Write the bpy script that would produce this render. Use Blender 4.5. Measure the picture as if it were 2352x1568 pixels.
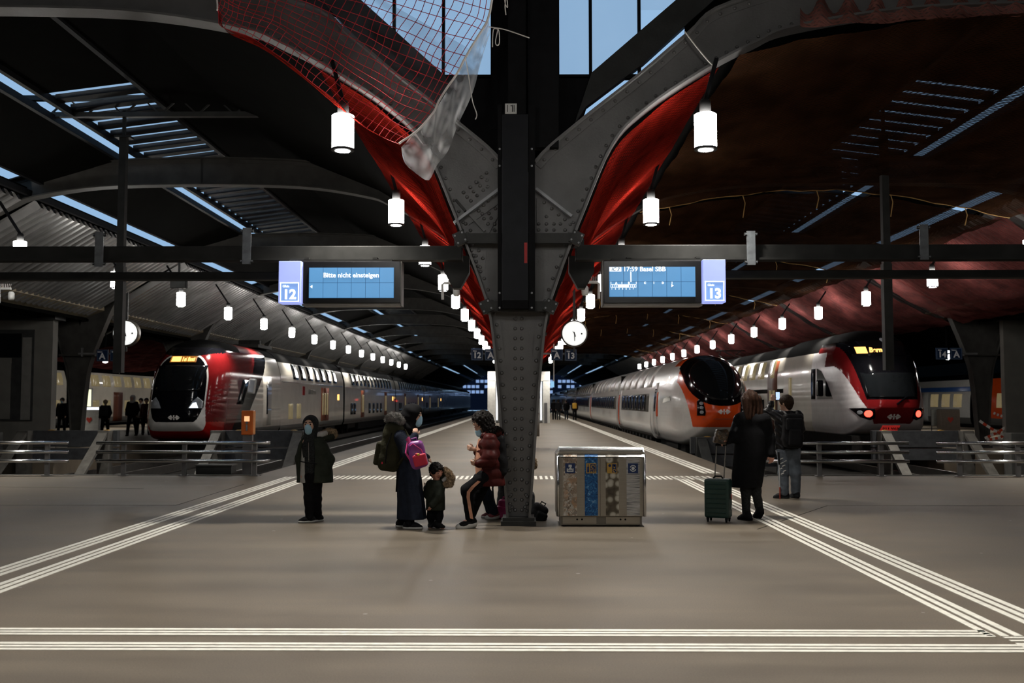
import bpy, bmesh, math, random
import numpy as np
from mathutils import Vector, Matrix, Euler

random.seed(7)
rng = np.random.default_rng(7)
for o in list(bpy.data.objects):
    bpy.data.objects.remove(o)
scene = bpy.context.scene
COL = scene.collection
R = math.radians

# ---------------------------------------------------------------- camera
F_PX = 2287.0
CAM_H = 1.55
cam_d = bpy.data.cameras.new('camera')
cam_d.sensor_width = 36.0
cam_d.lens = 36.0 * F_PX / 2352.0
cam_d.clip_end = 900
cam_d.dof.use_dof = True
cam_d.dof.focus_distance = 12.6
cam_d.dof.aperture_fstop = 2.6
cam = bpy.data.objects.new('camera', cam_d)
COL.objects.link(cam)
cam.location = (0, 0, CAM_H)
cam.rotation_euler = (R(90 + 3.453), 0, R(0.6))
scene.camera = cam
CAM_M = cam.rotation_euler.to_matrix()

def at(px, py, Y):
    """world point at depth plane Y that the photograph shows at pixel px,py"""
    v = CAM_M @ Vector(((px - 1176) / F_PX, -(py - 784) / F_PX, -1))
    t = Y / v.y
    return Vector((v.x * t, Y, CAM_H + v.z * t))

def ground(px, py, z=0.0):
    v = CAM_M @ Vector(((px - 1176) / F_PX, -(py - 784) / F_PX, -1))
    t = (z - CAM_H) / v.z
    return Vector((v.x * t, v.y * t, z))

# ---------------------------------------------------------------- world, view
world = bpy.data.worlds.new('dusk_sky')
scene.world = world
world.use_nodes = True
bg = world.node_tree.nodes['Background']
bg.inputs[0].default_value = (0.245, 0.40, 0.60, 1)
bg.inputs[1].default_value = 1.22
scene.view_settings.view_transform = 'Standard'
scene.view_settings.look = 'None'
scene.view_settings.gamma = 1.0
scene.view_settings.exposure = 0.0
scene.view_settings.use_curve_mapping = False
LAMP_W = 980.0       # watts of each hall lamp's downlight
LAMP_E = 56.0         # glow of each lamp's glass

# ---------------------------------------------------------------- materials
MATS = {}
def mat(name, col, rough=0.6, metal=0.0, var=0.12, scale=6.0, bump=0.0, bscale=60.0, emit=None, es=0.0, spec=0.5,
        stretch=(1, 1, 1), trans=0.0, alpha=1.0, coat=0.0, sheen=0.0):
    if name in MATS:
        return MATS[name]
    m = bpy.data.materials.new(name)
    m.use_nodes = True
    nt = m.node_tree
    b = nt.nodes['Principled BSDF']
    b.inputs['Roughness'].default_value = rough
    b.inputs['Metallic'].default_value = metal
    if max(col[:3]) < .07 and rough > .38 and not metal: spec = min(spec, .10)
    elif max(col[:3]) < .07 and rough > .38: spec = min(spec, .2)
    b.inputs['Specular IOR Level'].default_value = spec
    b.inputs['Coat Weight'].default_value = coat
    b.inputs['Sheen Weight'].default_value = sheen
    b.inputs['Transmission Weight'].default_value = trans
    b.inputs['Alpha'].default_value = alpha
    tc = nt.nodes.new('ShaderNodeTexCoord')
    mp = nt.nodes.new('ShaderNodeMapping')
    mp.inputs['Scale'].default_value = stretch
    nt.links.new(tc.outputs['Object'], mp.inputs[0])
    nz = nt.nodes.new('ShaderNodeTexNoise')
    nz.inputs['Scale'].default_value = scale
    nz.inputs['Detail'].default_value = 4
    nt.links.new(mp.outputs[0], nz.inputs[0])
    rp = nt.nodes.new('ShaderNodeValToRGB')
    rp.color_ramp.elements[0].position = 0.3
    rp.color_ramp.elements[1].position = 0.7
    c = Vector(col[:3])
    lo = c * (1 - var); hi = c * (1 + var)
    rp.color_ramp.elements[0].color = (*[min(1, x) for x in lo], 1)
    rp.color_ramp.elements[1].color = (*[min(1, x) for x in hi], 1)
    nt.links.new(nz.outputs[0], rp.inputs[0])
    nt.links.new(rp.outputs[0], b.inputs['Base Color'])
    if bump:
        n2 = nt.nodes.new('ShaderNodeTexNoise')
        n2.inputs['Scale'].default_value = bscale
        n2.inputs['Detail'].default_value = 3
        nt.links.new(mp.outputs[0], n2.inputs[0])
        bp = nt.nodes.new('ShaderNodeBump')
        bp.inputs['Strength'].default_value = bump
        bp.inputs['Distance'].default_value = 0.02
        nt.links.new(n2.outputs[0], bp.inputs['Height'])
        nt.links.new(bp.outputs[0], b.inputs['Normal'])
    if emit is not None:
        b.inputs['Emission Color'].default_value = (*emit, 1)
        b.inputs['Emission Strength'].default_value = es
    MATS[name] = m
    return m

# ---------------------------------------------------------------- helpers
def tag(o, label=None, cat=None, group=None, kind=None):
    if label: o['label'] = label
    if cat: o['category'] = cat
    if group: o['group'] = group
    if kind: o['kind'] = kind
    return o

def empty(name, loc=(0, 0, 0), rz=0.0):
    o = bpy.data.objects.new(name, None)
    COL.objects.link(o)
    o.location = loc
    o.rotation_euler = (0, 0, rz)
    o.empty_display_size = 0.2
    return o

def thing(name, label, cat, loc=(0, 0, 0), rz=0.0, group=None):
    return tag(empty(name, loc, rz), label, cat, group)

def link_mesh(name, me, m=None, parent=None, smooth=False):
    o = bpy.data.objects.new(name, me)
    COL.objects.link(o)
    if m is not None:
        if isinstance(m, (list, tuple)):
            for x in m: me.materials.append(x)
        else:
            me.materials.append(m)
    if parent is not None:
        o.parent = parent
    if smooth:
        me.polygons.foreach_set('use_smooth', [True] * len(me.polygons))
    return o

def copy_of(o, parent=None, loc=None, rz=None):
    c = o.copy()
    COL.objects.link(c)
    c.parent = parent
    if loc is not None: c.location = loc
    if rz is not None: c.rotation_euler = (0, 0, rz)
    return c

def copy_tree(o, parent=None, loc=None, rz=None):
    c = copy_of(o, parent, loc, rz)
    for ch in list(o.children):
        copy_tree(ch, c)
    return c

class MB:
    """collects simple solids and builds ONE mesh"""
    def __init__(s):
        s.v = []; s.f = []; s.mi = []; s.cur = 0
    def add(s, vs, fs):
        b = len(s.v)
        s.v += [tuple(v) for v in vs]
        s.f += [tuple(b + i for i in f) for f in fs]
        s.mi += [s.cur] * len(fs)
        return s
    def box(s, x0, x1, y0, y1, z0, z1):
        return s.add([(x0,y0,z0),(x1,y0,z0),(x1,y1,z0),(x0,y1,z0),(x0,y0,z1),(x1,y0,z1),(x1,y1,z1),(x0,y1,z1)],
              [(0,3,2,1),(4,5,6,7),(0,1,5,4),(1,2,6,5),(2,3,7,6),(3,0,4,7)])
    def cbox(s, c, d, rot=None):
        """chamfer-free oriented box; c centre, d full size, rot Matrix"""
        vs = []
        for z in (-.5, .5):
            for x, y in ((-.5,-.5),(.5,-.5),(.5,.5),(-.5,.5)):
                p = Vector((x*d[0], y*d[1], z*d[2]))
                if rot is not None: p = rot @ p
                vs.append(p + Vector(c))
        return s.add(vs, [(0,3,2,1),(4,5,6,7),(0,1,5,4),(1,2,6,5),(2,3,7,6),(3,0,4,7)])
    def bar(s, a, b, w, h, up=(0, 0, 1)):
        """rectangular bar from a to b, w sideways, h along up"""
        a = Vector(a); b = Vector(b)
        t = (b - a).normalized(); u = Vector(up)
        sd = t.cross(u)
        if sd.length < 1e-5: sd = t.cross(Vector((1, 0, 0)))
        sd.normalize(); u = sd.cross(t)
        vs = []
        for p in (a, b):
            for i, j in ((-.5,-.5),(.5,-.5),(.5,.5),(-.5,.5)):
                vs.append(p + sd*w*i + u*h*j)
        return s.add(vs, [(0,3,2,1),(4,5,6,7),(0,1,5,4),(1,2,6,5),(2,3,7,6),(3,0,4,7)])
    def tube(s, path, r, n=8, closed=False):
        pts = [Vector(p) for p in path]
        rs = r if isinstance(r, (list, tuple)) else [r]*len(pts)
        N = len(pts); rings = []
        prev = None
        for i, p in enumerate(pts):
            if closed: t = pts[(i+1) % N] - pts[i-1]
            else: t = pts[min(i+1, N-1)] - pts[max(i-1, 0)]
            t.normalize()
            if prev is None:
                ref = Vector((0,0,1)) if abs(t.z) < .9 else Vector((1,0,0))
                u = t.cross(ref).normalized()
            else:
                u = (prev - t*prev.dot(t)).normalized()
            prev = u
            w = t.cross(u)
            rings.append([p + (u*math.cos(2*math.pi*k/n) + w*math.sin(2*math.pi*k/n))*rs[i] for k in range(n)])
        vs = [v for r_ in rings for v in r_]
        fs = []
        for i in range(N if closed else N-1):
            j = (i+1) % N
            for k in range(n):
                l = (k+1) % n
                fs.append((i*n+k, i*n+l, j*n+l, j*n+k))
        if not closed:
            fs.append(tuple(range(n-1, -1, -1)))
            fs.append(tuple((N-1)*n + k for k in range(n)))
        return s.add(vs, fs)
    def prism(s, poly, y0, y1):
        """polygon in XZ extruded along Y"""
        n = len(poly)
        vs = [(x, y0, z) for x, z in poly] + [(x, y1, z) for x, z in poly]
        fs = [tuple(range(n)), tuple(range(2*n-1, n-1, -1))]
        for i in range(n):
            j = (i+1) % n
            fs.append((i, n+i, n+j, j))
        return s.add(vs, fs)
    def prism_x(s, poly, x0, x1):
        """polygon in YZ extruded along X"""
        n = len(poly)
        vs = [(x0, y, z) for y, z in poly] + [(x1, y, z) for y, z in poly]
        fs = [tuple(range(n-1, -1, -1)), tuple(range(n, 2*n))]
        for i in range(n):
            j = (i+1) % n
            fs.append((i, j, n+j, n+i))
        return s.add(vs, fs)
    def prism_z(s, poly, z0, z1):
        n = len(poly)
        vs = [(x, y, z0) for x, y in poly] + [(x, y, z1) for x, y in poly]
        fs = [tuple(range(n-1, -1, -1)), tuple(range(n, 2*n))]
        for i in range(n):
            j = (i+1) % n
            fs.append((i, j, n+j, n+i))
        return s.add(vs, fs)
    def lathe(s, prof, c=(0, 0, 0), n=24, axis='z'):
        """profile [(r,h)], closed at both ends"""
        vs = []; fs = []
        for r, h in prof:
            for k in range(n):
                a = 2*math.pi*k/n
                x, y = r*math.cos(a), r*math.sin(a)
                if axis == 'z': p = (x, y, h)
                elif axis == 'y': p = (x, h, -y)
                else: p = (h, x, y)
                vs.append((p[0]+c[0], p[1]+c[1], p[2]+c[2]))
        for i in range(len(prof)-1):
            for k in range(n):
                l = (k+1) % n
                fs.append((i*n+k, i*n+l, (i+1)*n+l, (i+1)*n+k))
        fs.append(tuple(range(n-1, -1, -1)))
        fs.append(tuple((len(prof)-1)*n + k for k in range(n)))
        return s.add(vs, fs)
    def grid(s, fn, nu, nv):
        vs = [fn(i/nu, j/nv) for i in range(nu+1) for j in range(nv+1)]
        fs = []
        for i in range(nu):
            for j in range(nv):
                a = i*(nv+1)+j
                fs.append((a, a+nv+1, a+nv+2, a+1))
        return s.add(vs, fs)
    def loft(s, rings, cap=True):
        n = len(rings[0]); b = []
        vs = [p for r_ in rings for p in r_]
        fs = []
        for i in range(len(rings)-1):
            for k in range(n):
                l = (k+1) % n
                fs.append((i*n+k, i*n+l, (i+1)*n+l, (i+1)*n+k))
        if cap:
            fs.append(tuple(range(n-1, -1, -1)))
            fs.append(tuple((len(rings)-1)*n + k for k in range(n)))
        return s.add(vs, fs)
    def mesh(s, name):
        me = bpy.data.meshes.new(name)
        me.from_pydata(s.v, [], s.f)
        if any(s.mi): me.polygons.foreach_set('material_index', s.mi)
        me.update()
        return me
    def build(s, name, m, parent=None, smooth=False, bevel=0.0):
        o = link_mesh(name, s.mesh(name), m, parent, smooth)
        if bevel:
            md = o.modifiers.new('bevel', 'BEVEL')
            md.width = bevel; md.segments = 2; md.limit_method = 'ANGLE'; md.angle_limit = R(40)
        return o

def box(name, m, parent, x0, x1, y0, y1, z0, z1, bevel=0.0):
    return MB().box(x0, x1, y0, y1, z0, z1).build(name, m, parent, bevel=bevel)

def struct(o):
    o['kind'] = 'structure'
    return o

def text(body, size, m, parent, loc, name='lettering', rot=(90, 0, 0), bold=0.0, depth=0.002, align='CENTER', shear=0.0):
    cu = bpy.data.curves.new(name, 'FONT')
    cu.body = body; cu.size = size; cu.extrude = depth; cu.offset = bold
    cu.align_x = align; cu.align_y = 'CENTER'; cu.shear = shear; cu.resolution_u = 4
    t = bpy.data.objects.new('tmp_text', cu)
    COL.objects.link(t)
    bpy.context.view_layer.update()
    dg = bpy.context.evaluated_depsgraph_get()
    me = bpy.data.meshes.new_from_object(t.evaluated_get(dg))
    bpy.data.objects.remove(t)
    me.materials.clear()
    o = link_mesh(name, me, m, parent)
    o.location = loc
    o.rotation_euler = [R(a) for a in rot]
    return o

# ---- signed-distance modelling for soft bodies (one continuous surface)
def V3(*a): return np.array(a, dtype=float)

class SDF:
    def __init__(s, vox=0.014, k=0.03):
        s.p = []; s.vox = vox; s.k = k; s.lo = np.full(3, 1e9); s.hi = np.full(3, -1e9); s.cuts = []; s.warp = None
    def _b(s, c, r):
        c = np.array(c, float)
        s.lo = np.minimum(s.lo, c - r); s.hi = np.maximum(s.hi, c + r)
    def cone(s, a, ra, b, rb, k=None):
        s._b(a, ra); s._b(b, rb); s.p.append(('c', np.array(a, float), ra, np.array(b, float), rb, k)); return s
    def chain(s, pts, rs, k=None):
        for i in range(len(pts)-1): s.cone(pts[i], rs[i], pts[i+1], rs[i+1], k)
        return s
    def ell(s, c, r, rot=None, k=None):
        s._b(c, max(r)); s.p.append(('e', np.array(c, float), np.array(r, float), None if rot is None else np.array(Euler([R(x) for x in rot]).to_matrix()), k)); return s
    def rbox(s, c, h, rr, rot=None, k=None):
        s._b(c, float(np.linalg.norm(h))+rr); s.p.append(('b', np.array(c, float), np.array(h, float), rr, None if rot is None else np.array(Euler([R(x) for x in rot]).to_matrix()), k)); return s
    def stack(s, rings, k=None, fold=0.0, nf=9, sq=2.0):
        """rings (z,cx,cy,rx,ry) sorted by z: soft garment tube"""
        rg = np.array(sorted(rings), float)
        for z, cx, cy, rx, ry in rg:
            s._b((cx, cy, z), max(rx, ry) + fold)
        s.p.append(('l', rg, k, fold, nf, sq)); return s
    def sub_ell(s, c, r, rot=None):
        s.cuts.append(('e', np.array(c, float), np.array(r, float), None if rot is None else np.array(Euler([R(x) for x in rot]).to_matrix()))); return s
    def plane(s, pt, n):
        """remove what lies on the side n points to"""
        n = np.array(n, float); n /= np.linalg.norm(n)
        s.cuts.append(('p', np.array(pt, float), n)); return s
    @staticmethod
    def _ell(P, c, r, M):
        q = P - c
        if M is not None: q = q @ M
        k0 = np.sqrt(((q/r)**2).sum(-1)); k1 = np.sqrt(((q/(r*r))**2).sum(-1)) + 1e-9
        return k0*(k0-1)/k1
    def ev(s, P):
        d = None
        for p in s.p:
            t = p[0]
            if t == 'c':
                _, a, ra, b, rb, k = p
                ab = b - a; L2 = ab @ ab + 1e-12
                h = np.clip(((P - a) @ ab)/L2, 0, 1)
                e = np.sqrt((((P - a) - h[..., None]*ab)**2).sum(-1)) - (ra + (rb-ra)*h)
            elif t == 'e':
                _, c, r, M, k = p
                e = s._ell(P, c, r, M)
            elif t == 'b':
                _, c, h, rr, M, k = p
                q = P - c
                if M is not None: q = q @ M
                q = np.abs(q) - h
                e = np.sqrt((np.maximum(q, 0)**2).sum(-1)) + np.minimum(q.max(-1), 0) - rr
            else:
                _, rg, k, fold, nf, sq = p
                z = P[..., 2]
                cx = np.interp(z, rg[:,0], rg[:,1]); cy = np.interp(z, rg[:,0], rg[:,2])
                rx = np.interp(z, rg[:,0], rg[:,3]); ry = np.interp(z, rg[:,0], rg[:,4])
                x = P[..., 0]-cx; y = P[..., 1]-cy
                if fold:
                    an = np.arctan2(y/ry, x/rx)
                    lowness = np.clip((rg[-1,0]-z)/(rg[-1,0]-rg[0,0]), 0, 1)
                    w = 1 + fold*lowness*(np.sin(an*nf+z*3)+.5*np.sin(an*(nf*2-3)+z*7+1))
                    rx = rx*w; ry = ry*w
                e = ((np.abs(x/rx)**sq + np.abs(y/ry)**sq)**(1/sq) - 1)*np.minimum(rx, ry)
                e = np.maximum(e, np.maximum(rg[0,0]-z, z-rg[-1,0]))
            if d is None: d = e
            else:
                k = s.k if k is None else k
                if k <= 0: d = np.minimum(d, e)
                else:
                    h = np.clip(.5 + .5*(d-e)/k, 0, 1)
                    d = d*(1-h) + e*h - k*h*(1-h)
        for c in s.cuts:
            if c[0] == 'e': d = np.maximum(d, -s._ell(P, c[1], c[2], c[3]))
            else: d = np.maximum(d, (P - c[1]) @ c[2])
        if s.warp is not None: d = d + s.warp(P)
        return d
    def local(s, P, lo, n):
        """evaluate every primitive only in its own neighbourhood"""
        D = np.full(tuple(n), .5)
        sv = s.p, s.cuts, s.warp
        for p in sv[0]:
            t = p[0]
            if t == 'c': a = np.minimum(p[1]-p[2], p[3]-p[4]); b = np.maximum(p[1]+p[2], p[3]+p[4]); k = p[5]
            elif t == 'e': a = p[1]-p[2].max(); b = p[1]+p[2].max(); k = p[4]
            elif t == 'b': r_ = float(np.linalg.norm(p[2]))+p[3]; a = p[1]-r_; b = p[1]+r_; k = p[5]
            else:
                rg = p[1]; m_ = np.maximum(rg[:,3], rg[:,4])*(1+2*p[3])
                a = np.array([(rg[:,1]-m_).min(), (rg[:,2]-m_).min(), rg[:,0].min()]); b = np.array([(rg[:,1]+m_).max(), (rg[:,2]+m_).max(), rg[:,0].max()]); k = p[2]
            k = s.k if k is None else k
            pad = k + 4*s.vox
            i0 = np.clip(np.floor((a-pad-lo)/s.vox).astype(int), 0, n-1); i1 = np.clip(np.ceil((b+pad-lo)/s.vox).astype(int)+1, 1, n)
            sl = tuple(slice(i0[i], i1[i]) for i in range(3))
            s.p = [p]; s.cuts = []; s.warp = None
            e = s.ev(P[sl]); d = D[sl]
            if k <= 0: D[sl] = np.minimum(d, e)
            else:
                h = np.clip(.5 + .5*(d-e)/k, 0, 1); D[sl] = d*(1-h) + e*h - k*h*(1-h)
        s.p, s.cuts, s.warp = sv
        for c in s.cuts:
            if c[0] == 'e': D = np.maximum(D, -s._ell(P, c[1], c[2], c[3]))
            else: D = np.maximum(D, (P - c[1]) @ c[2])
        if s.warp is not None: D = D + s.warp(P)
        return D
    def mesh(s, name):
        vx = s.vox
        lo = s.lo - 3*vx; n = np.ceil((s.hi + 3*vx - lo)/vx).astype(int) + 1
        xs = [lo[i] + vx*np.arange(n[i]) for i in range(3)]
        P = np.stack(np.meshgrid(*xs, indexing='ij'), -1)
        D = s.local(P, lo, n)
        ins = D < 0
        ins[0] = ins[-1] = False; ins[:,0] = ins[:,-1] = False; ins[:,:,0] = ins[:,:,-1] = False
        D = np.where(ins, np.minimum(D, -1e-6), np.maximum(D, 1e-6))
        nx, ny, nz = n
        offs = [(i,j,k) for i in (0,1) for j in (0,1) for k in (0,1)]
        cor = [D[i:nx-1+i, j:ny-1+j, k:nz-1+k] for i,j,k in offs]
        ci = sum((c < 0).astype(int) for c in cor)
        act = (ci > 0) & (ci < 8)
        idx = -np.ones(act.shape, int)
        cells = np.argwhere(act)
        idx[act] = np.arange(len(cells))
        acc = np.zeros((len(cells), 3)); cnt = np.zeros(len(cells))
        cv = [c[act] for c in cor]
        for a in range(8):
            for b in range(a+1, 8):
                da = np.array(offs[b]) - np.array(offs[a])
                if np.abs(da).sum() != 1: continue
                m = (cv[a] < 0) != (cv[b] < 0)
                t = np.where(m, cv[a]/(cv[a]-cv[b]+1e-20), 0)
                acc += m[:,None]*(np.array(offs[a]) + t[:,None]*da); cnt += m
        verts = lo + vx*(cells + acc/cnt[:,None])
        quads = []
        for ax in range(3):
            o1, o2 = [(1,2),(2,0),(0,1)][ax]
            A = D; 
            sl0 = [slice(1, n[i]-1) for i in range(3)]; sl1 = list(sl0)
            sl0[ax] = slice(0, n[ax]-1); sl1[ax] = slice(1, n[ax])
            a = A[tuple(sl0)] < 0; b = A[tuple(sl1)] < 0
            ch = np.argwhere(a != b)
            if not len(ch): continue
            flip = b[a != b]
            base = ch.copy()
            for i in range(3):
                if i != ax: base[:, i] += 1
            e1 = np.zeros(3, int); e1[o1] = 1; e2 = np.zeros(3, int); e2[o2] = 1
            q = np.stack([idx[tuple((base - e1 - e2).T)], idx[tuple((base - e2).T)], idx[tuple(base.T)], idx[tuple((base - e1).T)]], 1)
            q[flip] = q[flip][:, ::-1]
            quads.append(q)
        q = np.concatenate(quads)
        q = q[(q >= 0).all(1)]
        me = bpy.data.meshes.new(name)
        me.from_pydata(verts.tolist(), [], q.tolist())
        me.update()
        return me
    def build(s, name, m, parent=None):
        return link_mesh(name, s.mesh(name), m, parent, smooth=True)

# ================================================================ SETTING
steel = mat('dark_steel_paint', (0.045, 0.046, 0.045), 0.5, 0.3, var=0.25, scale=3, bump=0.1, bscale=30)
steel_grey = mat('grey_steel_paint', (0.135, 0.133, 0.132), 0.45, 0.25, var=0.18, scale=2.2, bump=0.12, bscale=45)
steel_light = mat('edge_worn_steel', (0.26, 0.27, 0.28), 0.4, 0.5, var=0.2)
black_steel = mat('black_steel', (0.006, 0.006, 0.007), 0.6, 0.0, var=0.3)
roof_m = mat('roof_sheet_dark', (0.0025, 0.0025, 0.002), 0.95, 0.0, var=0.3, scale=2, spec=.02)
corr_m = mat('corrugated_metal', (0.20, 0.195, 0.19), 0.40, 0.55, var=0.25, scale=1.5)
tan_m = mat('ochre_fascia', (0.20, 0.165, 0.105), 0.7, var=0.2)
conc_m = mat('dark_concrete', (0.10, 0.098, 0.09), 0.85, var=0.2, scale=4, bump=0.3)
ballast_m = mat('ballast', (0.012, 0.011, 0.010), 0.95, var=0.5, scale=30, bump=1.0, bscale=40)
rail_m = mat('rail_steel', (0.16, 0.15, 0.14), 0.35, 0.9)
white_paint = mat('floor_paint_white', (0.72, 0.70, 0.63), 0.6, var=0.12, scale=12, bump=0.1)
chrome = mat('stainless_steel', (0.56, 0.57, 0.58), 0.24, 1.0, var=0.08, scale=5)

def floor_material():
    m = bpy.data.materials.new('asphalt_floor'); m.use_nodes = True
    nt = m.node_tree; N = nt.nodes; L = nt.links
    b = N['Principled BSDF']
    tc = N.new('ShaderNodeTexCoord')
    def noise(scale, st, det=5, rough=.6):
        mp = N.new('ShaderNodeMapping'); mp.inputs['Scale'].default_value = st
        L.new(tc.outputs['Object'], mp.inputs[0])
        n = N.new('ShaderNodeTexNoise'); n.inputs['Scale'].default_value = scale; n.inputs['Detail'].default_value = det
        n.inputs['Roughness'].default_value = rough
        L.new(mp.outputs[0], n.inputs[0]); return n
    a = noise(1.3, (0.25, 1.6, 1)); f = noise(90, (1, 1, 1), 3); big = noise(0.35, (1, 1, 1), 3)
    r1 = N.new('ShaderNodeValToRGB'); e = r1.color_ramp.elements
    e[0].position = .3; e[0].color = (0.088, 0.070, 0.050, 1); e[1].position = .72; e[1].color = (0.142, 0.117, 0.087, 1)
    L.new(a.outputs[0], r1.inputs[0])
    mx = N.new('ShaderNodeMix'); mx.data_type = 'RGBA'; mx.blend_type = 'OVERLAY'; mx.inputs[0].default_value = .55
    L.new(r1.outputs[0], mx.inputs[6]); L.new(f.outputs[0], mx.inputs[7])
    mx2 = N.new('ShaderNodeMix'); mx2.data_type = 'RGBA'; mx2.blend_type = 'OVERLAY'; mx2.inputs[0].default_value = .5
    L.new(mx.outputs[2], mx2.inputs[6]); L.new(big.outputs[0], mx2.inputs[7])
    # trodden chewing gum specks
    mpv = N.new('ShaderNodeMapping'); mpv.inputs['Scale'].default_value = (1, 1.0, 1)
    L.new(tc.outputs['Object'], mpv.inputs[0])
    vo = N.new('ShaderNodeTexVoronoi'); vo.inputs['Scale'].default_value = 1.7
    L.new(mpv.outputs[0], vo.inputs[0])
    lt = N.new('ShaderNodeMath'); lt.operation = 'LESS_THAN'; lt.inputs[1].default_value = .035
    L.new(vo.outputs['Distance'], lt.inputs[0])
    mx3 = N.new('ShaderNodeMix'); mx3.data_type = 'RGBA'
    ml = N.new('ShaderNodeMath'); ml.operation = 'MULTIPLY'; ml.inputs[1].default_value = .45
    L.new(lt.outputs[0], ml.inputs[0]); L.new(ml.outputs[0], mx3.inputs[0])
    L.new(mx2.outputs[2], mx3.inputs[6]); mx3.inputs[7].default_value = (.42, .42, .40, 1)
    L.new(mx3.outputs[2], b.inputs['Base Color'])
    rr = N.new('ShaderNodeMapRange'); rr.inputs[3].default_value = .42; rr.inputs[4].default_value = .66
    L.new(a.outputs[0], rr.inputs[0]); L.new(rr.outputs[0], b.inputs['Roughness'])
    b.inputs['Specular IOR Level'].default_value = .30
    bp = N.new('ShaderNodeBump'); bp.inputs['Strength'].default_value = .25; bp.inputs['Distance'].default_value = .004
    L.new(f.outputs[0], bp.inputs['Height']); L.new(bp.outputs[0], b.inputs['Normal'])
    return m
floor_m = floor_material()

# ---- floor and platforms
floor = struct(MB().box(-34, 34, -14, 21.0, -1.0, 0.0).build('floor', floor_m))
plat = struct(MB().prism_z([(-5.62, 21), (4.72, 21), (5.15, 36), (5.2, 60), (5.2, 240), (-5.62, 240)], -1.0, 0.0).build('floor_platform_middle', floor_m))
plat_l = struct(MB().box(-27, -14.6, 31, 240, -1.0, 0.0).build('floor_platform_left', floor_m))
plat_r = struct(MB().box(14.3, 27, 31, 240, -1.0, 0.0).build('floor_platform_right', floor_m))
track_bed = struct(MB().box(-34, 34, 21, 260, -1.3, -0.85).build('floor_trackbed', ballast_m))
TRACKS = [-8.0, -12.6, 6.75, 12.2]
for tx in TRACKS:
    for sx in (-.75, .75):
        MB().box(tx+sx-.035, tx+sx+.035, 24, 240, -.80, -.56).build('rail', rail_m, track_bed)
for y0, y1, x0, x1 in ((21.0, 21.12, -14.4, -5.5), (21.0, 21.12, 4.72, 14.4)):
    box('kerb', conc_m, floor, x0, x1, y0, y1, -.9, .015)

# ---- guide lines for the blind: each raised stripe is a piece of the floor
def stripe(x0, x1, y0, y1, par=floor):
    MB().box(x0, x1, y0, y1, 0.0, 0.005).build('guide_stripe', white_paint, par)
for py0, py1 in ((1445.5, 1449.5), (1451.5, 1455), (1457, 1461), (1478, 1482.5), (1485, 1489), (1491.5, 1496)):
    ya = ground(1176, py1).y; yb = ground(1176, py0).y
    stripe(-6.2, 3.12 if py0 < 1470 else 3.32, ya, yb)
for xs in ((-4.86, -4.77, -4.68), (-4.44, -4.35, -4.26)):
    for x in xs: stripe(x-.028, x+.028, 5.5, 20.6)
for x in (3.10, 3.19, 3.28): stripe(x-.028, x+.028, 6.72, 20.6)
for x in (3.53, 3.62, 3.71): stripe(x-.028, x+.028, 5.8, 20.6)
for k in range(9): stripe(3.16+.0*k, 3.80, 5.98+.085*k, 6.02+.085*k)
for x in (-4.72, -4.58, -4.44): stripe(x-.045, x+.045, 21.7, 200, plat)
for x in (3.95, 4.09, 4.23): stripe(x-.045, x+.045, 21.7, 200, plat)
seam_m = mat('floor_seam', (0.03, 0.027, 0.022), .9)
for pa, pb in (((0, 1160), (405, 1160)), ((405, 1160), (560, 1112)), ((1900, 1161), (2352, 1161)), ((1740, 1215), (1900, 1161)), ((0, 1118), (330, 1122))):
    a = ground(*pa); b = ground(*pb)
    MB().bar((a.x, a.y, .0005), (b.x, b.y, .0005), .018, .002).build('floor_seam', seam_m, floor)
st0 = None
for k in range(74):
    x = -4.05 + k*.108
    if st0 is None:
        st0 = MB().box(-.027, .027, -.45, .45, 0, .005).build('guide_stripe', white_paint, floor); o = st0
    else: o = copy_of(st0, floor)
    o.location = (x, 20.45, 0)

# ---- hall roof (bays of 15.2 m between column rows, cross-section in XZ)
BAY = 15.2; Y0 = 12.75; DY = 10.6
def sheet(mb, a, b, y0, y1, th=.07):
    (x0, z0), (x1, z1) = a, b
    mb.prism([(x0, z0), (x1, z1), (x1, z1+th), (x0, z0+th)], y0, y1)
def mir(p, s): return (p[0]*s, p[1])
def corrugated(s, off, y0, y1, per=.34):
    """folded sheet: ridges run down the slope"""
    mb = MB()
    a = Vector((-14.8*s+off, 0, 4.6)); b = Vector((-11.8*s+off, 0, 6.4))
    nrm = Vector((1.8*s, 0, -3.0)).normalized()
    n = int((y1-y0)/per); ys = []
    for i in range(n):
        q = y0 + per*i
        ys += [(q, 0), (q+per*.38, 0), (q+per*.5, 1), (q+per*.88, 1)]
    ys.append((y0+per*n, 0))
    vs = []
    for y, hgt in ys:
        for p in (a, b):
            w = p + nrm*(.17*hgt); vs.append((w.x, y, w.z))
    fs = [(2*i, 2*i+1, 2*i+3, 2*i+2) for i in range(len(ys)-1)]
    return mb.add(vs, fs)

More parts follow.
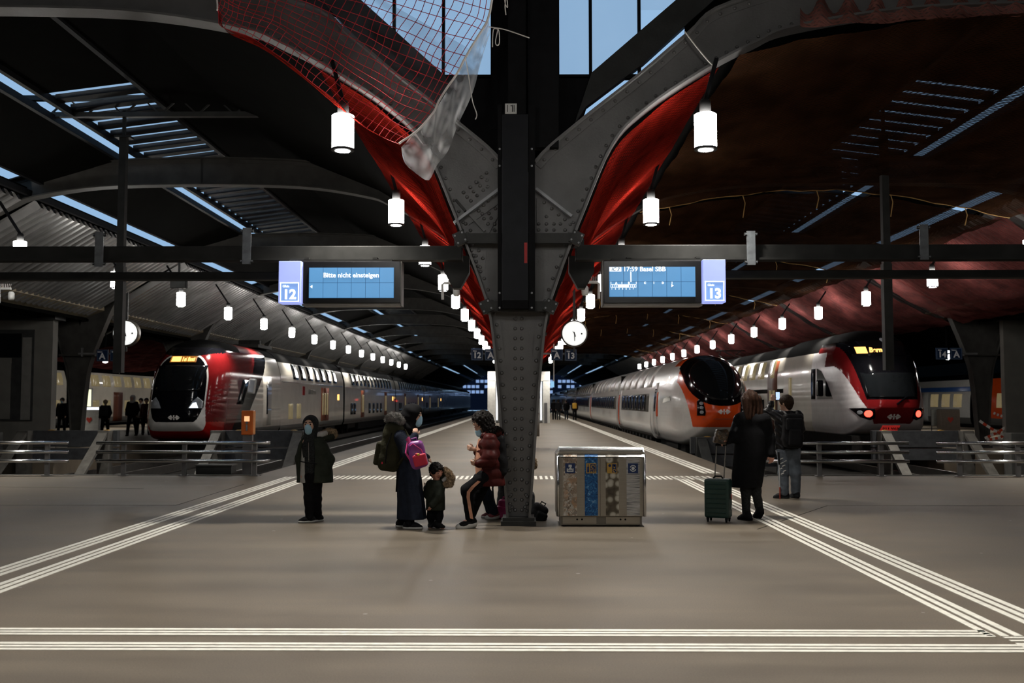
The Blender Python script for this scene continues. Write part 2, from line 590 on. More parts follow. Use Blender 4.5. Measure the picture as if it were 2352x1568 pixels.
ceil = struct(empty('ceiling'))
for s, off, nm in ((1, 0, 'left'), (-1, 0, 'right')):
    mb = MB()
    ya, yb = 13.3, 236
    sheet(mb, mir((-15.7, 4.25), s), mir((-14.8, 4.62), s), ya, yb)
    sheet(mb, mir((-14.9, 4.72), s), mir((-11.8, 6.58), s), ya, yb)
    sheet(mb, mir((-11.42, 6.76), s), mir((-9.58, 7.30), s), ya, yb)
    sheet(mb, mir((-7.42, 7.66), s), mir((-6.0, 7.6), s), ya, yb)
    sheet(mb, mir((-6.0, 7.6), s), mir((-3.4, 6.55), s), ya, yb)
    sheet(mb, mir((-3.4, 6.55), s), mir((-.4, 4.75), s), ya, yb)
    sheet(mb, mir((-.45, 4.75), s), mir((.05, 4.7), s), ya, yb)
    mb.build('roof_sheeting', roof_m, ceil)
    # edge beams on both sides of the strip lights and the skylight
    eb = MB()
    for x, z in ((-11.72, 6.42), (-11.45, 6.70), (-9.60, 7.26), (-9.2, 7.36), (-7.4, 7.6)):
        eb.box(min(x*s-.05, x*s+.05), max(x*s-.05, x*s+.05), ya, yb, z, z+.14)
    eb.build('edge_beam', black_steel, ceil)
    fb = MB()
    sheet(fb, mir((-15.0, 4.42), s), mir((-14.35, 4.66), s), ya, yb, .12)
    fb.build('fascia', tan_m, ceil)
    for k in range(0, 12):
        corrugated(s, 0, Y0+DY*k+.35, Y0+DY*(k+1)-.1).build('corrugated_panel', corr_m, ceil)
    # skylight: sloping panes between dark bars
    gl = mat('dirty_skylight_glass', (0.5, 0.6, 0.7), 0.5, alpha=0.08, var=0.2)
    A = Vector((-9.15*s, 0, 7.46)); B = Vector((-7.42*s, 0, 7.68))
    def slab(w, th):
        m_ = MB(); m_.prism([(A.x, A.z), (B.x, B.z), (B.x, B.z+th), (A.x, A.z+th)], -w/2, w/2); return m_
    p0 = b0 = None
    sheet(mb, (A.x, A.z), (B.x, B.z), 13.3, 18.7)
    mb2 = MB(); sheet(mb2, (A.x, A.z), (B.x, B.z), 13.3, 18.72, .1); mb2.build('roof_infill', roof_m, ceil)
    for k in range(8, 58):
        y = 13.7 + .65*k
        if p0 is None:
            p0 = slab(.40, .02).build('pane', gl, ceil); b0 = slab(.26, .10).build('glazing_bar', black_steel, ceil); pp, bb = p0, b0
        else: pp, bb = copy_of(p0, ceil), copy_of(b0, ceil)
        pp.location = (0, y, 0.02); bb.location = (0, y+.325, 0)
    mb = MB()
    for k in range(58, 330):
        y = 13.7 + .65*k
        mb.prism([(A.x, A.z), (B.x, B.z), (B.x, B.z+.1), (A.x, A.z+.1)], y+.195, y+.455)
    tag(mb.build('far_glazing_bars', black_steel, ceil), kind='stuff')
# outer bays, closed
for s in (1, -1):
    mb = MB()
    ya, yb = 13.3, 236
    o_ = -15.2*s
    pts = [(-15.7, 4.25), (-14.8, 4.62), (-11.8, 6.5), (-9.2, 7.4), (-7.4, 7.66), (-6, 7.6), (-3.4, 6.5), (-.4, 4.75), (.3, 4.3)]
    for a, b in zip(pts, pts[1:]):
        sheet(mb, (a[0]*s+o_, a[1]), (b[0]*s+o_, b[1]), ya, yb)
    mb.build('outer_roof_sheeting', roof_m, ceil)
    for k in range(1, 9):
        c = corrugated(-s, o_-15.2*s, Y0+DY*k+.35, Y0+DY*(k+1)-.1)
        c.build('corrugated_panel', corr_m, ceil)
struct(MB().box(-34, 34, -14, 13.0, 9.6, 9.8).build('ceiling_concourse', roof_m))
struct(MB().box(-34.2, -34, -14, 240, -1, 9.8).build('wall_left', roof_m))
struct(MB().box(34, 34.2, -14, 240, -1, 9.8).build('wall_right', roof_m))
struct(MB().box(-34, 34, -14.2, -14, 0, 9.8).build('wall_back', conc_m))

# ---- steel frames: a column carrying two half arches
def smooth_curve(pts, n=5):
    out = []
    P = [Vector(p) for p in pts]
    for i in range(len(P)-1):
        a = P[max(i-1, 0)]; b = P[i]; c = P[i+1]; d = P[min(i+2, len(P)-1)]
        for k in range(n):
            t = k/n
            q = .5*((2*b) + (c-a)*t + (2*a-5*b+4*c-d)*t*t + (3*b-a-3*c+d)*t*t*t)
            out.append((q.x, q.y))
    out.append(tuple(P[-1]))
    return out
OUT = smooth_curve([(.15,.06),(.20,.7),(.25,1.4),(.31,2.1),(.385,2.68),(.55,3.2),(.72,3.65),(.84,3.96),(1.23,4.86),(1.68,5.33),(2.46,5.85),(3.07,6.17),(3.6,6.38),(5.2,6.62),(7.6,6.68)])
INN = smooth_curve([(0,.06),(0,.7),(0,1.4),(0,2.1),(0,2.68),(0,3.2),(0,3.65),(0,4.1),(.2,4.63),(.78,5.16),(1.56,5.78),(2.18,6.31),(2.75,6.72),(4.8,7.22),(7.6,7.35)])
IA = 8*5
def web_mesh(s):
    mb = MB()
    for y in (-.012, .012):
        vs = []
        for o_, i_ in zip(OUT, INN):
            vs += [(o_[0]*s, y, o_[1]), (i_[0]*s, y, i_[1])]
        mb.add(vs, [(2*k, 2*k+1, 2*k+3, 2*k+2) for k in range(len(OUT)-1)])
    return mb
def ribbon(pts, s, y0, y1, th):
    """bent flat bar: outline pts, from y0 to y1, thickness th towards the inside"""
    mb = MB(); vs = []
    P = [Vector((p[0]*s, p[1])) for p in pts]
    for i, p in enumerate(P):
        t = (P[min(i+1, len(P)-1)] - P[max(i-1, 0)]).normalized()
        n = Vector((-t.y, t.x))*s
        q = p + n*th
        vs += [(p.x, y0, p.y), (p.x, y1, p.y), (q.x, y1, q.y), (q.x, y0, q.y)]
    fs = []
    for i in range(len(P)-1):
        for k in range(4):
            l = (k+1) % 4
            fs.append((4*i+k, 4*i+l, 4*i+4+l, 4*i+4+k))
    fs += [(3, 2, 1, 0), tuple(4*(len(P)-1)+k for k in range(4))]
    return mb.add(vs, fs)
def inset(pts, s, a, b, y0, y1):
    """angle iron lying on the web: band between inset a and b from the edge"""
    P = [Vector(p) for p in pts]; q = []
    for i, p in enumerate(P):
        t = (P[min(i+1, len(P)-1)] - P[max(i-1, 0)]).normalized()
        n = Vector((-t.y, t.x))
        q.append(((p + n*a), (p + n*b)))
    mb = MB(); vs = []
    for u, w in q:
        vs += [(u.x*s, y0, u.y), (w.x*s, y0, w.y), (w.x*s, y1, w.y), (u.x*s, y1, u.y)]
    fs = []
    for i in range(len(q)-1):
        for k in range(4):
            l = (k+1) % 4
            fs.append((4*i+k, 4*i+4+k, 4*i+4+l, 4*i+l))
    fs += [(0, 1, 2, 3), tuple(4*(len(q)-1)+k for k in (3, 2, 1, 0))]
    return mb.add(vs, fs), q

def build_frame(loc, label, group=None, steel_grey=None):
    t = thing('steel_column', label, 'column', loc, 0, group)
    for s in (1, -1):
        web_mesh(s).build('web', steel_grey, t)
        ribbon(OUT, s, -.16, .16, .03).build('flange', steel_grey, t)
        ribbon(INN[IA:], s, -.16, .16, -.03).build('flange', steel_grey, t)
        inset(OUT, s, .03, .13, -.028, -.012)[0].build('angle_iron', steel_grey, t)
        up, _ = inset([(p[0], p[1]) for p in INN[IA:]], s, -.12, -.03, -.028, -.012)
        up.build('angle_iron', steel_grey, t)
    box('foot', steel, t, -.22, .22, -.22, .22, 0, .06)
    return t

CX = at(1191, 1195, Y0).x
main_col = build_frame((CX, Y0, 0), 'riveted grey steel column in the middle of the concourse with two curved arms', None, steel_grey)
far0 = build_frame((-BAY, Y0+2*DY, 0), 'dark riveted steel column beside the clock hanging over track buffers', None, mat('dark_frame_paint', (0.045, 0.043, 0.039), .6, .1, var=.25, scale=3))
# cross plate and cap of the side columns
for c_, in ((far0,),):
    box('cross_plate', MATS['dark_frame_paint'], c_, -.62, .62, -.2, .2, 3.1, 3.16)
n_ = 0
for row, nm in ((-1, 'left'), (1, 'right'), (0, 'middle'), (-2, 'far left')):
    for k in range(0, 13):
        if row == 0 and k == 0: continue
        if row == -1 and k == 2: continue
        if row == -2 and (k < 4 or k > 8): continue
        if row != 0 and k == 0 and row != -2:
            pass
        c_ = copy_tree(far0, None, (row*BAY + (CX if row == 0 else (.35 if row == 1 else 0)), Y0+k*DY, 0))
        c_['label'] = {-1: 'dark steel column of the row along the left platform', 1: 'dark steel column of the row along the right platform',
                       0: 'steel column of the row behind the riveted middle column', -2: 'steel column far beyond the left platform'}[row]
        c_['group'] = nm + ' row of hall columns'
        if row == 1 and k == 2:
            c_['label'] = 'dark steel column beside the number fourteen sign and barrier tape'; del c_['group']

# ---- riveting and fittings of the middle column
rv0 = None
def rivet(x, z, y=-.032):
    global rv0
    if rv0 is None:
        rv0 = MB().lathe([(.0, -.018), (.012, -.021), (.020, -.012), (.024, 0)], n=8, axis='y').build('rivet', steel_grey, main_col, smooth=True)
        o = rv0
    else: o = copy_of(rv0, main_col)
    o.location = (x, y, z)
def along(q, step, start=0, end=None):
    """points spaced along a list of 2D points"""
    out = []; acc = 0; nxt = start
    for a, b in zip(q, q[1:]):
        L = (Vector(b)-Vector(a)).length
        while nxt <= acc + L:
            p = Vector(a).lerp(Vector(b), (nxt-acc)/L); out.append((p.x, p.y)); nxt += step
        acc += L
    return out
for s in (1, -1):
    _, q = inset(OUT, 1, .06, .10, 0, 0)
    for x, z in along([(u+w)/2 for u, w in q][:62], .155, .15):
        rivet(x*s, z)
    _, q = inset(INN[IA:], 1, -.10, -.05, 0, 0)
    for x, z in along([(u+w)/2 for u, w in q][:26], .2, .12):
        rivet(x*s, z)
    for k in range(20):
        rivet(.042*s, .18 + .128*k, -.03)
    for x, z in ((.11, .17), (.11, .26), (.11, .35)): rivet(x*s, z, -.035)
fp = MB().box(-.14, .14, -.03, -.012, .1, .42).box(-.145, -.10, -.045, -.03, .1, .42).build('foot_plate', steel_grey, main_col)
MB().box(-.20, .20, -.2, .2, .05, .10).build('sole_plate', steel, main_col)
MB().prism([(-.09, .42), (.09, .42), (.2, 2.55), (-.2, 2.55)], -.026, -.012).build('front_plate', steel_grey, main_col)

def loc(px, py, Y=Y0, y=0):
    p = at(px, py, Y)
    return (p.x - CX, p.z)
# gussets with their rivets (both sides of the junction)
def gusset(pts, y=-.03, nm='gusset_plate'):
    P = [loc(*p) for p in pts]
    # keep counter-clockwise
    MB().prism(P, y, -.012).build(nm, steel_grey, main_col)
gusset([(1050, 470), (1130, 392), (1143, 400), (1143, 470), (1060, 530)])
gusset([(1062, 545), (1145, 470), (1143, 500), (1122, 540), (1110, 545)], -.034)
gusset([(1232, 445), (1318, 505), (1322, 545), (1232, 545)])
gusset([(1075, 575), (1118, 575), (1112, 640), (1098, 640)])
for (x, y) in [(1118,398),(1106,408),(1094,419),(1080,431),(1065,443),(1118,415),(1103,428),(1088,441),(1073,453),(1120,430),(1110,438),(1096,450),(1082,462),
               (1100,485),(1111,472),(1121,462),(1132,452),(1108,492),(1123,491),(1138,480),(1128,502),(1121,515),(1070,515),(1062,530),(1081,530),(1112,503),
               (1250,466),(1267,480),(1283,494),(1297,505),(1255,498),(1255,515),(1272,515),(1287,515),(1255,529),(1272,529),(1298,529),(1310,516),(1237,515),(1237,529),
               (1083,576),(1100,576),(1088,588),(1109,594),(1094,601),(1098,612),(1104,624),(1136,515),(1136,529)]:
    x_, z_ = loc(x, y); rivet(x_, z_, -.034)
def stiff(a, b, w=.035, d=.10, m=steel_light, nm='stiffener'):
    A = loc(*a); B = loc(*b)
    MB().bar((A[0], -.03-d/2, A[1]), (B[0], -.03-d/2, B[1]), d, w, up=(-(B[1]-A[1]), 0, B[0]-A[0])).build(nm, m, main_col)
stiff((1044, 515), (1148, 437)); stiff((1231, 437), (1312, 500))
stiff((1048, 462), (1070, 487), .03, .08, steel); stiff((1080, 495), (1114, 533), .03, .07, steel_grey)
# dark clamps holding the sign gantry
for py, hw in ((553, .76), (707, .42)):
    z = loc(1191, py)[1]
    MB().box(-hw, hw, -.22, -.165, z-.065, z+.065).box(-hw, hw, .165, .22, z-.065, z+.065).build('clamp', steel, main_col)
    for s in (1, -1):
        rot = Matrix.Rotation(R(25*s), 3, 'Y')
        MB().cbox((s*hw*.97, -.2, z), (.15, .12, .16), rot).build('clamp_end', steel, main_col)
        for a, b in ((-.05, .05), (.05, .05), (-.05, -.05), (.05, -.05)):
            p = rot @ Vector((a, 0, b))
            MB().lathe([(.013, -.012), (.013, 0)], (s*hw*.97+p.x, -.262, z+p.z), 6, 'y').build('bolt', steel_light, main_col)

# ---- cable duct in front of the column
def zpx(py, Y): return at(1191, py, Y).z
YD = 12.42
duct = thing('cable_duct', 'tall black steel cable duct strapped to the front of the riveted column', 'duct', (0, 0, 0))
xl, xr = at(1153, 500, YD).x, at(1213, 500, YD).x
duct_m = mat('black_duct_paint', (0.014, 0.015, 0.018), 0.42, 0.3, var=0.15)
zb = zpx(690, YD)
box('body', duct_m, duct, xl, xr, YD, YD+.16, zb, zpx(262, YD), .004)
box('lower_cover', black_steel, duct, xl, xr, YD+.01, YD+.16, zpx(708, YD), zb)
for a, b in ((1143, 1152), (1214, 1229)):
    box('side_rail', black_steel, duct, at(a, 500, YD).x, at(b, 500, YD).x, YD+.04, YD+.14, zpx(712, YD), zpx(238, YD))
    for y in (672, 706, 379, 340):
        c_ = at((a+b)/2, y, YD)
        MB().lathe([(.006, -.01), (.014, -.008), (.014, 0)], (c_.x, YD+.04, c_.z), 8, 'y').build('bolt', steel_light, duct)
red_m = mat('red_sticker', (0.42, 0.01, 0.008), 0.5)
box('warning_strip', red_m, duct, at(1204, 580, YD).x, at(1211, 580, YD).x, YD-.002, YD, zpx(604, YD), zpx(557, YD))
box('upper_duct', black_steel, duct, at(1167, 100, YD).x, at(1208, 100, YD).x, YD+.02, YD+.15, zpx(262, YD), zpx(-60, YD))
MB().box(at(1213,100,YD).x, at(1284,100,YD).x, YD+.18, YD+.34, zpx(330, YD), zpx(-60, YD)).build('back_post', black_steel, duct)
pl = box('number_plate', mat('plate_white', (.62, .62, .60), .5), duct, at(1160, 240, YD).x, at(1187, 240, YD).x, YD-.004, YD+.02, zpx(261, YD), zpx(238, YD))
for a in (1165, 1176, 1180):
    box('mark', black_steel, pl, at(a, 240, YD).x, at(a+1.6, 240, YD).x, YD-.006, YD-.004, zpx(257, YD), zpx(241, YD))
MB().lathe([(.008, -.006), (.008, 0)], (at(1174,243,YD).x, YD-.001, zpx(243, YD)), 8, 'y').build('mark', black_steel, pl)

# ---- glazed gable above the valley between the two vaults
YG = 13.12
gable = struct(empty('wall_gable'))
P_ = lambda px, py: (at(px, py, YG).x, at(px, py, YG).z)
MB().prism([P_(1012, 176), P_(1370, 176), P_(1342, 264), P_(1228, 375), P_(1228, 470), P_(1143, 470), P_(1143, 375), P_(1036, 264)][::-1], YG, YG+.05).build('spandrel', black_steel, gable)
for pts in ([P_(1030, 180), P_(1075, 215), P_(770, -70), P_(810, -9), P_(700, -100), P_(660, -90)],):
    pass
MB().prism([P_(1024, 178), P_(1062, 290), P_(1036, 275), P_(900, 165), P_(790, 60), P_(690, -60), P_(760, -60)], YG-.06, YG+.1).build('roof_edge_beam', steel, gable)
MB().prism([P_(1358, 170), P_(1625, -60), P_(1710, -60), P_(1590, 46), P_(1480, 146), P_(1345, 248), P_(1318, 290)], YG-.06, YG+.1).build('roof_edge_beam', steel, gable)
glass_m = mat('frosted_gable_glass', (0.55, 0.65, 0.75), 0.6, alpha=0.08, var=0.5, scale=3)
for a, b, l in ((700, 902, 0), (908, 1015, 0), (1022, 1128, 1), (1283, 1352, 1), (1360, 1464, 0), (1472, 1640, 0)):
    x0, x1 = P_(a, 0)[0], P_(b, 0)[0]
    box('pane', glass_m, gable, x0, x1, YG+.03, YG+.045, P_(a, 20 if a in (700, 1472) else 176)[1], 8.2)
for a in (905, 1018.5, 1130.5, 1281, 1356, 1468):
    x0, x1 = P_(a-3.4, 0)[0], P_(a+3.4, 0)[0]
    box('mullion', black_steel, gable, x0, x1, YG, YG+.08, P_(a, 178)[1], 8.2)
box('sill', black_steel, gable, P_(900, 0)[0], P_(1480, 0)[0], YG, YG+.1, P_(0, 184)[1], P_(0, 175)[1])
MB().box(P_(1128, 0)[0], P_(1284, 0)[0], YG-.02, YG+.1, P_(0, 300)[1], 8.4).build('centre_post', black_steel, gable)
# dark wall over the vaults
for s in (1, -1):
    mb = MB()
    top = [(p[0]*s, p[1]+.1) for p in INN[IA+15:]]
    top += [((15.2*s - p[0]), p[1]) for p in top[::-1]]
    for a, b in zip(top, top[1:]):
        mb.add([(a[0], YG, a[1]), (b[0], YG, b[1]), (b[0], YG, 9.6), (a[0], YG, 9.6)], [(0, 1, 2, 3)])
    mb.box(min(15.2*s-2*s, 34*s), max(15.2*s-2*s, 34*s), YG, YG+.05, 4.6, 9.6)
    mb.build('gable_sheeting', roof_m, gable)
MB().box(-3.4, 3.4, YG, YG+.05, 8.2, 9.6).build('gable_top', roof_m, gable)

# ---- sign gantry: beams across the concourse
gm = mat('gantry_steel', (0.018, 0.018, 0.017), .55, .3, var=.3, scale=4)
def beam(pxa, pxb, pya, pyb, Y, d, label, group=None):
    a = at(pxa, pya, Y); b = at(pxb, pyb, Y)
    t = thing('gantry_beam', label, 'beam', (a.x, Y, b.z), 0, group)
    w = b.x-a.x; h = a.z-b.z
    box('beam', gm, t, 0, w, 0, d, 0, h, .01)
    box('lower_flange', gm, t, 0, w, -.04, d+.04, -.02, .01)
    return t, w, h
g1 = beam(-260, 1062, 566, 594, 12.98, .14, 'thick dark tube beam left of the column above the blue display')
g2 = beam(1322, 2620, 562, 592, 12.98, .14, 'thick dark tube beam right of the column above the blue display')
beam(-260, 660, 625, 639, 13.2, .1, 'thin lower dark beam left of the platform twelve display')
beam(1650, 2620, 620, 634, 13.2, .1, 'thin lower dark beam right of the platform thirteen display')
hang_m = mat('zinc_bracket', (0.13, 0.14, 0.15), .5, .5, var=.3, scale=9)
for px, y0, y1 in ((567, 523, 606), (228, 532, 612), (1725, 530, 608), (2122, 515, 596)):
    a = at(px, y0, 12.9); b = at(px, y1, 12.9)
    t = thing('beam_hanger', 'short grey zinc hanger plate clipped over the thick dark beam', 'bracket', (a.x, 12.9, b.z), 0, 'zinc hangers on the gantry beams')
    h = a.z-b.z
    box('plate', hang_m, t, -.055, .055, 0, .02, 0, h)
    for z in (.04, h-.04):
        for x in (-.07, .07):
            MB().lathe([(.012, -.01), (.012, .05)], (x, 0, z), 6, 'y').build('bolt', hang_m, t)
        box('cross_bar', gm, t, -.085, .085, .005, .03, z-.02, z+.02)
for px, a_, b_, lab in ((272, 318, 856, 'long dark square post hanging down in front of the left platform clock'), (2041, 312, 850, 'long dark square post hanging down in front of the red double-deck train')):
    a = at(px, a_, 20); b = at(px, b_, 20)
    t = thing('hanging_post', lab, 'post', (b.x, 20, b.z))
    h = a.z-b.z
    box('upper_tube', gm, t, -.07, .07, -.07, .07, h*.45, h)
    box('lower_tube', gm, t, -.085, .085, -.085, .085, 0, h*.45)
    box('top_plate', gm, t, -.16, .16, -.12, .12, h, h+.04)
    MB().lathe([(.012, -.02), (.015, 0)], (.02, 0, 0), 8).build('end_lamp', hang_m, t)
    box('hanger_rod', gm, t, -.03, .03, -.03, .03, h+.03, 7.5-b.z)
# lattice girder across the left vault
def girder(pxa, pxb, pya, pyb, Y, label, nd=26):
    a = at(pxa, pya, Y); b = at(pxb, pyb, Y); w = b.x-a.x; h = a.z-b.z
    t = thing('lattice_girder', label, 'girder', (a.x, Y, b.z))
    box('top_chord', steel, t, 0, w, -.06, .06, h-.1, h)
    box('bottom_chord', steel, t, 0, w, -.06, .06, 0, .1)
    for k in range(nd):
        x0 = w*k/nd; x1 = w*(k+1)/nd
        MB().bar((x0, 0, .05 if k % 2 else h-.05), (x1, 0, h-.05 if k % 2 else .05), .03, .04, (0, 1, 0)).build('lattice_bar', steel, t)
girder(-350, 752, 222, 268, 20, 'riveted lattice girder crossing under the left skylight')
girder(1700, 2700, 372, 420, 22.9, 'dark girder under the net ceiling on the right')

# ================================================================ LAMPS
lamp_glass = mat('lamp_glass_lit', (0.9, 0.9, 0.9), .4, emit=(1.0, 0.97, 0.92), es=LAMP_E)
lens_m = mat('lamp_lens_lit', (0.9, 0.9, 0.9), .3, emit=(1.0, 0.99, 0.97), es=LAMP_E*2)
lamp_cap_m = mat('lamp_cap_black', (0.02, 0.02, 0.02), .5)
LH = 4.95
spot_d = bpy.data.lights.new('lamp_downlight', 'SPOT')
spot_d.energy = LAMP_W; spot_d.spot_size = R(108); spot_d.spot_blend = 1.0; spot_d.shadow_soft_size = .09; spot_d.color = (1.0, .95, .86)
def make_lamp():
    t = empty('hall_lamp', (0, 0, 0))
    MB().lathe([(.128, -.20), (.139, -.195), (.141, .225), (.125, .235)], n=28).build('glass_shade', lamp_glass, t, True)
    MB().lathe([(.145, -.225), (.145, -.198), (.11, -.198), (.11, -.225)], n=28).build('bottom_ring', lamp_cap_m, t)
    MB().lathe([(.0, -.232), (.095, -.228), (.095, -.205)], n=24).build('lens', lens_m, t, True)
    MB().lathe([(.075, .23), (.07, .40), (.05, .42)], n=16).build('cap', lamp_cap_m, t, True)
    return t
lp0 = make_lamp()
lamp_used = [False]
def lamp(x, y, z, label, group, arm=None, light=True, parts=True):
    if not lamp_used[0]:
        t = lp0; lamp_used[0] = True; t.location = (x, y, z)
    elif parts:
        t = empty('hall_lamp', (x, y, z))
        for ch in LP_PARTS: copy_of(ch, t)
    else:
        t = copy_of(LP_PARTS[0], None, (x, y, z)); t.name = 'hall_lamp'
    tag(t, label, 'lamp', group)
    if arm is not None and parts:
        MB().bar((0, 0, .40), arm, .06, .05).build('arm', black_steel, t)
    if light:
        L = bpy.data.objects.new('downlight', spot_d); COL.objects.link(L)
        L.parent = t; L.location = (0, 0, -.26)
    return t
LP_PARTS = list(lp0.children)
for s, nm in ((-1, 'left'), (1, 'right')):
    for k in range(-2, 24):
        y = 12.45 + 5.35*k
        x = s*2.30 + .02
        if 0 <= k <= 6: lab = 'white glowing cylinder lamp, %s from the riveted column in the row on its %s' % (('first', 'second', 'third', 'fourth', 'fifth', 'sixth', 'seventh')[k], nm)
        elif k < 0: lab = 'white glowing cylinder lamp over the concourse in line with the %s platform row' % nm
        else: lab = 'white glowing cylinder lamp of the long row %s of the middle platform' % nm
        lamp(x, y, LH, lab, 'lamps along the %s side of the middle platform' % nm, arm=(s*.15, .0, .95), light=(k < 24), parts=(k < 14))
    for k in range(-1, 32):
        y = 17.0 + 5.35*k
        lamp(s*11.42, y, LH, 'white glowing cylinder lamp of the row under the %s corrugated vault' % nm, 'lamps along the %s vault' % nm,
             arm=(s*.5, 0, 1.15), light=(k < 12), parts=(k < 16))
for px, py, Y in ((-24, 4.0, 48), (-24, 4.0, 57), (-24, 4.0, 66), (-24, 4.0, 75), (-19, 3.9, 66), (22.5, 4.0, 44), (22.5, 4.0, 53), (22.5, 4.0, 62)):
    p = Vector((px, Y, py)); px = 0 if px < 0 else 2000
    lamp(p.x, p.y, p.z, 'white glowing cylinder lamp over the %s side platform' % ('left' if px < 1000 else 'right'), 'lamps over the far side platforms %s' % ('left' if px < 1000 else 'right'), arm=(0, 0, 2.5 if abs(p.x) < 20 else 3.66), light=True)
# concourse lamps behind the photographer's side
for x in (-11.4, 11.4):
    lamp(x, 4.0, LH, 'white glowing cylinder lamp over the front concourse', 'lamps over the front concourse', arm=(0, 0, 4.65))

# ================================================================ NETS
def net_material(name, col, alpha, glow=.5, sc=60):
    m = bpy.data.materials.new(name); m.use_nodes = True
    nt = m.node_tree; N = nt.nodes; L = nt.links
    N.remove(N['Principled BSDF'])
    out = N['Material Output']
    tc = N.new('ShaderNodeTexCoord')
    nz = N.new('ShaderNodeTexNoise'); nz.inputs['Scale'].default_value = 2.2; nz.inputs['Detail'].default_value = 5
    mp = N.new('ShaderNodeMapping'); mp.inputs['Scale'].default_value = (1, .6, 1)
    L.new(tc.outputs['Object'], mp.inputs[0]); L.new(mp.outputs[0], nz.inputs[0])
    rp = N.new('ShaderNodeValToRGB')
    rp.color_ramp.elements[0].position = .32; rp.color_ramp.elements[1].position = .7
    rp.color_ramp.elements[0].color = (*[c*.55 for c in col], 1); rp.color_ramp.elements[1].color = (*[min(1, c*1.35) for c in col], 1)
    L.new(nz.outputs[0], rp.inputs[0])
    d = N.new('ShaderNodeBsdfDiffuse'); tl = N.new('ShaderNodeBsdfTranslucent')
    L.new(rp.outputs[0], d.inputs[0]); L.new(rp.outputs[0], tl.inputs[0])
    mx = N.new('ShaderNodeMixShader'); mx.inputs[0].default_value = glow
    L.new(d.outputs[0], mx.inputs[1]); L.new(tl.outputs[0], mx.inputs[2])
    tr = N.new('ShaderNodeBsdfTransparent')
    # woven mesh: two crossed wave patterns open and close the weave
    w1 = N.new('ShaderNodeTexWave'); w1.inputs['Scale'].default_value = sc/10; w1.bands_direction = 'DIAGONAL'; w1.inputs['Distortion'].default_value = 1.0
    w2 = N.new('ShaderNodeTexWave'); w2.inputs['Scale'].default_value = sc/10; w2.bands_direction = 'Y'; w2.inputs['Distortion'].default_value = 1.2
    L.new(tc.outputs['Object'], w1.inputs[0]); L.new(tc.outputs['Object'], w2.inputs[0])
    mu = N.new('ShaderNodeMath'); mu.operation = 'MAXIMUM'
    L.new(w1.outputs['Fac'], mu.inputs[0]); L.new(w2.outputs['Fac'], mu.inputs[1])
    mr = N.new('ShaderNodeMapRange'); mr.inputs[3].default_value = max(0, alpha-.3); mr.inputs[4].default_value = min(1, alpha+.15)
    L.new(mu.outputs[0], mr.inputs[0])
    m2 = N.new('ShaderNodeMixShader')
    L.new(mr.outputs[0], m2.inputs[0]); L.new(tr.outputs[0], m2.inputs[1]); L.new(mx.outputs[0], m2.inputs[2])
    L.new(m2.outputs[0], out.inputs[0])
    return m
red_net = net_material('red_fine_net', (0.17, 0.010, 0.006), .84, .40)
pink_net = net_material('red_haunch_net', (0.22, 0.065, 0.06), .8, .3)
brown_net = net_material('brown_ceiling_net', (0.032, 0.014, 0.007), .95, .35)
tarp_m = net_material('thin_dust_sheet', (0.75, 0.77, 0.78), .46, .5, 20)
cord_m = mat('red_net_cord', (0.45, 0.010, 0.02), .7)
rope_m = mat('pale_rope', (0.78, 0.74, 0.70), .8)
yrope_m = mat('ochre_rope', (0.30, 0.17, 0.05), .8)

ARCH = [(p[0], p[1]) for p in OUT if p[1] > 3.55]
def arch_pt(t, tmax=2.55):
    """point on the lower edge of an arm, t 0..1 from the column out to x = tmax"""
    pts = [p for p in ARCH if p[0] <= tmax]
    f = t*(len(pts)-1); i = min(int(f), len(pts)-2); a = Vector(pts[i]); b = Vector(pts[i+1])
    return a.lerp(b, f-i)
def wob(x, y, z):
    return (math.sin(x*2.1+y*.9)+math.sin(y*1.7+z*2.3+1)+.6*math.sin(y*4.3+x*5.1))/2.6
# fine red nets slung under the arms, one length between each pair of frames
for s, nm in ((-1, 'left'), (1, 'right')):
    for k in range(0, 9):
        ya = Y0 + DY*k + .05; yb = Y0 + DY*(k+1) - .1
        def fn(u, v, s=s, ya=ya, yb=yb):
            p = arch_pt(u, 2.6)
            y = ya + (yb-ya)*v
            sag = .20*math.sin(math.pi*v)**.8*math.sin(math.pi*min(1, u*1.0))
            n = Vector((.8, -.6))
            q = p + n*sag + n*.07*wob(p.x*1.5, y*1.3, p.y)*math.sin(math.pi*min(1, .15+u*.8))
            tw = .05*math.sin(y*6+u*3)*math.sin(math.pi*u)
            return (s*(q.x+.03) + CX, y, q.y - .03 + tw*.4)
        o = MB().grid(fn, 20, 44).build('safety_net', red_net, None, True)
        near = k == 0
        tag(o, ('red fine safety net slung under the %s arm of the riveted column' % nm) if near else ('red safety net length over the %s side of the middle platform' % nm), 'net',
            None if near else 'red nets over the %s side of the platform' % nm)
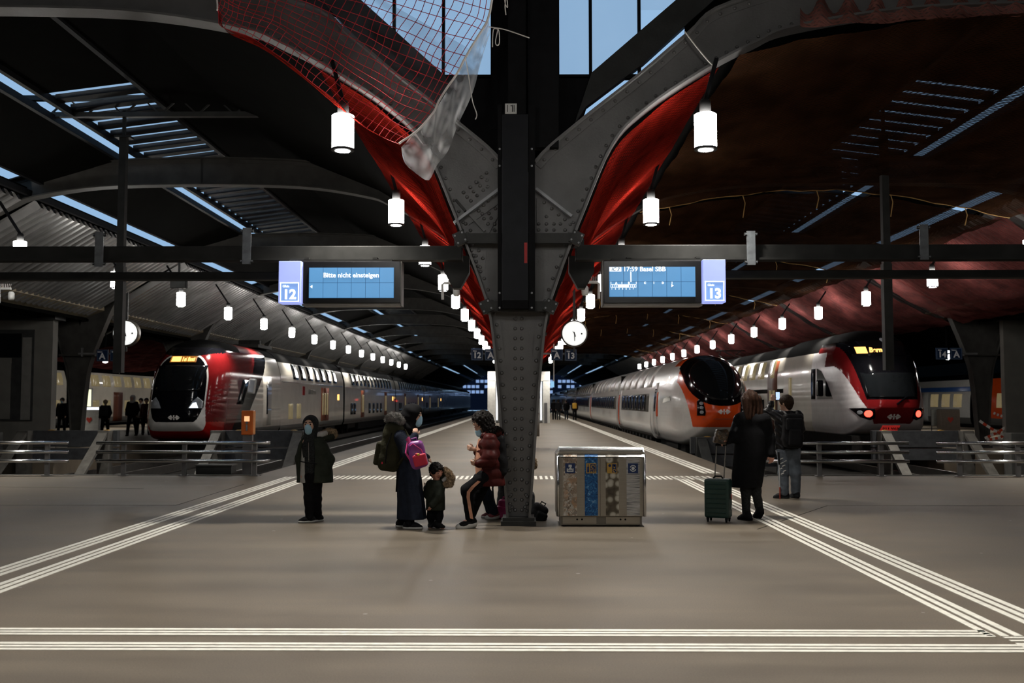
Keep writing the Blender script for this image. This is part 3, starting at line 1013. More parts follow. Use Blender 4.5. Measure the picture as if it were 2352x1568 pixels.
# coarse red net hung in front of the left arm: real cords
def lerp2(pts, t):
    f = t*(len(pts)-1); i = min(int(f), len(pts)-2); a = Vector(pts[i]); b = Vector(pts[i+1]); return a.lerp(b, f-i)
LOW = smooth_curve([(500, 25), (513, 62), (600, 100), (690, 165), (770, 235), (845, 295), (918, 333)], 4)
TOP = smooth_curve([(480, -120), (560, -120), (680, -120), (800, -110), (920, -100), (1040, -80), (1140, -60)], 4)
RGT = smooth_curve([(918, 333), (955, 300), (995, 262), (1010, 232), (1042, 185), (1062, 140), (1105, 75), (1128, 28), (1140, -60)], 3)
def net_pt(u, v):
    a = lerp2(LOW, u); b = lerp2(TOP, u)
    r = lerp2(RGT, v); l0 = lerp2([(500, 25), (480, -120)], v)
    # Coons patch
    lin = (a*(1-v) + b*v) + (Vector(l0)*(1-u) + Vector(r)*u) - (Vector(LOW[0])*(1-u)*(1-v) + Vector(LOW[-1])*u*(1-v) + Vector(TOP[0])*(1-u)*v + Vector(TOP[-1])*u*v)
    yy = 12.28 + .10*math.sin(u*9)*math.sin(v*5+1) + .05*math.sin(u*23+v*7)
    wx = 2.5*math.sin(u*31+v*13); wy = 2.5*math.sin(v*27+u*17)
    return at(lin.x+wx, lin.y+wy, yy)
cn = thing('coarse_net', 'coarse red mesh net draped over the left arm of the riveted column', 'net')
mb = MB()
NU, NV = 34, 17
for i in range(NU+1):
    mb.tube([net_pt(i/NU, j/36) for j in range(37)], .0046, 4)
for j in range(NV+1):
    mb.tube([net_pt(i/80, j/NV) for i in range(81)], .0046, 4)
tag(mb.build('cords', cord_m, cn), kind='stuff')
MB().tube([net_pt(1, j/40) + Vector((0, -.02, 0)) for j in range(41)], .015, 6).build('edge_rope', rope_m, cn)
MB().tube([net_pt(0, j/20) + Vector((0, -.02, 0)) for j in range(14)], .011, 6).build('edge_rope', rope_m, cn)
def hem(u, v):
    p = net_pt(u, 0); q = at(*(lerp2(LOW, u) + Vector((2+6*v, 16*v*math.sin(math.pi*min(1, u*.9+.1)))) ), 12.3+.1*v)
    return q if v > 0 else p
MB().grid(hem, 60, 3).build('gathered_hem', red_net, cn, True)
# thin dust sheets behind the coarse net and hanging out of it
sh = thing('dust_sheet', 'thin whitish translucent dust sheet hanging below the coarse red net', 'sheet')
TA = smooth_curve([(922, 342), (930, 375), (958, 400), (985, 414), (1003, 380), (1030, 345), (1050, 290), (1085, 215), (1105, 140), (1126, 75)], 3)
TB = smooth_curve([(922, 338), (940, 318), (965, 296), (992, 268), (1008, 240), (1035, 195), (1052, 165), (1075, 125), (1100, 85), (1122, 45)], 3)
def shf(u, v):
    a = lerp2(TA, u); b = lerp2(TB, u); p = a.lerp(b, v)
    return at(p.x, p.y, 12.36 + .05*math.sin(u*13+v*6) + .018*math.sin(u*31-v*9) + .02*math.sin(v*9))
MB().grid(shf, 60, 14).build('hanging_end', tarp_m, sh, True)
def shf2(u, v):
    a = Vector((560 + 480*u, 40+250*u)); b = Vector((740+370*u, -80+210*u)); p = a.lerp(b, v)
    return at(p.x, p.y, 12.5 + .04*math.sin(u*9+v*5) + .015*math.sin(u*23-v*7))
thin_m = net_material('grey_gauze', (0.20, 0.19, 0.20), .14, .5, 20)
MB().grid(shf2, 50, 14).build('upper_fold', thin_m, sh, True)
# ropes
def rope(path, label, r=.007, m=None, Y=12.3):
    o = MB().tube([at(x, y, Y) if not isinstance(x, Vector) else x for x, y in smooth_curve(path, 5)], r, 6).build('tie_rope', m or rope_m, None, True)
    tag(o, label, 'rope')
rope([(1123, 62), (1140, 64), (1160, 68), (1185, 76), (1216, 87)], 'pale tie rope stretched from the net corner to the black duct')
rope([(1131, 108), (1133, 70), (1140, 66), (1146, 72), (1147, 98), (1142, 104), (1138, 96), (1144, 66)], 'looped pale rope end hanging from the net corner')
rope([(1158, -10), (1161, 10), (1166, 16), (1163, -8), (1160, 14), (1162, 34)], 'pale rope loop hanging at the top beside the duct')
rope([(1068, 128), (1074, 160), (1080, 200), (1086, 235), (1095, 262), (1092, 274)], 'loose pale rope dangling from the knot in the net edge')
rope([(1573, 73), (1600, 108), (1625, 138), (1642, 158), (1630, 176)], 'pale rope tied tight around the right arm of the column', .009, Y=12.5)

# brown net ceiling of the right bay and red nets under its outer haunch
for k in range(0, 8):
    ya = Y0 + DY*k + (.1 if k else -.35); yb = Y0 + DY*(k+1) - .25
    def fn(u, v, ya=ya, yb=yb):
        x = 2.75 + 8.6*u
        y = ya + (yb-ya)*v
        z0 = 5.95 + .55*math.sin(math.pi*min(1, u*1.02)) 
        z = z0 - .42*math.sin(math.pi*v)*math.sin(math.pi*u) + .05*wob(x*2, y*1.6, 0) - .12*u*u
        return (x, y, z)
    o = MB().grid(fn, 34, 40).build('ceiling_net', brown_net, None, True)
    tag(o, 'large brown dust net slung across the right vault nearest the riveted column' if k == 0 else 'brown dust net slung across the right vault above the train roofs', 'net', None if k == 0 else 'brown nets under the right vault')
    for yy, m_ in ((ya, yrope_m), (yb, yrope_m)):
        pass
    t = tag(MB().tube([fn(i/30, 1.0) for i in range(31)], .016, 5).build('net_rope', yrope_m), 'ochre rope threaded along the far edge of a brown dust net', 'rope', 'ochre ropes on the brown nets')
    if k < 5:
        for q in range(5):
            u = .08 + .2*q
            p = Vector(fn(u, 1.0))
            c_ = MB().tube([p, p + Vector((.05, 0, -.18)), p + Vector((.0, .02, -.42-.1*(q % 2)))], .012, 5).build('loose_end', yrope_m, t)
    def fh(u, v, ya=ya, yb=yb):
        x = 11.5 + 3.4*u; y = ya+.3 + (yb-ya-.3)*v
        z = 6.0 - 1.8*u - .42*math.sin(math.pi*u)*(.5+.5*math.sin(math.pi*v)) + .05*wob(x*3, y*2, 1)
        return (x, y, z)
    o = MB().grid(fh, 16, 44).build('haunch_net', pink_net, None, True)
    tag(o, 'dusty red net stretched under the corrugated vault beside the right lamps', 'net', 'red nets under the right corrugated vault')
# front drop of the ceiling net at the top right, gathered and pale red
def fd(u, v):
    px = 1838 + 560*u; py = 62 - 30*u - (75)*v + 3*math.sin(u*23)*(1-v)
    return at(px, py, 12.5 + .12*math.sin(u*55)*(.3+v) + .4*v)
tag(MB().grid(fd, 90, 8).build('gathered_net', net_material('pale_red_net', (0.42, 0.17, 0.14), .75, .4), None, True), 'gathered pale red net bunched over the end of the right arm', 'net')
# red net seen over the far left platform
def fl(u, v):
    return (-17.0-4.6*u, 45+16*v, 4.35-.9*u-.25*math.sin(3.14*v)+.06*wob(u*9, v*9, 0))
tag(MB().grid(fl, 14, 24).build('platform_net', pink_net, None, True), 'dusty red net behind the round clock over the left platform', 'net')

# ================================================================ TRAINS
RAIL_Z = -.56
t_black = mat('train_black_gloss', (0.003, 0.003, 0.004), .10, 0, var=.1, spec=.12)
t_glass = mat('train_window_glass', (0.006, 0.007, 0.008), .07, 0, var=.1, spec=.22)
t_red = mat('train_red', (0.36, 0.010, 0.008), .13, 0, var=.06, spec=.3)
t_orange = mat('train_orange_red', (0.66, 0.072, 0.008), .2, 0, var=.05, spec=.35)
t_white = mat('train_white', (0.62, 0.61, 0.58), .28, 0, var=.05, coat=.3)
t_cream = mat('train_warm_silver', (0.68, 0.63, 0.545), .2, 0, var=.06, scale=1.5, coat=.5)
t_silver = mat('train_silver_cab', (0.55, 0.53, 0.54), .3, .2, var=.06)
t_grey = mat('train_grey_band', (0.10, 0.095, 0.085), .4, 0, var=.1)
t_under = mat('train_underframe', (0.012, 0.011, 0.010), .8, 0, var=.4)
t_door = mat('train_door_brown', (0.13, 0.035, 0.015), .35, 0, var=.1)
t_lit = mat('train_lit_window', (0.1, 0.09, 0.05), .2, emit=(0.85, 0.66, 0.34), es=.16)
t_led = mat('amber_led_display', (0.2, 0.1, 0.02), .4, emit=(1.0, 0.50, 0.13), es=2.2)
t_led_bg = mat('amber_led_glow', (0.05, 0.02, 0.01), .4, emit=(1.0, 0.36, 0.04), es=.35)
t_tail = mat('red_tail_light', (0.5, 0.02, 0.01), .3, emit=(1.0, 0.05, 0.03), es=5.0)
t_head = mat('headlight_glass', (0.35, 0.37, 0.4), .12, .3)
t_headlit = mat('headlight_lit', (0.8, 0.85, 0.9), .2, emit=(.85, .93, 1.0), es=1.6)
t_logo = mat('emblem_white', (0.75, 0.73, 0.70), .4)
tyel = mat('buffer_yellow', (0.45, 0.26, 0.04), .6)

t_roof = mat('train_roof_matt', (0.002, 0.002, 0.002), .9, spec=.02)
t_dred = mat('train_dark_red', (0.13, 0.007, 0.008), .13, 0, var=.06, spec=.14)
class Nose:
    def __init__(s, half, zc, Ln, p, q, rake):
        s.zc = zc; s.Ln = Ln; s.p = p; s.q = q; s.rake = rake
        H = smooth_curve(half, 8)
        ring = [Vector(a) for a in H] + [Vector((-a[0], a[1])) for a in H[-2:0:-1]]
        # resample by angle
        ang = np.array([math.atan2(v.x, -(v.y-zc)) % (2*math.pi) for v in ring]); rad = np.array([math.hypot(v.x, v.y-zc) for v in ring])
        o = np.argsort(ang); s.ang = ang[o]; s.rad = rad[o]
    def Rr(s, th):
        th = th % (2*math.pi)
        return float(np.interp(th, np.concatenate([s.ang[-1:]-2*math.pi, s.ang, s.ang[:1]+2*math.pi]), np.concatenate([s.rad[-1:], s.rad, s.rad[:1]])))
    def y(s, x, z):
        th = math.atan2(x, -(z-s.zc)); r = math.hypot(x, z-s.zc)
        t = min(1.0, r/s.Rr(th))
        return s.Ln*(1-max(0.0, 1-t**s.p)**(1/s.q)) + s.rake(z)
    def pt(s, th, t):
        r = s.Rr(th)*t; x = r*math.sin(th); z = s.zc - r*math.cos(th)
        return x, s.Ln*(1-max(0.0, 1-t**s.p)**(1/s.q)) + s.rake(z), z
    def cap(s, name, mats, rule, parent, nth=300, nt=130, back=8.0, nb=110):
        """nose shell plus the first metres of the body, coloured face by face"""
        mb = MB(); vs = []
        ts = [1-(1-i/nt)**1.6 for i in range(nt+1)]
        cols = []
        for i in range(nt+1):
            for k in range(nth):
                vs.append(s.pt(2*math.pi*k/nth, max(ts[i], .004)))
        for j in range(1, nb+1):
            for k in range(nth):
                x, y, z = s.pt(2*math.pi*k/nth, 1.0)
                vs.append((x, y+(back-y)*j/nb, z))
        rows = nt+1+nb; fs = []; mi = []
        for i in range(rows-1):
            for k in range(nth):
                l = (k+1) % nth
                f = (i*nth+k, (i+1)*nth+k, (i+1)*nth+l, i*nth+l)
                c = [sum(vs[a][q] for a in f)/4 for q in range(3)]
                fs.append(f); mi.append(rule(*c))
        fs.append(tuple(range(nth))); mi.append(mi[0])
        mb.v = vs; mb.f = fs; mb.mi = mi
        return mb.build(name, mats, parent, True)
    def patch(s, name, poly, m, parent, eps=.012, rings=8, smooth=True):
        pts = []
        n = len(poly)
        for i in range(n):
            a = Vector(poly[i]); b = Vector(poly[(i+1) % n])
            for k in range(6): pts.append(a.lerp(b, k/6))
        c = sum(pts, Vector((0, 0)))/len(pts)
        vs = []; fs = []
        vs.append((c.x, s.y(c.x, c.y)-eps, c.y))
        for r in range(1, rings+1):
            for p in pts:
                q = c.lerp(p, r/rings); vs.append((q.x, s.y(q.x, q.y)-eps, q.y))
        m_ = len(pts)
        for k in range(m_):
            l = (k+1) % m_
            fs.append((0, 1+k, 1+l))
            for r in range(rings-1):
                a = 1+r*m_
                fs.append((a+k, a+m_+k, a+m_+l, a+l))
        # rim going back into the body so the piece has thickness
        a = 1+(rings-1)*m_
        base = len(vs)
        for k in range(m_): vs.append((vs[a+k][0], vs[a+k][1]+eps+.02, vs[a+k][2]))
        for k in range(m_):
            l = (k+1) % m_; fs.append((a+k, base+k, base+l, a+l))
        return MB().add(vs, fs).build(name, m, parent, smooth)

def ellipse(cx, cz, rx, rz, n=14, a0=0):
    return [(cx+rx*math.cos(2*math.pi*k/n+a0), cz+rz*math.sin(2*math.pi*k/n+a0)) for k in range(n)]

def emblem(nose, cx, cz, w, parent):
    """white double-arrow cross emblem on the nose"""
    h = w*.40
    def pc(poly): nose.patch('emblem', [(cx+x*w/2, cz+z*h/2*1.0) for x, z in poly], t_logo, parent, .02, 2, False)
    for sx in (1, -1):
        pc([(sx*.14, .14), (sx*.42, .14), (sx*.30, .62), (sx*.50, 1), (sx*1.0, .08), (sx*1.0, 0.06), (sx*.14, 0.06)])
        pc([(sx*.14, -.14), (sx*.42, -.14), (sx*.30, -.62), (sx*.50, -1), (sx*1.0, -.08), (sx*1.0, -0.06), (sx*.14, -0.06)])
    pc([(-.09, 1), (.09, 1), (.09, .2), (-.09, .2)]); pc([(-.09, -1), (.09, -1), (.09, -.2), (-.09, -.2)])
    pc([(-.42, .07), (.42, .07), (.42, -.07), (-.42, -.07)])

class Section:
    """body cross-section as a function of height, for doors and windows"""
    def __init__(s, half):
        s.H = smooth_curve(half, 8)
        zs = np.array([p[1] for p in s.H]); xs = np.array([p[0] for p in s.H])
        o = np.argsort(zs); s.z = zs[o]; s.x = xs[o]
    def X(s, z): return float(np.interp(z, s.z, s.x))
    def ring(s, y): return [(x, y, z) for x, z in s.H] + [(-x, y, z) for x, z in s.H[-2:0:-1]]
    def patch(s, name, side, y0, y1, z0, z1, m, parent, eps=.012, n=6, lean=0.0):
        vs = []
        for i in range(n+1):
            z = z0+(z1-z0)*i/n
            for y in (y0, y1):
                vs.append((side*(s.X(z)+eps), y+lean*(z-z0), z))
        fs = [(2*i, 2*i+1, 2*i+3, 2*i+2) for i in range(n)]
        b = len(vs)
        for i in range(n+1):
            z = z0+(z1-z0)*i/n
            for y in (y0, y1):
                vs.append((side*(s.X(z)-.03), y+lean*(z-z0), z))
        for i in range(n):
            fs += [(2*i, 2*i+2, b+2*i+2, b+2*i), (2*i+1, b+2*i+1, b+2*i+3, 2*i+3)]
        fs += [(0, b, b+1, 1), (2*n, 2*n+1, b+2*n+1, b+2*n)]
        return MB().add(vs, fs).build(name, m, parent, True)
    def body(s, name, y0, y1, mats, zrule, parent, nz=3):
        mb = MB()
        r0 = s.ring(y0); n = len(r0)
        mb.loft([r0, s.ring(y1)])
        mb.mi = [zrule((r0[k][2]+r0[(k+1) % n][2])/2, (r0[k][0]+r0[(k+1) % n][0])/2) for k in range(n)] + [0, 0]
        o = mb.build(name, mats, parent)
        return o
def bogies(t, ys, w=1.25, low=.05):
    for y in ys:
        b = MB().box(-w, w, y-1.5, y+1.5, .35, .7).build('bogie', t_under, t)
        for dy in (-.95, .95):
            for sx in (-.75, .75):
                MB().lathe([(.40, -.06), (.44, -.05), (.44, .06)], (sx, y+dy, .44), 20, 'x').build('wheel', t_under, b)

# ---- double-deck red and black train at platform twelve ----
DD = [(0, .62), (1.15, .62), (1.34, .75), (1.40, 1.1), (1.40, 3.0), (1.34, 3.55), (1.17, 4.05), (.85, 4.4), (.4, 4.56), (0, 4.6)]
t12 = thing('double_deck_train', 'black and red nosed double-deck train with amber display at platform twelve', 'train', (-12.85, 36.6, RAIL_Z))
n12 = Nose([(0, .62), (1.1, .64), (1.32, .8), (1.40, 1.2), (1.40, 2.9), (1.34, 3.5), (1.17, 4.02), (.85, 4.38), (.4, 4.55), (0, 4.6)], 2.3, 2.1, 3.4, 2.4, lambda z: .30*max(0, z-1.5)**1.25)
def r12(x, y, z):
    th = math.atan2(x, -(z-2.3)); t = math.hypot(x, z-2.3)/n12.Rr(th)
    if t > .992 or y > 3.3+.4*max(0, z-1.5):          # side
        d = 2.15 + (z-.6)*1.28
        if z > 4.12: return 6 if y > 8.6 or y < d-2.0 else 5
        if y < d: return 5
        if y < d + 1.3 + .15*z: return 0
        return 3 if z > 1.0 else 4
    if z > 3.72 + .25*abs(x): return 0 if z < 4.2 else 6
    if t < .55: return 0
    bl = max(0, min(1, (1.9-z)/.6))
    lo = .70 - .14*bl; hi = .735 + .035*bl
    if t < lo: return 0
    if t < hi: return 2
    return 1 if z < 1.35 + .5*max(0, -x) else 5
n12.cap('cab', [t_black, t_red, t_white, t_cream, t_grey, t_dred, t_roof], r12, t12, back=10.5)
n12.patch('windscreen', [(-.82, 2.5), (.82, 2.5), (.93, 3.48), (-.93, 3.48)], t_glass, t12, .02)
dsp = n12.patch('destination_display', [(-.50, 3.60), (.50, 3.60), (.49, 3.84), (-.49, 3.84)], t_led_bg, t12, .025)
n12.patch('route_number', [(-.44, 3.62), (-.08, 3.62), (-.08, 3.82), (-.44, 3.82)], t_led, dsp, .035, 4)
for k, (w, h) in enumerate(((.06, .2), (.09, .14), (.03, .2), (.09, .2), (.09, .14), (.09, .14), (.08, .17))):
    x = -.02 + k*.068
    n12.patch('letter', [(x, 3.635), (x+w*.6, 3.635), (x+w*.6, 3.635+h*.85), (x, 3.635+h*.85)], t_led, dsp, .035, 3)
for s in (1, -1):
    hl = n12.patch('headlight', [(s*.50, 1.86), (s*.95, 1.86), (s*.96, 2.12), (s*.78, 2.28), (s*.62, 2.1)], t_head, t12, .02)
    n12.patch('reflector', [(s*.55, 1.88), (s*.84, 1.88), (s*.76, 2.08), (s*.66, 2.06)] if s > 0 else ellipse(-.78, 2.03, .08, .1), t_headlit if s > 0 else t_head, hl, .03, 4)
emblem(n12, 0, 1.52, .44, t12)
MB().tube([(-.15, n12.y(-.15, 2.5)-.05, 2.5), (-.3, n12.y(-.3, 3.3)-.04, 3.25)], .012, 5).build('wiper', t_black, t12)
MB().tube([(-.02, n12.y(0, 2.5)-.05, 2.5), (-.28, n12.y(-.28, 3.0)-.04, 2.9)], .012, 5).build('wiper', t_black, t12)
s12 = Section(DD)
s12.patch('cab_side_window', 1, 3.2, 4.1, 2.0, 3.0, t_glass, t12, lean=.9)
mir_ = MB().cbox((1.62, 4.7, 2.75), (.28, .25, .62), Matrix.Rotation(R(8), 3, 'Y')).build('mirror', t_white, t12, bevel=.05)
MB().cbox((1.62, 4.56, 2.75), (.22, .03, .50), Matrix.Rotation(R(8), 3, 'Y')).build('mirror_glass', t_head, mir_)
s12.patch('equipment_door', 1, 7.3, 8.7, 1.05, 3.2, t_cream, t12, .015)
s12.patch('door_window', 1, 7.85, 8.05, 1.55, 2.85, t_black, t12, .022)
def coach12(y0, y1, first, detail):
    c = s12.body('coach_body', y0, y1, [t_roof, t_cream, t_grey, t_under], lambda z, x: 0 if z > 4.02 else (1 if z > 1.02 else (2 if z > .66 else 3)), t12)
    if detail >= 1:
        n = int((y1-y0-4)/1.75)
        for k in range(n):
            y = y0 + 2.6 + 1.75*k
            s12.patch('window', 1, y, y+1.15, 3.22, 3.98, t_glass, c, lean=-.1)
        st = y0 + (10.2 if first else 6.5)
        for yy in (st, y1-7.0):
            s12.patch('door', 1, yy, yy+1.5, .75, 2.9, t_door, c, .014)
            s12.patch('door_window', 1, yy+.25, yy+.62, 1.35, 2.6, t_lit, c, .02); s12.patch('door_window', 1, yy+.88, yy+1.25, 1.35, 2.6, t_lit, c, .02)
        for yy in ([y0+1.6, y0+3.4] if first else [y0+2.2, y0+3.4, y0+10, y0+12, y0+14, y0+16]):
            s12.patch('window', 1, yy, yy+.9, 1.25, 2.0, t_lit if first else t_glass, c, .016)
        s12.patch('amber_sign', 1, y1-2.0, y1-1.5, 2.2, 2.55, t_led, c, .02)
        s12.patch('grab_line', 1, y0+.2, y1-.2, 3.02, 3.08, chrome, c, .02)
    MB().box(-1.2, 1.2, y1, y1+.5, .7, 4.3).build('gangway', t_under, t12)
    bogies(t12, (y0+3.5, y1-3.5))
    MB().box(-1.3, 1.3, y0+6, y1-6, .2, .64).build('underframe', t_under, t12)
yy = 10.5
for k in range(7):
    L = 16.5 if k == 0 else 25.5
    coach12(yy, yy+L, k == 0, 1 if k < 4 else 0); yy += L + .5
MB().box(-.7, .7, 9, 11.5, 4.6, 4.75).box(-.5, .5, 10, 10.2, 4.75, 5.0).build('roof_gear', t_under, t12)
text('SBB CFF FFS', .38, t_grey, t12, (s12.X(2.6)+.02, 17.5, 2.62), 'lettering', (90, 0, 90), .008)
box('flag_square', t_red, t12, 1.40, 1.42, 15.2, 15.7, 2.45, 2.9)
MB().box(-1.0, 1.0, 1.2, 3.5, .25, .66).build('snow_plough', t_under, t12)

# ---- white and orange tilting train at platform thirteen ----
IC = [(0, .50), (1.05, .50), (1.32, .72), (1.41, 1.2), (1.38, 2.2), (1.27, 2.85), (1.07, 3.35), (.75, 3.70), (.35, 3.86), (0, 3.9)]
t13 = thing('tilting_train', 'white streamlined train with orange nose and black oval windscreen at platform thirteen', 'train', (6.98, 34.6, RAIL_Z))
n13 = Nose([(0, .50), (1.0, .52), (1.26, .74), (1.38, 1.2), (1.38, 2.2), (1.27, 2.85), (1.07, 3.35), (.75, 3.70), (.35, 3.86), (0, 3.9)], 1.9, 3.0, 2.3, 2.1, lambda z: .34*max(0, z-1.7)**1.5)
def r13(x, y, z):
    th = math.atan2(x, -(z-1.9)); t = math.hypot(x, z-1.9)/n13.Rr(th)
    if y > 5.8: return 2
    if z < 1.22: return 2
    ex = x/1.08; ez = (z-2.98)/(1.02)
    if abs(ex)**2.4 + abs(ez)**2.4 < 1 and t < .985: return 0
    wid = 1.0 + .16*(z-1.3)
    if z > 3.0: wid = 1.27 - .25*(z-3.0)
    if abs(x) < wid - .02 and t < .97: return 1
    if z > 3.45 and y < 4.6: return 1
    return 2
n13.cap('cab', [t_black, t_orange, t_white], r13, t13, back=9.0)
n13.patch('windscreen', [(0+.93*math.cos(a)*(1 if abs(math.cos(a)) < .9 else 1), 2.93+.80*math.sin(a)) for a in [2*math.pi*k/26 for k in range(26)]], t_glass, t13, .025)
for s in (1, -1):
    hl = n13.patch('headlight', [(s*.84, 2.12), (s*.76, 2.2), (s*.66, 2.12), (s*.60, 1.75), (s*.62, 1.62), (s*.86, 1.62)], t_black, t13, .02)
    for z in (1.74, 1.90, 2.05): n13.patch('bulb', ellipse(s*(.72+.0*z), z, .06, .06, 8), t_head, hl, .03, 3)
emblem(n13, 0, 1.76, .44, t13)
n13.patch('coupler_flap_seam', [(-1.0, 1.50), (1.0, 1.50), (1.0, 1.515), (-1.0, 1.515)], t_grey, t13, .01, 3)
s13 = Section(IC)
MB().add([(-1.405, 3.1, 2.15), (-1.415, 5.1, 2.05), (-1.20, 4.6, 3.12)] + [(-1.33, 3.1, 2.15), (-1.33, 5.1, 2.05), (-1.10, 4.6, 3.12)], [(0, 1, 2), (5, 4, 3), (0, 3, 4, 1), (1, 4, 5, 2), (2, 5, 3, 0)]).build('quarter_light', t_glass, t13)
s13.patch('door', -1, 7.0, 8.0, .75, 2.9, t_white, t13, .012); s13.patch('door_panel', -1, 6.7, 7.1, 1.5, 2.5, t_orange, t13, .016)
s13.patch('door_window', -1, 7.3, 7.75, 1.7, 2.65, t_glass, t13, .02)
def coach13(y0, y1, detail):
    c = s13.body('coach_body', y0, y1, [t_white, t_grey, t_under], lambda z, x: 0 if z > .72 else (1 if z > .52 else 2), t13)
    s13.patch('window_band', -1, y0+.6, y1-.8, 1.66, 2.46, t_grey, c, .010)
    n = int((y1-y0-3)/1.55)
    if detail:
        for k in range(n):
            y = y0+1.6+1.55*k
            s13.patch('window', -1, y, y+1.28, 1.70, 2.42, t_glass, c, .022)
            # raised roof ribs between the roof panels
        for k in range(int((y1-y0)/3.0)):
            y = y0+.3+3.0*k
            s13.patch('roof_panel', -1, y, y+1.7, 2.75, 3.7, t_white, c, .03)
        s13.patch('door', -1, y1-2.2, y1-1.2, .75, 2.8, t_white, c, .016)
        s13.patch('door_panel', -1, y1-1.1, y1-.4, .8, 2.5, t_orange, c, .014)
        for k in range(0, int((y1-y0)/1.4)):
            y = y0+.7+1.4*k
            MB().box(-1.28, -1.10, y, y+.5, .1, .55).build('equipment_box', t_under, c)
    MB().box(-1.15, 1.15, y1, y1+.4, .6, 3.6).build('gangway', t_under, t13)
    bogies(t13, (y0+3.2, y1-3.2), 1.15)
yy = 9.0
for k in range(7):
    L = 15 if k == 0 else 23.5
    coach13(yy, yy+L, k < 4); yy += L+.4
bogies(t13, (4.8,), 1.1)
MB().box(-1.0, 1.0, 2.2, 8.6, .15, .52).build('underframe', t_under, t13)

# ---- red, white and black double-deck train at platform fourteen ----
t14 = thing('double_deck_train', 'red and white double-deck train with red tail lights and amber display', 'train', (12.52, 33.6, RAIL_Z))
n14 = Nose([(0, .9), (1.1, .92), (1.32, 1.05), (1.40, 1.4), (1.40, 2.9), (1.36, 3.5), (1.22, 4.05), (.92, 4.45), (.45, 4.66), (0, 4.7)], 2.5, 1.9, 2.7, 2.3, lambda z: .34*max(0, z-1.9)**1.15)
def r14(x, y, z):
    th = math.atan2(x, -(z-2.5)); t = math.hypot(x, z-2.5)/n14.Rr(th)
    ax = abs(x)
    if y > 4.3 or (t > .995 and y > 3.2 and z < 3.9):
        if z > 3.95: return 4
        return 3 if y > 4.9 else 2
    if z > 4.25: return 4
    if z < 1.36: return 2
    if z < 2.18:
        # red lower panel narrowing downwards
        return 1 if ax < .62 + .48*(z-1.36) else 2
    bw = .86 + .17*(z-2.18)
    if ax < bw: return 0
    rw = .16 + .13*(z-2.18)
    if ax < bw + rw: return 1
    return 2 if z < 3.75 else 1
n14.cap('cab', [t_black, t_dred, t_silver, t_cream, t_roof], r14, t14, back=9.0)
n14.patch('windscreen', [(-.84, 2.24), (.84, 2.24), (.93, 3.1), (-.93, 3.1)], t_glass, t14, .02)
d14 = n14.patch('destination_display', [(-1.0, 3.70), (.9, 3.70), (.9, 4.06), (-1.0, 4.06)], t_black, t14, .02)
n14.patch('route_number', [(-.88, 3.78), (-.56, 3.78), (-.56, 4.02), (-.88, 4.02)], t_led, d14, .035, 4)
yb = n14.y(-.33, 3.88)
text('Bern', .235, t_led, d14, (-.29, yb-.07, 3.89), 'lettering', (72, 0, 0), .012)
n14.patch('roof_lamp', ellipse(.12, 4.28, .075, .075, 12), t_head, t14, .03, 4)
for s in (1, -1):
    hl = n14.patch('headlight_housing', [(s*.62, 1.55), (s*.78, 1.48), (s*1.05, 1.58), (s*1.28, 1.88), (s*.98, 1.90), (s*.66, 1.86)], t_black, t14, .02)
    for k in range(1):
        n14.patch('tail_light', ellipse(s*.84, 1.70, .115, .115, 14), t_tail, hl, .04, 5)
    n14.patch('lamp_lens', ellipse(s*1.06, 1.74, .07, .07, 10), t_head, hl, .035, 4)
emblem(n14, 0, 1.60, .46, t14)
text('511 025', .17, t_black, t14, (0.0, n14.y(0, 1.2)-.06, 1.22), 'lettering', (90, 0, 0), .006)
tl = n14.patch('plate_glow', [(-.3, 1.12), (.3, 1.12), (.3, 1.30), (-.3, 1.30)], mat('plate_red_glow', (.4, .05, .05), .4, emit=(1, .05, .04), es=.22), t14, .012, 4)
MB().tube([(.05, n14.y(0, 2.15)-.06, 2.02), (.42, n14.y(.4, 2.3)-.05, 2.28)], .028, 6).build('wiper', t_black, t14)
s14 = Section(DD)
for s in (-1, 1):
    MB().add([(s*1.415, 2.2, 2.2), (s*1.415, 4.1, 2.2), (s*1.415, 4.1, 3.35), (s*1.405, 3.6, 3.25), (s*1.41, 2.8, 2.75)] + [(s*1.33, 2.2, 2.2), (s*1.33, 4.1, 2.2), (s*1.33, 4.1, 3.35), (s*1.33, 3.6, 3.25), (s*1.33, 2.8, 2.75)],
             [(0, 1, 2, 3, 4), (9, 8, 7, 6, 5), (0, 5, 6, 1), (1, 6, 7, 2), (2, 7, 8, 3), (3, 8, 9, 4), (4, 9, 5, 0)]).build('cab_side_window', t_glass, t14)
    MB().cbox((s*1.58, 3.2, 2.6), (.2, .3, .6)).build('mirror', t_black, t14, bevel=.05)
def win14(c, y, w, z0, z1, m): s14.patch('window', -1, y, y+w, z0, z1, m, c, .02)
s14.patch('window', -1, 4.35, 4.85, 2.2, 3.35, t_black, t14, .02)
s14.patch('window', -1, 7.7, 8.1, 2.2, 3.1, t_lit, t14, .02)
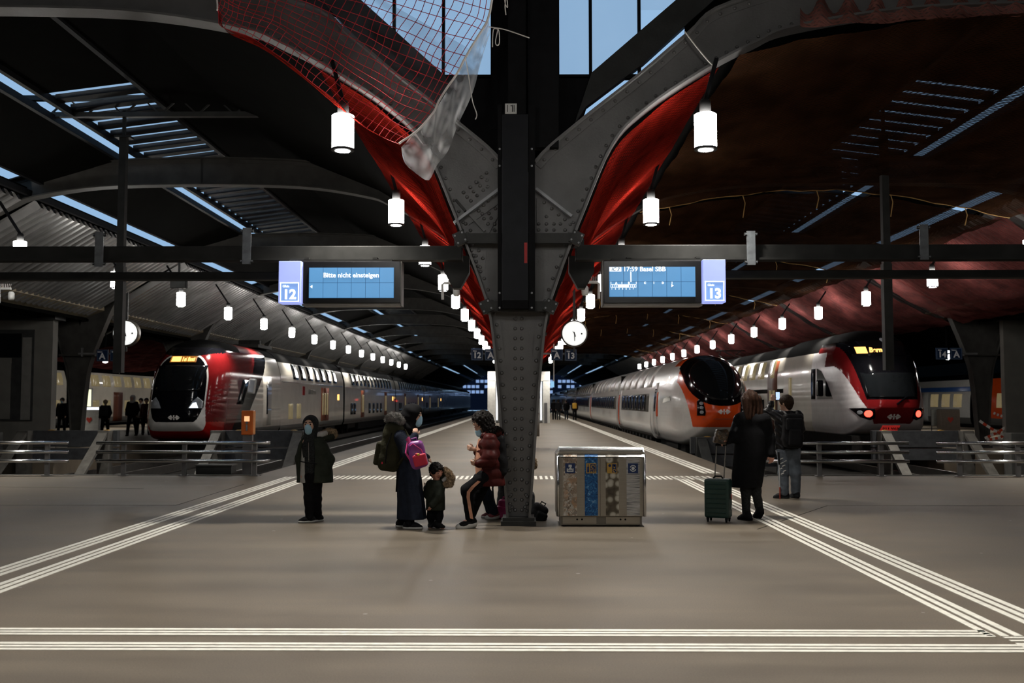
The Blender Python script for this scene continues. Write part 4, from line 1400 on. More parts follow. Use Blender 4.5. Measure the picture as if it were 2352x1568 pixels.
def coach14(y0, y1, detail, first):
    c = s14.body('coach_body', y0, y1, [t_roof, t_cream, t_grey, t_under], lambda z, x: 0 if z > 4.02 else (1 if z > 1.2 else (2 if z > .7 else 3)), t14)
    if detail:
        s14.patch('dark_band', -1, y0, y1, 2.48, 2.66, t_under, c, .012)
        d0 = y0 + (1.0 if first else 5)
        for dy in ((d0,) if first else (d0, y1-7)):
            s14.patch('door', -1, dy, dy+1.7, .8, 3.9, t_door, c, .015)
            s14.patch('door_window', -1, dy+.35, dy+.75, 1.5, 2.6, t_lit, c, .025); s14.patch('door_window', -1, dy+.95, dy+1.35, 1.5, 2.6, t_lit, c, .025)
            s14.patch('door_window', -1, dy+.5, dy+1.2, 3.15, 3.95, t_lit, c, .025)
        k = 0; y = y0 + (3.4 if first else 1.5)
        while y < y1-2:
            win14(c, y, 1.15, 3.15, 3.92, t_lit); win14(c, y, 1.15, 1.4, 2.2, t_lit if k % 3 else t_glass); y += 1.75; k += 1
    MB().box(-1.2, 1.2, y1, y1+.5, .7, 4.3).build('gangway', t_under, t14)
    bogies(t14, (y0+3.5, y1-3.5))
    MB().box(-1.3, 1.3, y0+6, y1-6, .2, .64).build('underframe', t_under, t14)
yy = 9.0
for k in range(6):
    L = 16 if k == 0 else 25
    coach14(yy, yy+L, k < 4, k == 0); yy += L+.5
MB().box(-1.3, 1.3, .6, 9, .35, .95).build('underframe', t_under, t14)
MB().lathe([(.12, -.25), (.12, .1), (.2, .12), (.2, .2)][::-1], (.6, .7, .95), 14, 'y').build('coupler', t_under, t14)
# pantograph
pg = MB()
pg.tube([(-.6, 26, 4.75), (-.5, 27.3, 4.95), (-.6, 26.2, 5.15)], .03, 5).tube([(.6, 26, 4.75), (.5, 27.3, 4.95), (.6, 26.2, 5.15)], .03, 5).tube([(-.9, 26.2, 5.15), (.9, 26.2, 5.15)], .035, 5).tube([(-.8, 26, 4.72), (.8, 26, 4.72)], .03, 5)
pg.build('pantograph', t_under, t14)

# ---- trains on the far side tracks
def plain_train(name, label, x, y0, y1, side, body_m, low_m, dd, dz=0, stripe_m=None, top=4.0):
    sec = Section(DD) if dd else Section(IC)
    t = thing(name, label, 'train', (x, y0, RAIL_Z))
    n = max(1, round((y1-y0)/25)); L = (y1-y0)/n
    for k in range(n):
        a, b = k*L, (k+1)*L-.5
        c = sec.body('coach_body', a, b, [t_black, body_m, low_m, t_under], lambda z, xx: 0 if z > (4.02 if dd else 3.5) else (1 if z > 1.1 else (2 if z > .7 else 3)), t)
        y = a+1.2
        while y < b-1.6:
            sec.patch('window', side, y, y+1.2, 1.75 if not dd else 1.4, 2.6 if not dd else 2.2, t_lit, c, .02)
            if dd: sec.patch('window', side, y, y+1.2, 3.1, 3.85, t_lit, c, .02)
            y += 1.8
        for yy_ in (a+6.5, b-7):
            sec.patch('door', side, yy_, yy_+1.5, .8, 2.75, t_door if dd else t_white, c, .026)
        if stripe_m: sec.patch('blue_stripe', side, a, b, 2.75, 3.05, stripe_m, c, .015)
        bogies(t, (a+3.5, b-3.5))
    return t
plain_train('regional_train', 'cream double-deck train with lit windows beyond the left platform', -29.2, 36, 136, 1, t_cream, t_grey, True)
blue_m = mat('train_blue', (0.03, 0.10, 0.32), .3)
plain_train('regional_train', 'white single-deck train with blue stripe beyond the right platform', 29.3, 62.5, 130, -1, t_white, t_grey, False, stripe_m=blue_m)
plain_train('locomotive', 'bright red locomotive at the right end behind barrier tape', 29.3, 44, 61.5, -1, t_orange, t_grey, False)

# ================================================================ SIGNS, CLOCKS, FURNITURE
scr_blue = mat('display_blue_cell', (0.02, 0.06, 0.12), .3, emit=(0.115, 0.33, 0.62), es=.85, var=.1)
scr_line = mat('display_cell_gap', (0.01, 0.03, 0.07), .4, emit=(0.04, 0.16, 0.36), es=.6)
lit_white = mat('display_text_white', (.8, .8, .8), .4, emit=(.93, .98, 1.0), es=1.0)
pan_m = mat('platform_panel_lit', (.2, .25, .4), .4, emit=(0.32, 0.38, 0.85), es=.95, var=.2, scale=2)
pan_in = mat('platform_panel_inner', (.1, .2, .4), .4, emit=(0.22, 0.38, 0.80), es=.9)
case_m = mat('display_case_black', (0.006, 0.006, 0.008), .25)
case_edge = mat('display_case_edge', (0.17, 0.155, 0.14), .4, .5)

YS = 12.6
def display(pl, pr, pt, pb, sl, sr, stp, sb, el, er, et, eb_, num, label, mirror):
    """departure display: case, screen cells, lit number panel"""
    a = at(pl, pt, YS); b = at(pr, pb, YS)
    t = thing('departure_display', label, 'display', (a.x, YS, b.z))
    ox, oz = a.x, b.z
    X = lambda px: at(px, 650, YS).x - ox
    Z = lambda py: at(1176, py, YS).z - oz
    box('case', case_m, t, 0, b.x-a.x, 0, .22, 0, a.z-b.z, .008)
    MB().box(-.01, b.x-a.x+.01, .02, .26, -.03, -.002).box(b.x-a.x+.001 if not mirror else -.014, b.x-a.x+.014 if not mirror else -.001, .02, .26, -.03, a.z-b.z).build('case_edge', case_edge, t)
    s_ = box('screen', scr_line, t, X(sl), X(sr), -.012, .002, Z(sb), Z(stp))
    w = (X(sr)-X(sl))/6; h = (Z(stp)-Z(sb))/2
    for i in range(6):
        for j in range(2):
            g = .006
            box('screen_cell', scr_blue, s_, X(sl)+w*i+g*.5, X(sl)+w*(i+1)-g*.5, -.016, -.012, Z(sb)+h*j+g*.5, Z(sb)+h*(j+1)-g*.5)
    e = box('number_panel', pan_m, t, X(el), X(er), -.03, .2, Z(eb_), Z(et), .006)
    # square frame with the number
    fx0, fx1, fz0, fz1 = X(el)+.022, X(er)-.022, Z(eb_)+.018, Z(eb_)+.018+(X(er)-X(el)-.044)*1.03
    box('number_field', pan_in, e, fx0, fx1, -.034, -.03, fz0, fz1)
    for q in ((fx0, fx1, fz0, fz0+.012), (fx0, fx1, fz1-.012, fz1), (fx0, fx0+.012, fz0, fz1), (fx1-.012, fx1, fz0, fz1)):
        box('frame_bar', lit_white, e, q[0], q[1], -.038, -.033, q[2], q[3])
    text(num, .17, lit_white, e, ((fx0+fx1)/2, -.037, fz0+.088), 'lettering', bold=.007)
    text('Gleis', .042, lit_white, e, (fx0+.075, -.037, fz1-.05), 'lettering', bold=.0008)
    # bracket up to the beam
    zt = a.z-b.z
    box('bracket', gm, t, X(min(el, pl)+20), X(max(er, pr)-20), .06, .18, zt, zt+.035)
    for px in (min(el, pl)+60, max(er, pr)-60):
        box('hanger', gm, t, X(px)-.03, X(px)+.03, .06, .30, zt+.03, Z(594)+.03)
    return t, s_, X, Z
t, s_, X, Z = display(696, 919, 600, 696, 710, 905, 614, 684, 641, 692, 599, 696, '12', 'black departure display reading Bitte nicht einsteigen with lit number twelve panel', False)
text('Bitte nicht einsteigen', .084, lit_white, s_, (X(807), -.018, Z(632)), bold=.0013)
MB().add([(X(713), -.02, Z(658)), (X(718), -.02, Z(654)), (X(718), -.02, Z(662)), (X(713), -.016, Z(658)), (X(718), -.016, Z(654)), (X(718), -.016, Z(662))], [(0, 2, 1), (3, 4, 5), (0, 1, 4, 3), (1, 2, 5, 4), (2, 0, 3, 5)]).build('arrow', lit_white, s_)
t, s_, X, Z = display(1386, 1612, 598, 696, 1399, 1597, 613, 682, 1614, 1666, 597, 695, '13', 'black departure display reading 17:59 Basel SBB with lit number thirteen panel', True)
text('17:59 Basel SBB', .084, lit_white, s_, (X(1431), -.018, Z(619)), bold=.0013, align='LEFT')
ic = box('train_type_box', lit_white, s_, X(1399.5), X(1427), -.02, -.016, Z(624), Z(614))
text('IC 3', .058, scr_line, ic, (X(1413), -.022, Z(619)), bold=.001, shear=.3)
box('line', lit_white, s_, X(1447.5), X(1450), -.02, -.016, Z(648), Z(625))
wb = box('coach_row', lit_white, s_, X(1402), X(1461), -.02, -.016, Z(661), Z(653.5))
for k, d in enumerate('22  122'):
    if d == '2':
        box('coach_cell', scr_blue, wb, X(1403+8.3*k), X(1410+8.3*k), -.022, -.019, Z(660), Z(654.5))
        text('2', .036, lit_white, wb, (X(1406.5+8.3*k), -.024, Z(657.3)), bold=.001)
for k in range(7): text(str(k+1), .028, lit_white, s_, (X(1405+8.2*k), -.019, Z(664)), bold=.001)
for k, (px, c_) in enumerate(((1403, 'I'), (1415, 'A'), (1428, 'I'), (1444, 'B'), (1461, 'I'), (1481, 'C'), (1501.5, 'I'), (1522, 'D'), (1543, 'I'))):
    text(c_, .036, lit_white, s_, (X(px), -.019, Z(650.5)), bold=.002)
MB().add([(X(1547), -.02, Z(656.5)), (X(1541.5), -.02, Z(653)), (X(1541.5), -.02, Z(660)), (X(1547), -.016, Z(656.5)), (X(1541.5), -.016, Z(653)), (X(1541.5), -.016, Z(660))], [(0, 1, 2), (5, 4, 3), (0, 3, 4, 1), (1, 4, 5, 2), (2, 5, 3, 0)]).build('arrow', lit_white, s_)

# ---- sector and platform signs, clocks (on brackets at the third frame)
navy = mat('sign_navy', (0.010, 0.022, 0.055), .4)
sign_w = mat('sign_white', (.62, .64, .66), .5)
YC = 33.6
def square_sign(px, py, txt, small, label, par_dir):
    a = at(px, py, YC); w = .40
    t = thing('platform_sign', label, 'sign', (a.x, YC, a.z))
    box('plate', navy, t, -w/2, w/2, 0, .06, -w/2, w/2, .01)
    for q in ((-.18, .18, -.18, -.17), (-.18, .18, .17, .18), (-.18, -.17, -.18, .18), (.17, .18, -.18, .18)):
        box('border', mat('sign_border', (.10, .14, .2), .5), t, q[0], q[1], -.004, 0, q[2], q[3])
    text(txt, .30 if len(txt) == 1 else .27, sign_w, t, (0, -.006, -.035), bold=.008)
    text(small, .06, sign_w, t, (-.08, -.006, .12), bold=.002)
    return t
for px, py, tx, sm, lab in ((1096, 814, '12', 'Gleis', 'navy square sign with the number 12 left of the riveted column'), (1127, 814, 'A', 'Sektor', 'navy letter A sign half behind the riveted column'),
                        (1279, 814, 'A', 'Sektor', 'navy letter A sign between the riveted column and the 13 sign'), (1311, 815, '13', 'Gleis', 'navy square sign with the number 13 under the round clock'),
                        (235, 816, 'A', 'Sektor', 'navy letter A sign below the clock on the left platform'), (266, 816, '11', 'Gleis', 'navy platform number sign half hidden behind the left hanging post'),
                        (2164, 812, '14', 'Gleis', 'navy square sign with the number 14 by the right column'), (2197, 812, 'A', 'Sektor', 'navy letter A sign between the 14 sign and the right column')):
    square_sign(px, py, tx, sm, lab, 0)
for pa, pb, lab in ((1080, 1325, 'thin grey sign arm behind the riveted column'), (180, 285, 'thin grey sign arm on the left platform column'), (2150, 2245, 'thin grey sign arm on the right platform column')):
    a = at(pa, 812, YC+.10); b = at(pb, 812, YC+.10)
    tag(MB().bar((a.x, a.y, a.z), (b.x, b.y, b.z), .05, .06).box(a.x+.1, a.x+.16, a.y-.03, a.y+.03, a.z-.1, a.z+.2).build('sign_arm', steel_grey), lab, 'bracket')
face_m = mat('clock_face_lit', (.85, .85, .82), .5, emit=(.98, 1.0, .98), es=.85)
def clock(px, py, r, label):
    a = at(px, py, YC-.1)
    t = thing('station_clock', label, 'clock', (a.x, YC-.1, a.z))
    MB().lathe([(r*.97, -.09), (r*1.06, -.09), (r*1.08, -.05), (r*1.08, .12), (r*.9, .14)], n=40, axis='y').build('case', mat('clock_case', (.10, .09, .075), .4, .5), t, True)
    MB().lathe([(.0, -.10), (r*.965, -.098), (r*.965, -.06)], n=40, axis='y').build('face', face_m, t)
    for k in range(12):
        an = 2*math.pi*k/12
        c_ = Vector((math.sin(an), 0, math.cos(an)))
        MB().bar(c_*r*.84 + Vector((0, -.104, 0)), c_*r*.94 + Vector((0, -.104, 0)), .008, .02, (0, 1, 0)).build('hour_mark', mat('mark_grey', (.3, .3, .3), .5), t)
    def hand(deg, l, w, nm, m=black_steel, dot=False):
        an = R(deg); d = Vector((math.sin(an), -.0, math.cos(an)))
        MB().bar(d*-.12*r + Vector((0, -.112, 0)), d*l*r + Vector((0, -.112, 0)), .006, w, d.cross(Vector((0, 1, 0)))).build(nm, m, t)
    hand(178, .62, .026, 'minute_hand'); hand(165, .28, .04, 'hour_hand'); hand(323, .22, .02, 'second_hand')
    MB().lathe([(.03, -.115), (.03, -.105)], (r*.58, 0, -.01), 10, 'y').build('second_dot', black_steel, t)
    MB().box(-.04, .04, -.02, .04, r, r+1.15).build('hanger', steel, t)
    MB().box(-.03, .03, -.02, .04, -r-.2, -r).build('lower_stay', steel, t)
clock(1319, 766, .42, 'round lit station clock above the number 13 sign')
clock(290, 765, .42, 'round lit station clock partly hidden by the left hanging post')

# small dark loudspeaker box and fittings
for px, py, Y, lab in ((411, 651, 30, 'small dark box hanging above the first lamp of the left row'), (1050, 640, 13.5, 'dark hopper shaped fitting left of the column under the beam'), (1335, 640, 13.5, 'dark hopper shaped fitting right of the column under the beam')):
    a = at(px, py, Y); k = Y/2287
    t = thing('ceiling_fitting', lab, 'fixture', (a.x, Y, a.z))
    if Y > 20: box('body', gm, t, -.24, .24, -.1, .1, -.15, .15, .02); box('stem', gm, t, -.03, .03, -.02, .02, .15, .9)
    else:
        MB().prism([(-.17, .30), (.17, .30), (.17, .08), (.05, -.14), (-.05, -.14), (-.17, .08)][::-1], -.1, .1).build('body', gm, t)
        box('stem', gm, t, -.04, .04, -.02, .02, .29, .55)
cam_m = mat('camera_white', (.6, .6, .58), .5)
for px, py, s in ((1030, 664, 1), (1362, 662, -1), (10, 675, 1)):
    Y = 21 if px > 100 else 24
    a = at(px, py, Y)
    t = thing('surveillance_camera', 'white surveillance camera with bird spikes on its bracket', 'camera', (a.x, Y, a.z), 0, 'white cameras with bird spikes')
    MB().tube([(s*-.12, 0, -.22), (s*-.13, 0, .10), (s*-.08, 0, .13), (s*.16, 0, .13)], .03, 8).build('bracket', cam_m, t)
    MB().lathe([(.06, -.15), (.075, -.1), (.075, .02), (.04, .06)], (s*.17, 0, 0), 14).build('dome', cam_m, t, True)
    for k in range(7): MB().tube([(s*(-.1+.04*k), 0, .15), (s*(-.11+.045*k), 0, .25)], .006, 4).build('spike', rope_m, t)

# ---- railings in front of the buffer stops
YR = 20.85
def railing(pa, pb, posts, label, hook=False, ext=0):
    a = at(pa, 1018, YR).x; b = at(pb, 1018, YR).x
    t = thing('railing', label, 'railing', (a, YR, 0))
    for py in (1017, 1038, 1058.5):
        z = at(600, py, YR).z
        path = [(0, 0, z), (b-a-.35 if hook else b-a, 0, z)]
        if hook:
            path += [(b-a-.35+.12*k, .10*(k/3)**2*1.2, z) for k in range(1, 4)]
        MB().tube(path, .036, 12).build('rail', chrome, t, True)
    for p in posts:
        x = at(p, 1060, YR).x - a
        MB().box(x-.045, x+.045, .035, .10, 0, .72).build('post', steel_grey, t, bevel=.005)
        MB().box(x-.09, x+.09, 0, .14, 0, .015).build('foot', steel_grey, t)
railing(-120, 157, (105, -80), 'steel three-rail barrier at the kiosk, ending before the slanted buffer strut')
railing(222, 616, (281, 421, 583), 'steel three-rail barrier with curved end in front of the red nosed train', True)
railing(1738, 2087, (1752, 1884, 2027), 'steel three-rail barrier behind the man with the backpack')
railing(2151, 2500, (2207, 2342, 2450), 'steel three-rail barrier below the red and white tape')

# ---- buffer stops: slanted struts, beam, buffers
buf_m = mat('buffer_stop_paint', (0.10, 0.093, 0.082), .7, .2, var=.25, scale=5, bump=.2)
def buffer_stop(x, label, xw=1.25, y=29.2, buf_m=buf_m, zb=-.85):
    t = thing('buffer_stop', label, 'buffer stop', (x, y, zb))
    for s in (-1, 1):
        MB().bar((s*xw, -.3, .15), (s*xw, 1.5, 1.47), .28, .10, (0, -.6, .8)).build('strut', buf_m, t)
        MB().box(s*xw-.17, s*xw+.17, 1.4, 1.75, 0, 1.5).build('upright', buf_m, t)
        MB().box(s*xw-.25, s*xw+.25, -.5, -.1, 0, .12).build('strut_foot', buf_m, t)
    MB().box(-xw-.3, xw+.3, 1.75, 1.95, 1.0, 1.5).build('beam', mat('buffer_beam', (.06, .062, .066), .6, .3, var=.2), t)
    MB().box(-xw-.3, xw+.3, 1.75, 1.93, .6, .95).build('beam', MATS['buffer_beam'], t)
    for s in (-.88, .88):
        MB().lathe([(.12, 1.95), (.12, 2.5), (.26, 2.5), (.26, 2.58), (.1, 2.6)], (s, 0, 1.25), 18, 'y').build('buffer', tyel, t)
buffer_stop(-8.15, 'buffer stop of the empty track beside the orange emergency box')
buffer_stop(-14.15, 'buffer stop with slanted struts in front of the red nosed train')
buffer_stop(6.75, 'buffer stop below the white and orange train', buf_m=steel, zb=-1.05)
buffer_stop(12.35, 'buffer stop with slanted strut below the red tail lights')
# wall blocks behind the left and right stops
for x0, x1, lab in ((-19.5, -16.1, 'low grey concrete block wall at the left platform end'), (14.75, 19.5, 'low grey concrete block wall at the right platform end')):
    t = thing('end_wall', lab, 'wall', ((x0+x1)/2, 30.6, -.85))
    w = (x1-x0)/2
    box('lower_block', conc_m, t, -w, w, -.25, .25, 0, 1.0, .02); box('upper_block', conc_m, t, -w+.01, w-.01, -.24, .24, 1.02, 1.45, .02)

# ---- orange emergency box on a post
a = at(567, 1091, 21.3)
t = thing('emergency_box', 'orange emergency call box on a grey post behind the curved railing end', 'call box', (a.x, 21.35, 0))
orange = mat('call_box_orange', (0.60, 0.13, 0.015), .4)
box('post', steel_grey, t, -.10, .10, -.06, .06, 0, .85)
hb = box('housing', orange, t, -.125, .125, -.11, .11, .84, 1.36, .02)
box('call_panel', mat('call_panel_lit', (.8, .6, .4), .4, emit=(1, .55, .25), es=.9), hb, -.055, .055, -.118, -.11, 1.13, 1.24)
MB().lathe([(.03, -.125), (.03, -.11)], (0, 0, 1.10), 12, 'y').build('button', chrome, hb)
box('handle', chrome, hb, -.02, .02, -.125, -.11, .93, 1.06)
box('side_panel', mat('call_box_side', (.75, .28, .05), .4), hb, .125, .13, -.09, .09, .86, 1.34)
t = thing('cable_plinth', 'low black equipment box on the track end below the orange box', 'box', (at(497, 1090, 21.5).x, 21.55, 0))
box('body', steel, t, -.40, .36, -.2, .2, 0, .17, .01); box('lid', conc_m, t, -.42, .38, -.22, .22, .17, .20, .005)

# ---- waste and recycling station
wx0, wx1 = at(1278, 1100, 12.5).x, at(1484, 1100, 12.5).x
W = wx1-wx0
rb = thing('recycling_station', 'stainless steel recycling station with four printed strips beside the column', 'recycling bin', ((wx0+wx1)/2, 12.5, 0))
brushed = mat('brushed_steel', (0.40, 0.375, 0.33), .34, .85, var=.06, scale=3, stretch=(1, 1, 30))
h0, h1 = .125, .925
hw = W/2
MB().prism([(-hw, h0), (hw, h0), (hw, h1-.03), (hw-.05, h1+.03), (-hw+.05, h1+.03), (-hw, h1-.03)][::-1], 0, .62).build('body', brushed, rb, bevel=.012)
box('lid', chrome, rb, -hw+.04, hw-.04, -.012, .63, h1-.01, h1+.035, .012)
MB().prism_x([(-.012, h1-.07), (.10, h1+.035), (.09, h1+.05), (-.03, h1-.06)], -hw+.02, hw-.02).build('sloped_front', chrome, rb)
box('plinth', mat('plinth_steel', (.22, .21, .19), .4, .8), rb, -hw+.05, hw-.05, .04, .56, .015, h0)
for s in (-.27, .27): 
    p = box('plinth_panel', brushed, rb, s-.21, s+.21, .03, .04, .03, h0-.01)
    for k in (-.03, .03): MB().lathe([(.012, -.004), (.012, 0)], (s+k, .03, .085), 10, 'y').build('lock_hole', black_steel, p)
for s in (-1, 1): MB().tube([(s*(hw-.02), -.008, h0), (s*(hw-.02), -.008, h1-.05)], .018, 8).build('corner_tube', chrome, rb, True)
for s in (-1, 1):
    for yk in (.08, .5): MB().lathe([(.025, 0), (.03, .02)], (s*(hw-.1), yk, 0), 10).build('foot', black_steel, rb)
d0 = -hw+.06; dm = .0
for a_, b_ in ((-hw+.055, -.018), (-.012, hw-.055)):
    MB().box(a_, b_, -.012, 0, h0+.005, h1-.075).build('door', brushed, rb, bevel=.003)
def strip_mat(name, cols, scale, kind):
    m = bpy.data.materials.new(name); m.use_nodes = True
    nt = m.node_tree; N = nt.nodes; L = nt.links; b = N['Principled BSDF']
    b.inputs['Roughness'].default_value = .35
    tc = N.new('ShaderNodeTexCoord'); mp = N.new('ShaderNodeMapping'); L.new(tc.outputs['Object'], mp.inputs[0])
    rp = N.new('ShaderNodeValToRGB')
    for i, (p, c) in enumerate(cols):
        e = rp.color_ramp.elements[i] if i < 2 else rp.color_ramp.elements.new(p)
        e.position = p; e.color = (*c, 1)
    if kind == 'vor':
        v = N.new('ShaderNodeTexVoronoi'); v.inputs['Scale'].default_value = scale
        nz = N.new('ShaderNodeTexNoise'); nz.inputs['Scale'].default_value = scale*1.3
        ad = N.new('ShaderNodeMix'); ad.data_type = 'RGBA'; ad.inputs[0].default_value = .12
        L.new(mp.outputs[0], nz.inputs[0]); L.new(mp.outputs[0], ad.inputs[6]); L.new(nz.outputs['Color'], ad.inputs[7]); L.new(ad.outputs[2], v.inputs[0])
        sp = N.new('ShaderNodeSeparateColor'); L.new(v.outputs['Color'], sp.inputs[0]); L.new(sp.outputs[0], rp.inputs[0])
    elif kind == 'noise':
        mp.inputs['Scale'].default_value = (1, 1, 1.0)
        nz = N.new('ShaderNodeTexNoise'); nz.inputs['Scale'].default_value = scale; nz.inputs['Detail'].default_value = 6; nz.inputs['Distortion'].default_value = 2.5
        L.new(mp.outputs[0], nz.inputs[0]); L.new(nz.outputs[0], rp.inputs[0])
    elif kind == 'cans':
        v = N.new('ShaderNodeTexVoronoi'); v.inputs['Scale'].default_value = scale; v.inputs['Randomness'].default_value = .55
        L.new(mp.outputs[0], v.inputs[0]); L.new(v.outputs['Distance'], rp.inputs[0])
    else:
        mp.inputs['Scale'].default_value = (1.2, 1, 22)
        nz = N.new('ShaderNodeTexNoise'); nz.inputs['Scale'].default_value = scale; nz.inputs['Detail'].default_value = 3
        L.new(mp.outputs[0], nz.inputs[0]); L.new(nz.outputs[0], rp.inputs[0])
    L.new(rp.outputs[0], b.inputs['Base Color'])
    return m
sm = [strip_mat('print_rubbish', [(0, (.16, .12, .09)), (.95, (.62, .60, .56)), (.3, (.35, .27, .2)), (.5, (.60, .56, .50)), (.65, (.42, .25, .14)), (.8, (.25, .24, .22))], 26, 'vor'),
      strip_mat('print_blue_bottles', [(.30, (.0, .03, .10)), (.72, (.55, .68, .8)), (.42, (.0, .06, .20)), (.55, (.01, .12, .34)), (.64, (.05, .22, .48))], 14, 'noise'),
      strip_mat('print_cans', [(0, (.12, .11, .09)), (.80, (.05, .04, .03)), (.10, (.42, .41, .38)), (.20, (.30, .29, .26)), (.34, (.58, .56, .50)), (.46, (.40, .38, .32)), (.56, (.12, .10, .07))], 10, 'cans'),
      strip_mat('print_newspapers', [(.3, (.03, .03, .03)), (.75, (.62, .62, .62)), (.40, (.20, .20, .20)), (.5, (.50, .50, .50)), (.58, (.33, .31, .28)), (.63, (.55, .56, .58))], 2.2, 'bands')]
strips = ((1294, 1325), (1343, 1373), (1391, 1421), (1439, 1469))
pic_b = mat('pictogram_blue', (.008, .03, .12), .4); pic_y = mat('pictogram_yellow', (.55, .33, .06), .4); pic_w = mat('pictogram_white', (.7, .72, .72), .4)
for i, (a_, b_) in enumerate(strips):
    xa = at(a_, 1100, 12.49).x - (wx0+wx1)/2; xb = at(b_, 1100, 12.49).x - (wx0+wx1)/2
    sp = box('printed_strip', sm[i], rb, xa, xb, -.016, -.0125, h0+.012, h1-.075)
    MB().add([(xa, -.036, h1-.06), (xb, -.036, h1-.06), (xb, .02, h1-.01), (xa, .02, h1-.01), (xa, -.03, h1-.06), (xb, -.03, h1-.06), (xb, .026, h1-.01), (xa, .026, h1-.01)],
             [(0, 1, 2, 3), (7, 6, 5, 4), (0, 4, 5, 1), (1, 5, 6, 2), (2, 6, 7, 3), (3, 7, 4, 0)]).build('strip_top', sm[i], sp)
    c_ = (xa+xb)/2; zc = at(1300, 1075, 12.49).z; r_ = .062
    pb = box('pictogram', pic_y if i in (1, 2) else pic_b, sp, c_-r_, c_+r_, -.02, -.016, zc-r_, zc+r_)
    def pk(x0, x1, z0, z1, m): box('symbol', m, pb, c_+x0, c_+x1, -.0235, -.02, zc+z0, zc+z1)
    if i == 0:
        pk(-.042, .042, -.042, -.028, pic_w); pk(-.042, -.030, -.03, .0, pic_w); pk(.030, .042, -.03, .0, pic_w); pk(-.02, .02, .015, .045, pic_w)
        MB().prism([(c_-.03, zc-.018), (c_+.03, zc-.018), (c_+.006, zc+.02)], -.0235, -.02).build('symbol', pic_w, pb)
    elif i == 1:
        pk(-.052, -.026, -.05, .02, pic_b); pk(-.044, -.034, .02, .05, pic_b); pk(-.012, .054, -.012, .052, pic_b)
        MB().tube([(c_+.021+.02*math.cos(k*.5), -.022, zc+.02+.02*math.sin(k*.5)) for k in range(11)], .006, 5).build('symbol', pic_y, pb)
        text('PET', .044, pic_b, pb, (c_+.022, -.022, zc-.035), 'symbol', bold=.002)
    elif i == 2:
        pk(.0, .054, -.052, .052, pic_b)
        MB().prism([(c_+.012, zc+.018), (c_+.042, zc+.018), (c_+.027, zc+.0)][::-1], -.026, -.022).build('symbol', pic_y, pb); pk(.02, .034, .018, .045, pic_y)
        MB().tube([(c_+.027+.016*math.cos(k*.5), -.024, zc-.028+.016*math.sin(k*.5)) for k in range(11)], .005, 5).build('symbol', pic_y, pb)
        MB().lathe([(.018, -.0235), (.018, -.02)], (c_-.03, 0, zc+.034), 14, 'y').build('symbol', pic_b, pb)
    else:
        MB().tube([(c_+.036*math.cos(k*.42+.3), -.022, zc+.036*math.sin(k*.42+.3)) for k in range(7)], .006, 5).build('symbol', pic_w, pb)
        MB().tube([(c_+.036*math.cos(k*.42+3.44), -.022, zc+.036*math.sin(k*.42+3.44)) for k in range(7)], .006, 5).build('symbol', pic_w, pb)
        MB().lathe([(.02, -.0235), (.02, -.02)], (c_, 0, zc), 16, 'y').build('symbol', pic_w, pb)

# ---- bin and white stair portal down the platform
def bin_(px, y, label):
    a = at(px, 960, y)
    t = thing('platform_bin', label, 'bin', (a.x, y, 0))
    MB().lathe([(.16, 0), (.16, .95), (.13, .97)], n=20).build('body', mat('bin_steel', (.16, .15, .14), .4, .6), t, True)
    MB().lathe([(.165, .95), (.165, 1.02), (.10, 1.06)], n=20).build('lid', chrome, t, True)
bin_(1231, 45, 'slim grey steel platform bin behind the riveted column')
white_p = mat('portal_white', (.62, .61, .57), .5)
YP = 72
def XP(px): return at(px, 900, YP).x
def ZP(py): return at(1176, py, YP).z
pt_ = thing('stair_portal', 'white rectangular stair portal standing on the middle platform', 'portal', (0, YP, 0))
box('left_pillar', white_p, pt_, XP(1120), XP(1138), 0, 3, 0, ZP(874)); box('right_pillar', white_p, pt_, XP(1247), XP(1263), 0, 3, 0, ZP(874))
box('lintel', white_p, pt_, XP(1120), XP(1263), 0, 3, ZP(875), ZP(853))
box('parapet', white_p, pt_, XP(1138), XP(1247), 2.6, 2.9, 0, ZP(915))
for s in (1141, 1243): box('edge_light', mat('portal_light', (.8, .8, .8), .4, emit=(.95, .97, 1), es=.9), pt_, XP(s-2), XP(s+2), .5, .6, .2, ZP(876))
for a_, b_ in ((1141, 1150), (1229, 1245)): box('info_screen', mat('info_screen', (.1, .2, .3), .4, emit=(.3, .62, .95), es=.8), pt_, XP(a_), XP(b_), 2.4, 2.5, ZP(892), ZP(877))
box('side_grille', steel_grey, pt_, XP(1250), XP(1257), -.05, 0, 0, ZP(925))
t = thing('hanging_screen', 'small blue platform screen beside the white portal', 'display', (at(1268, 882, 70).x, 70, at(1268, 889, 70).z))
box('screen', MATS['info_screen'], t, -.12, .15, 0, .1, 0, .42); box('stem', white_p, t, .10, .16, .0, .06, .42, 3.4)

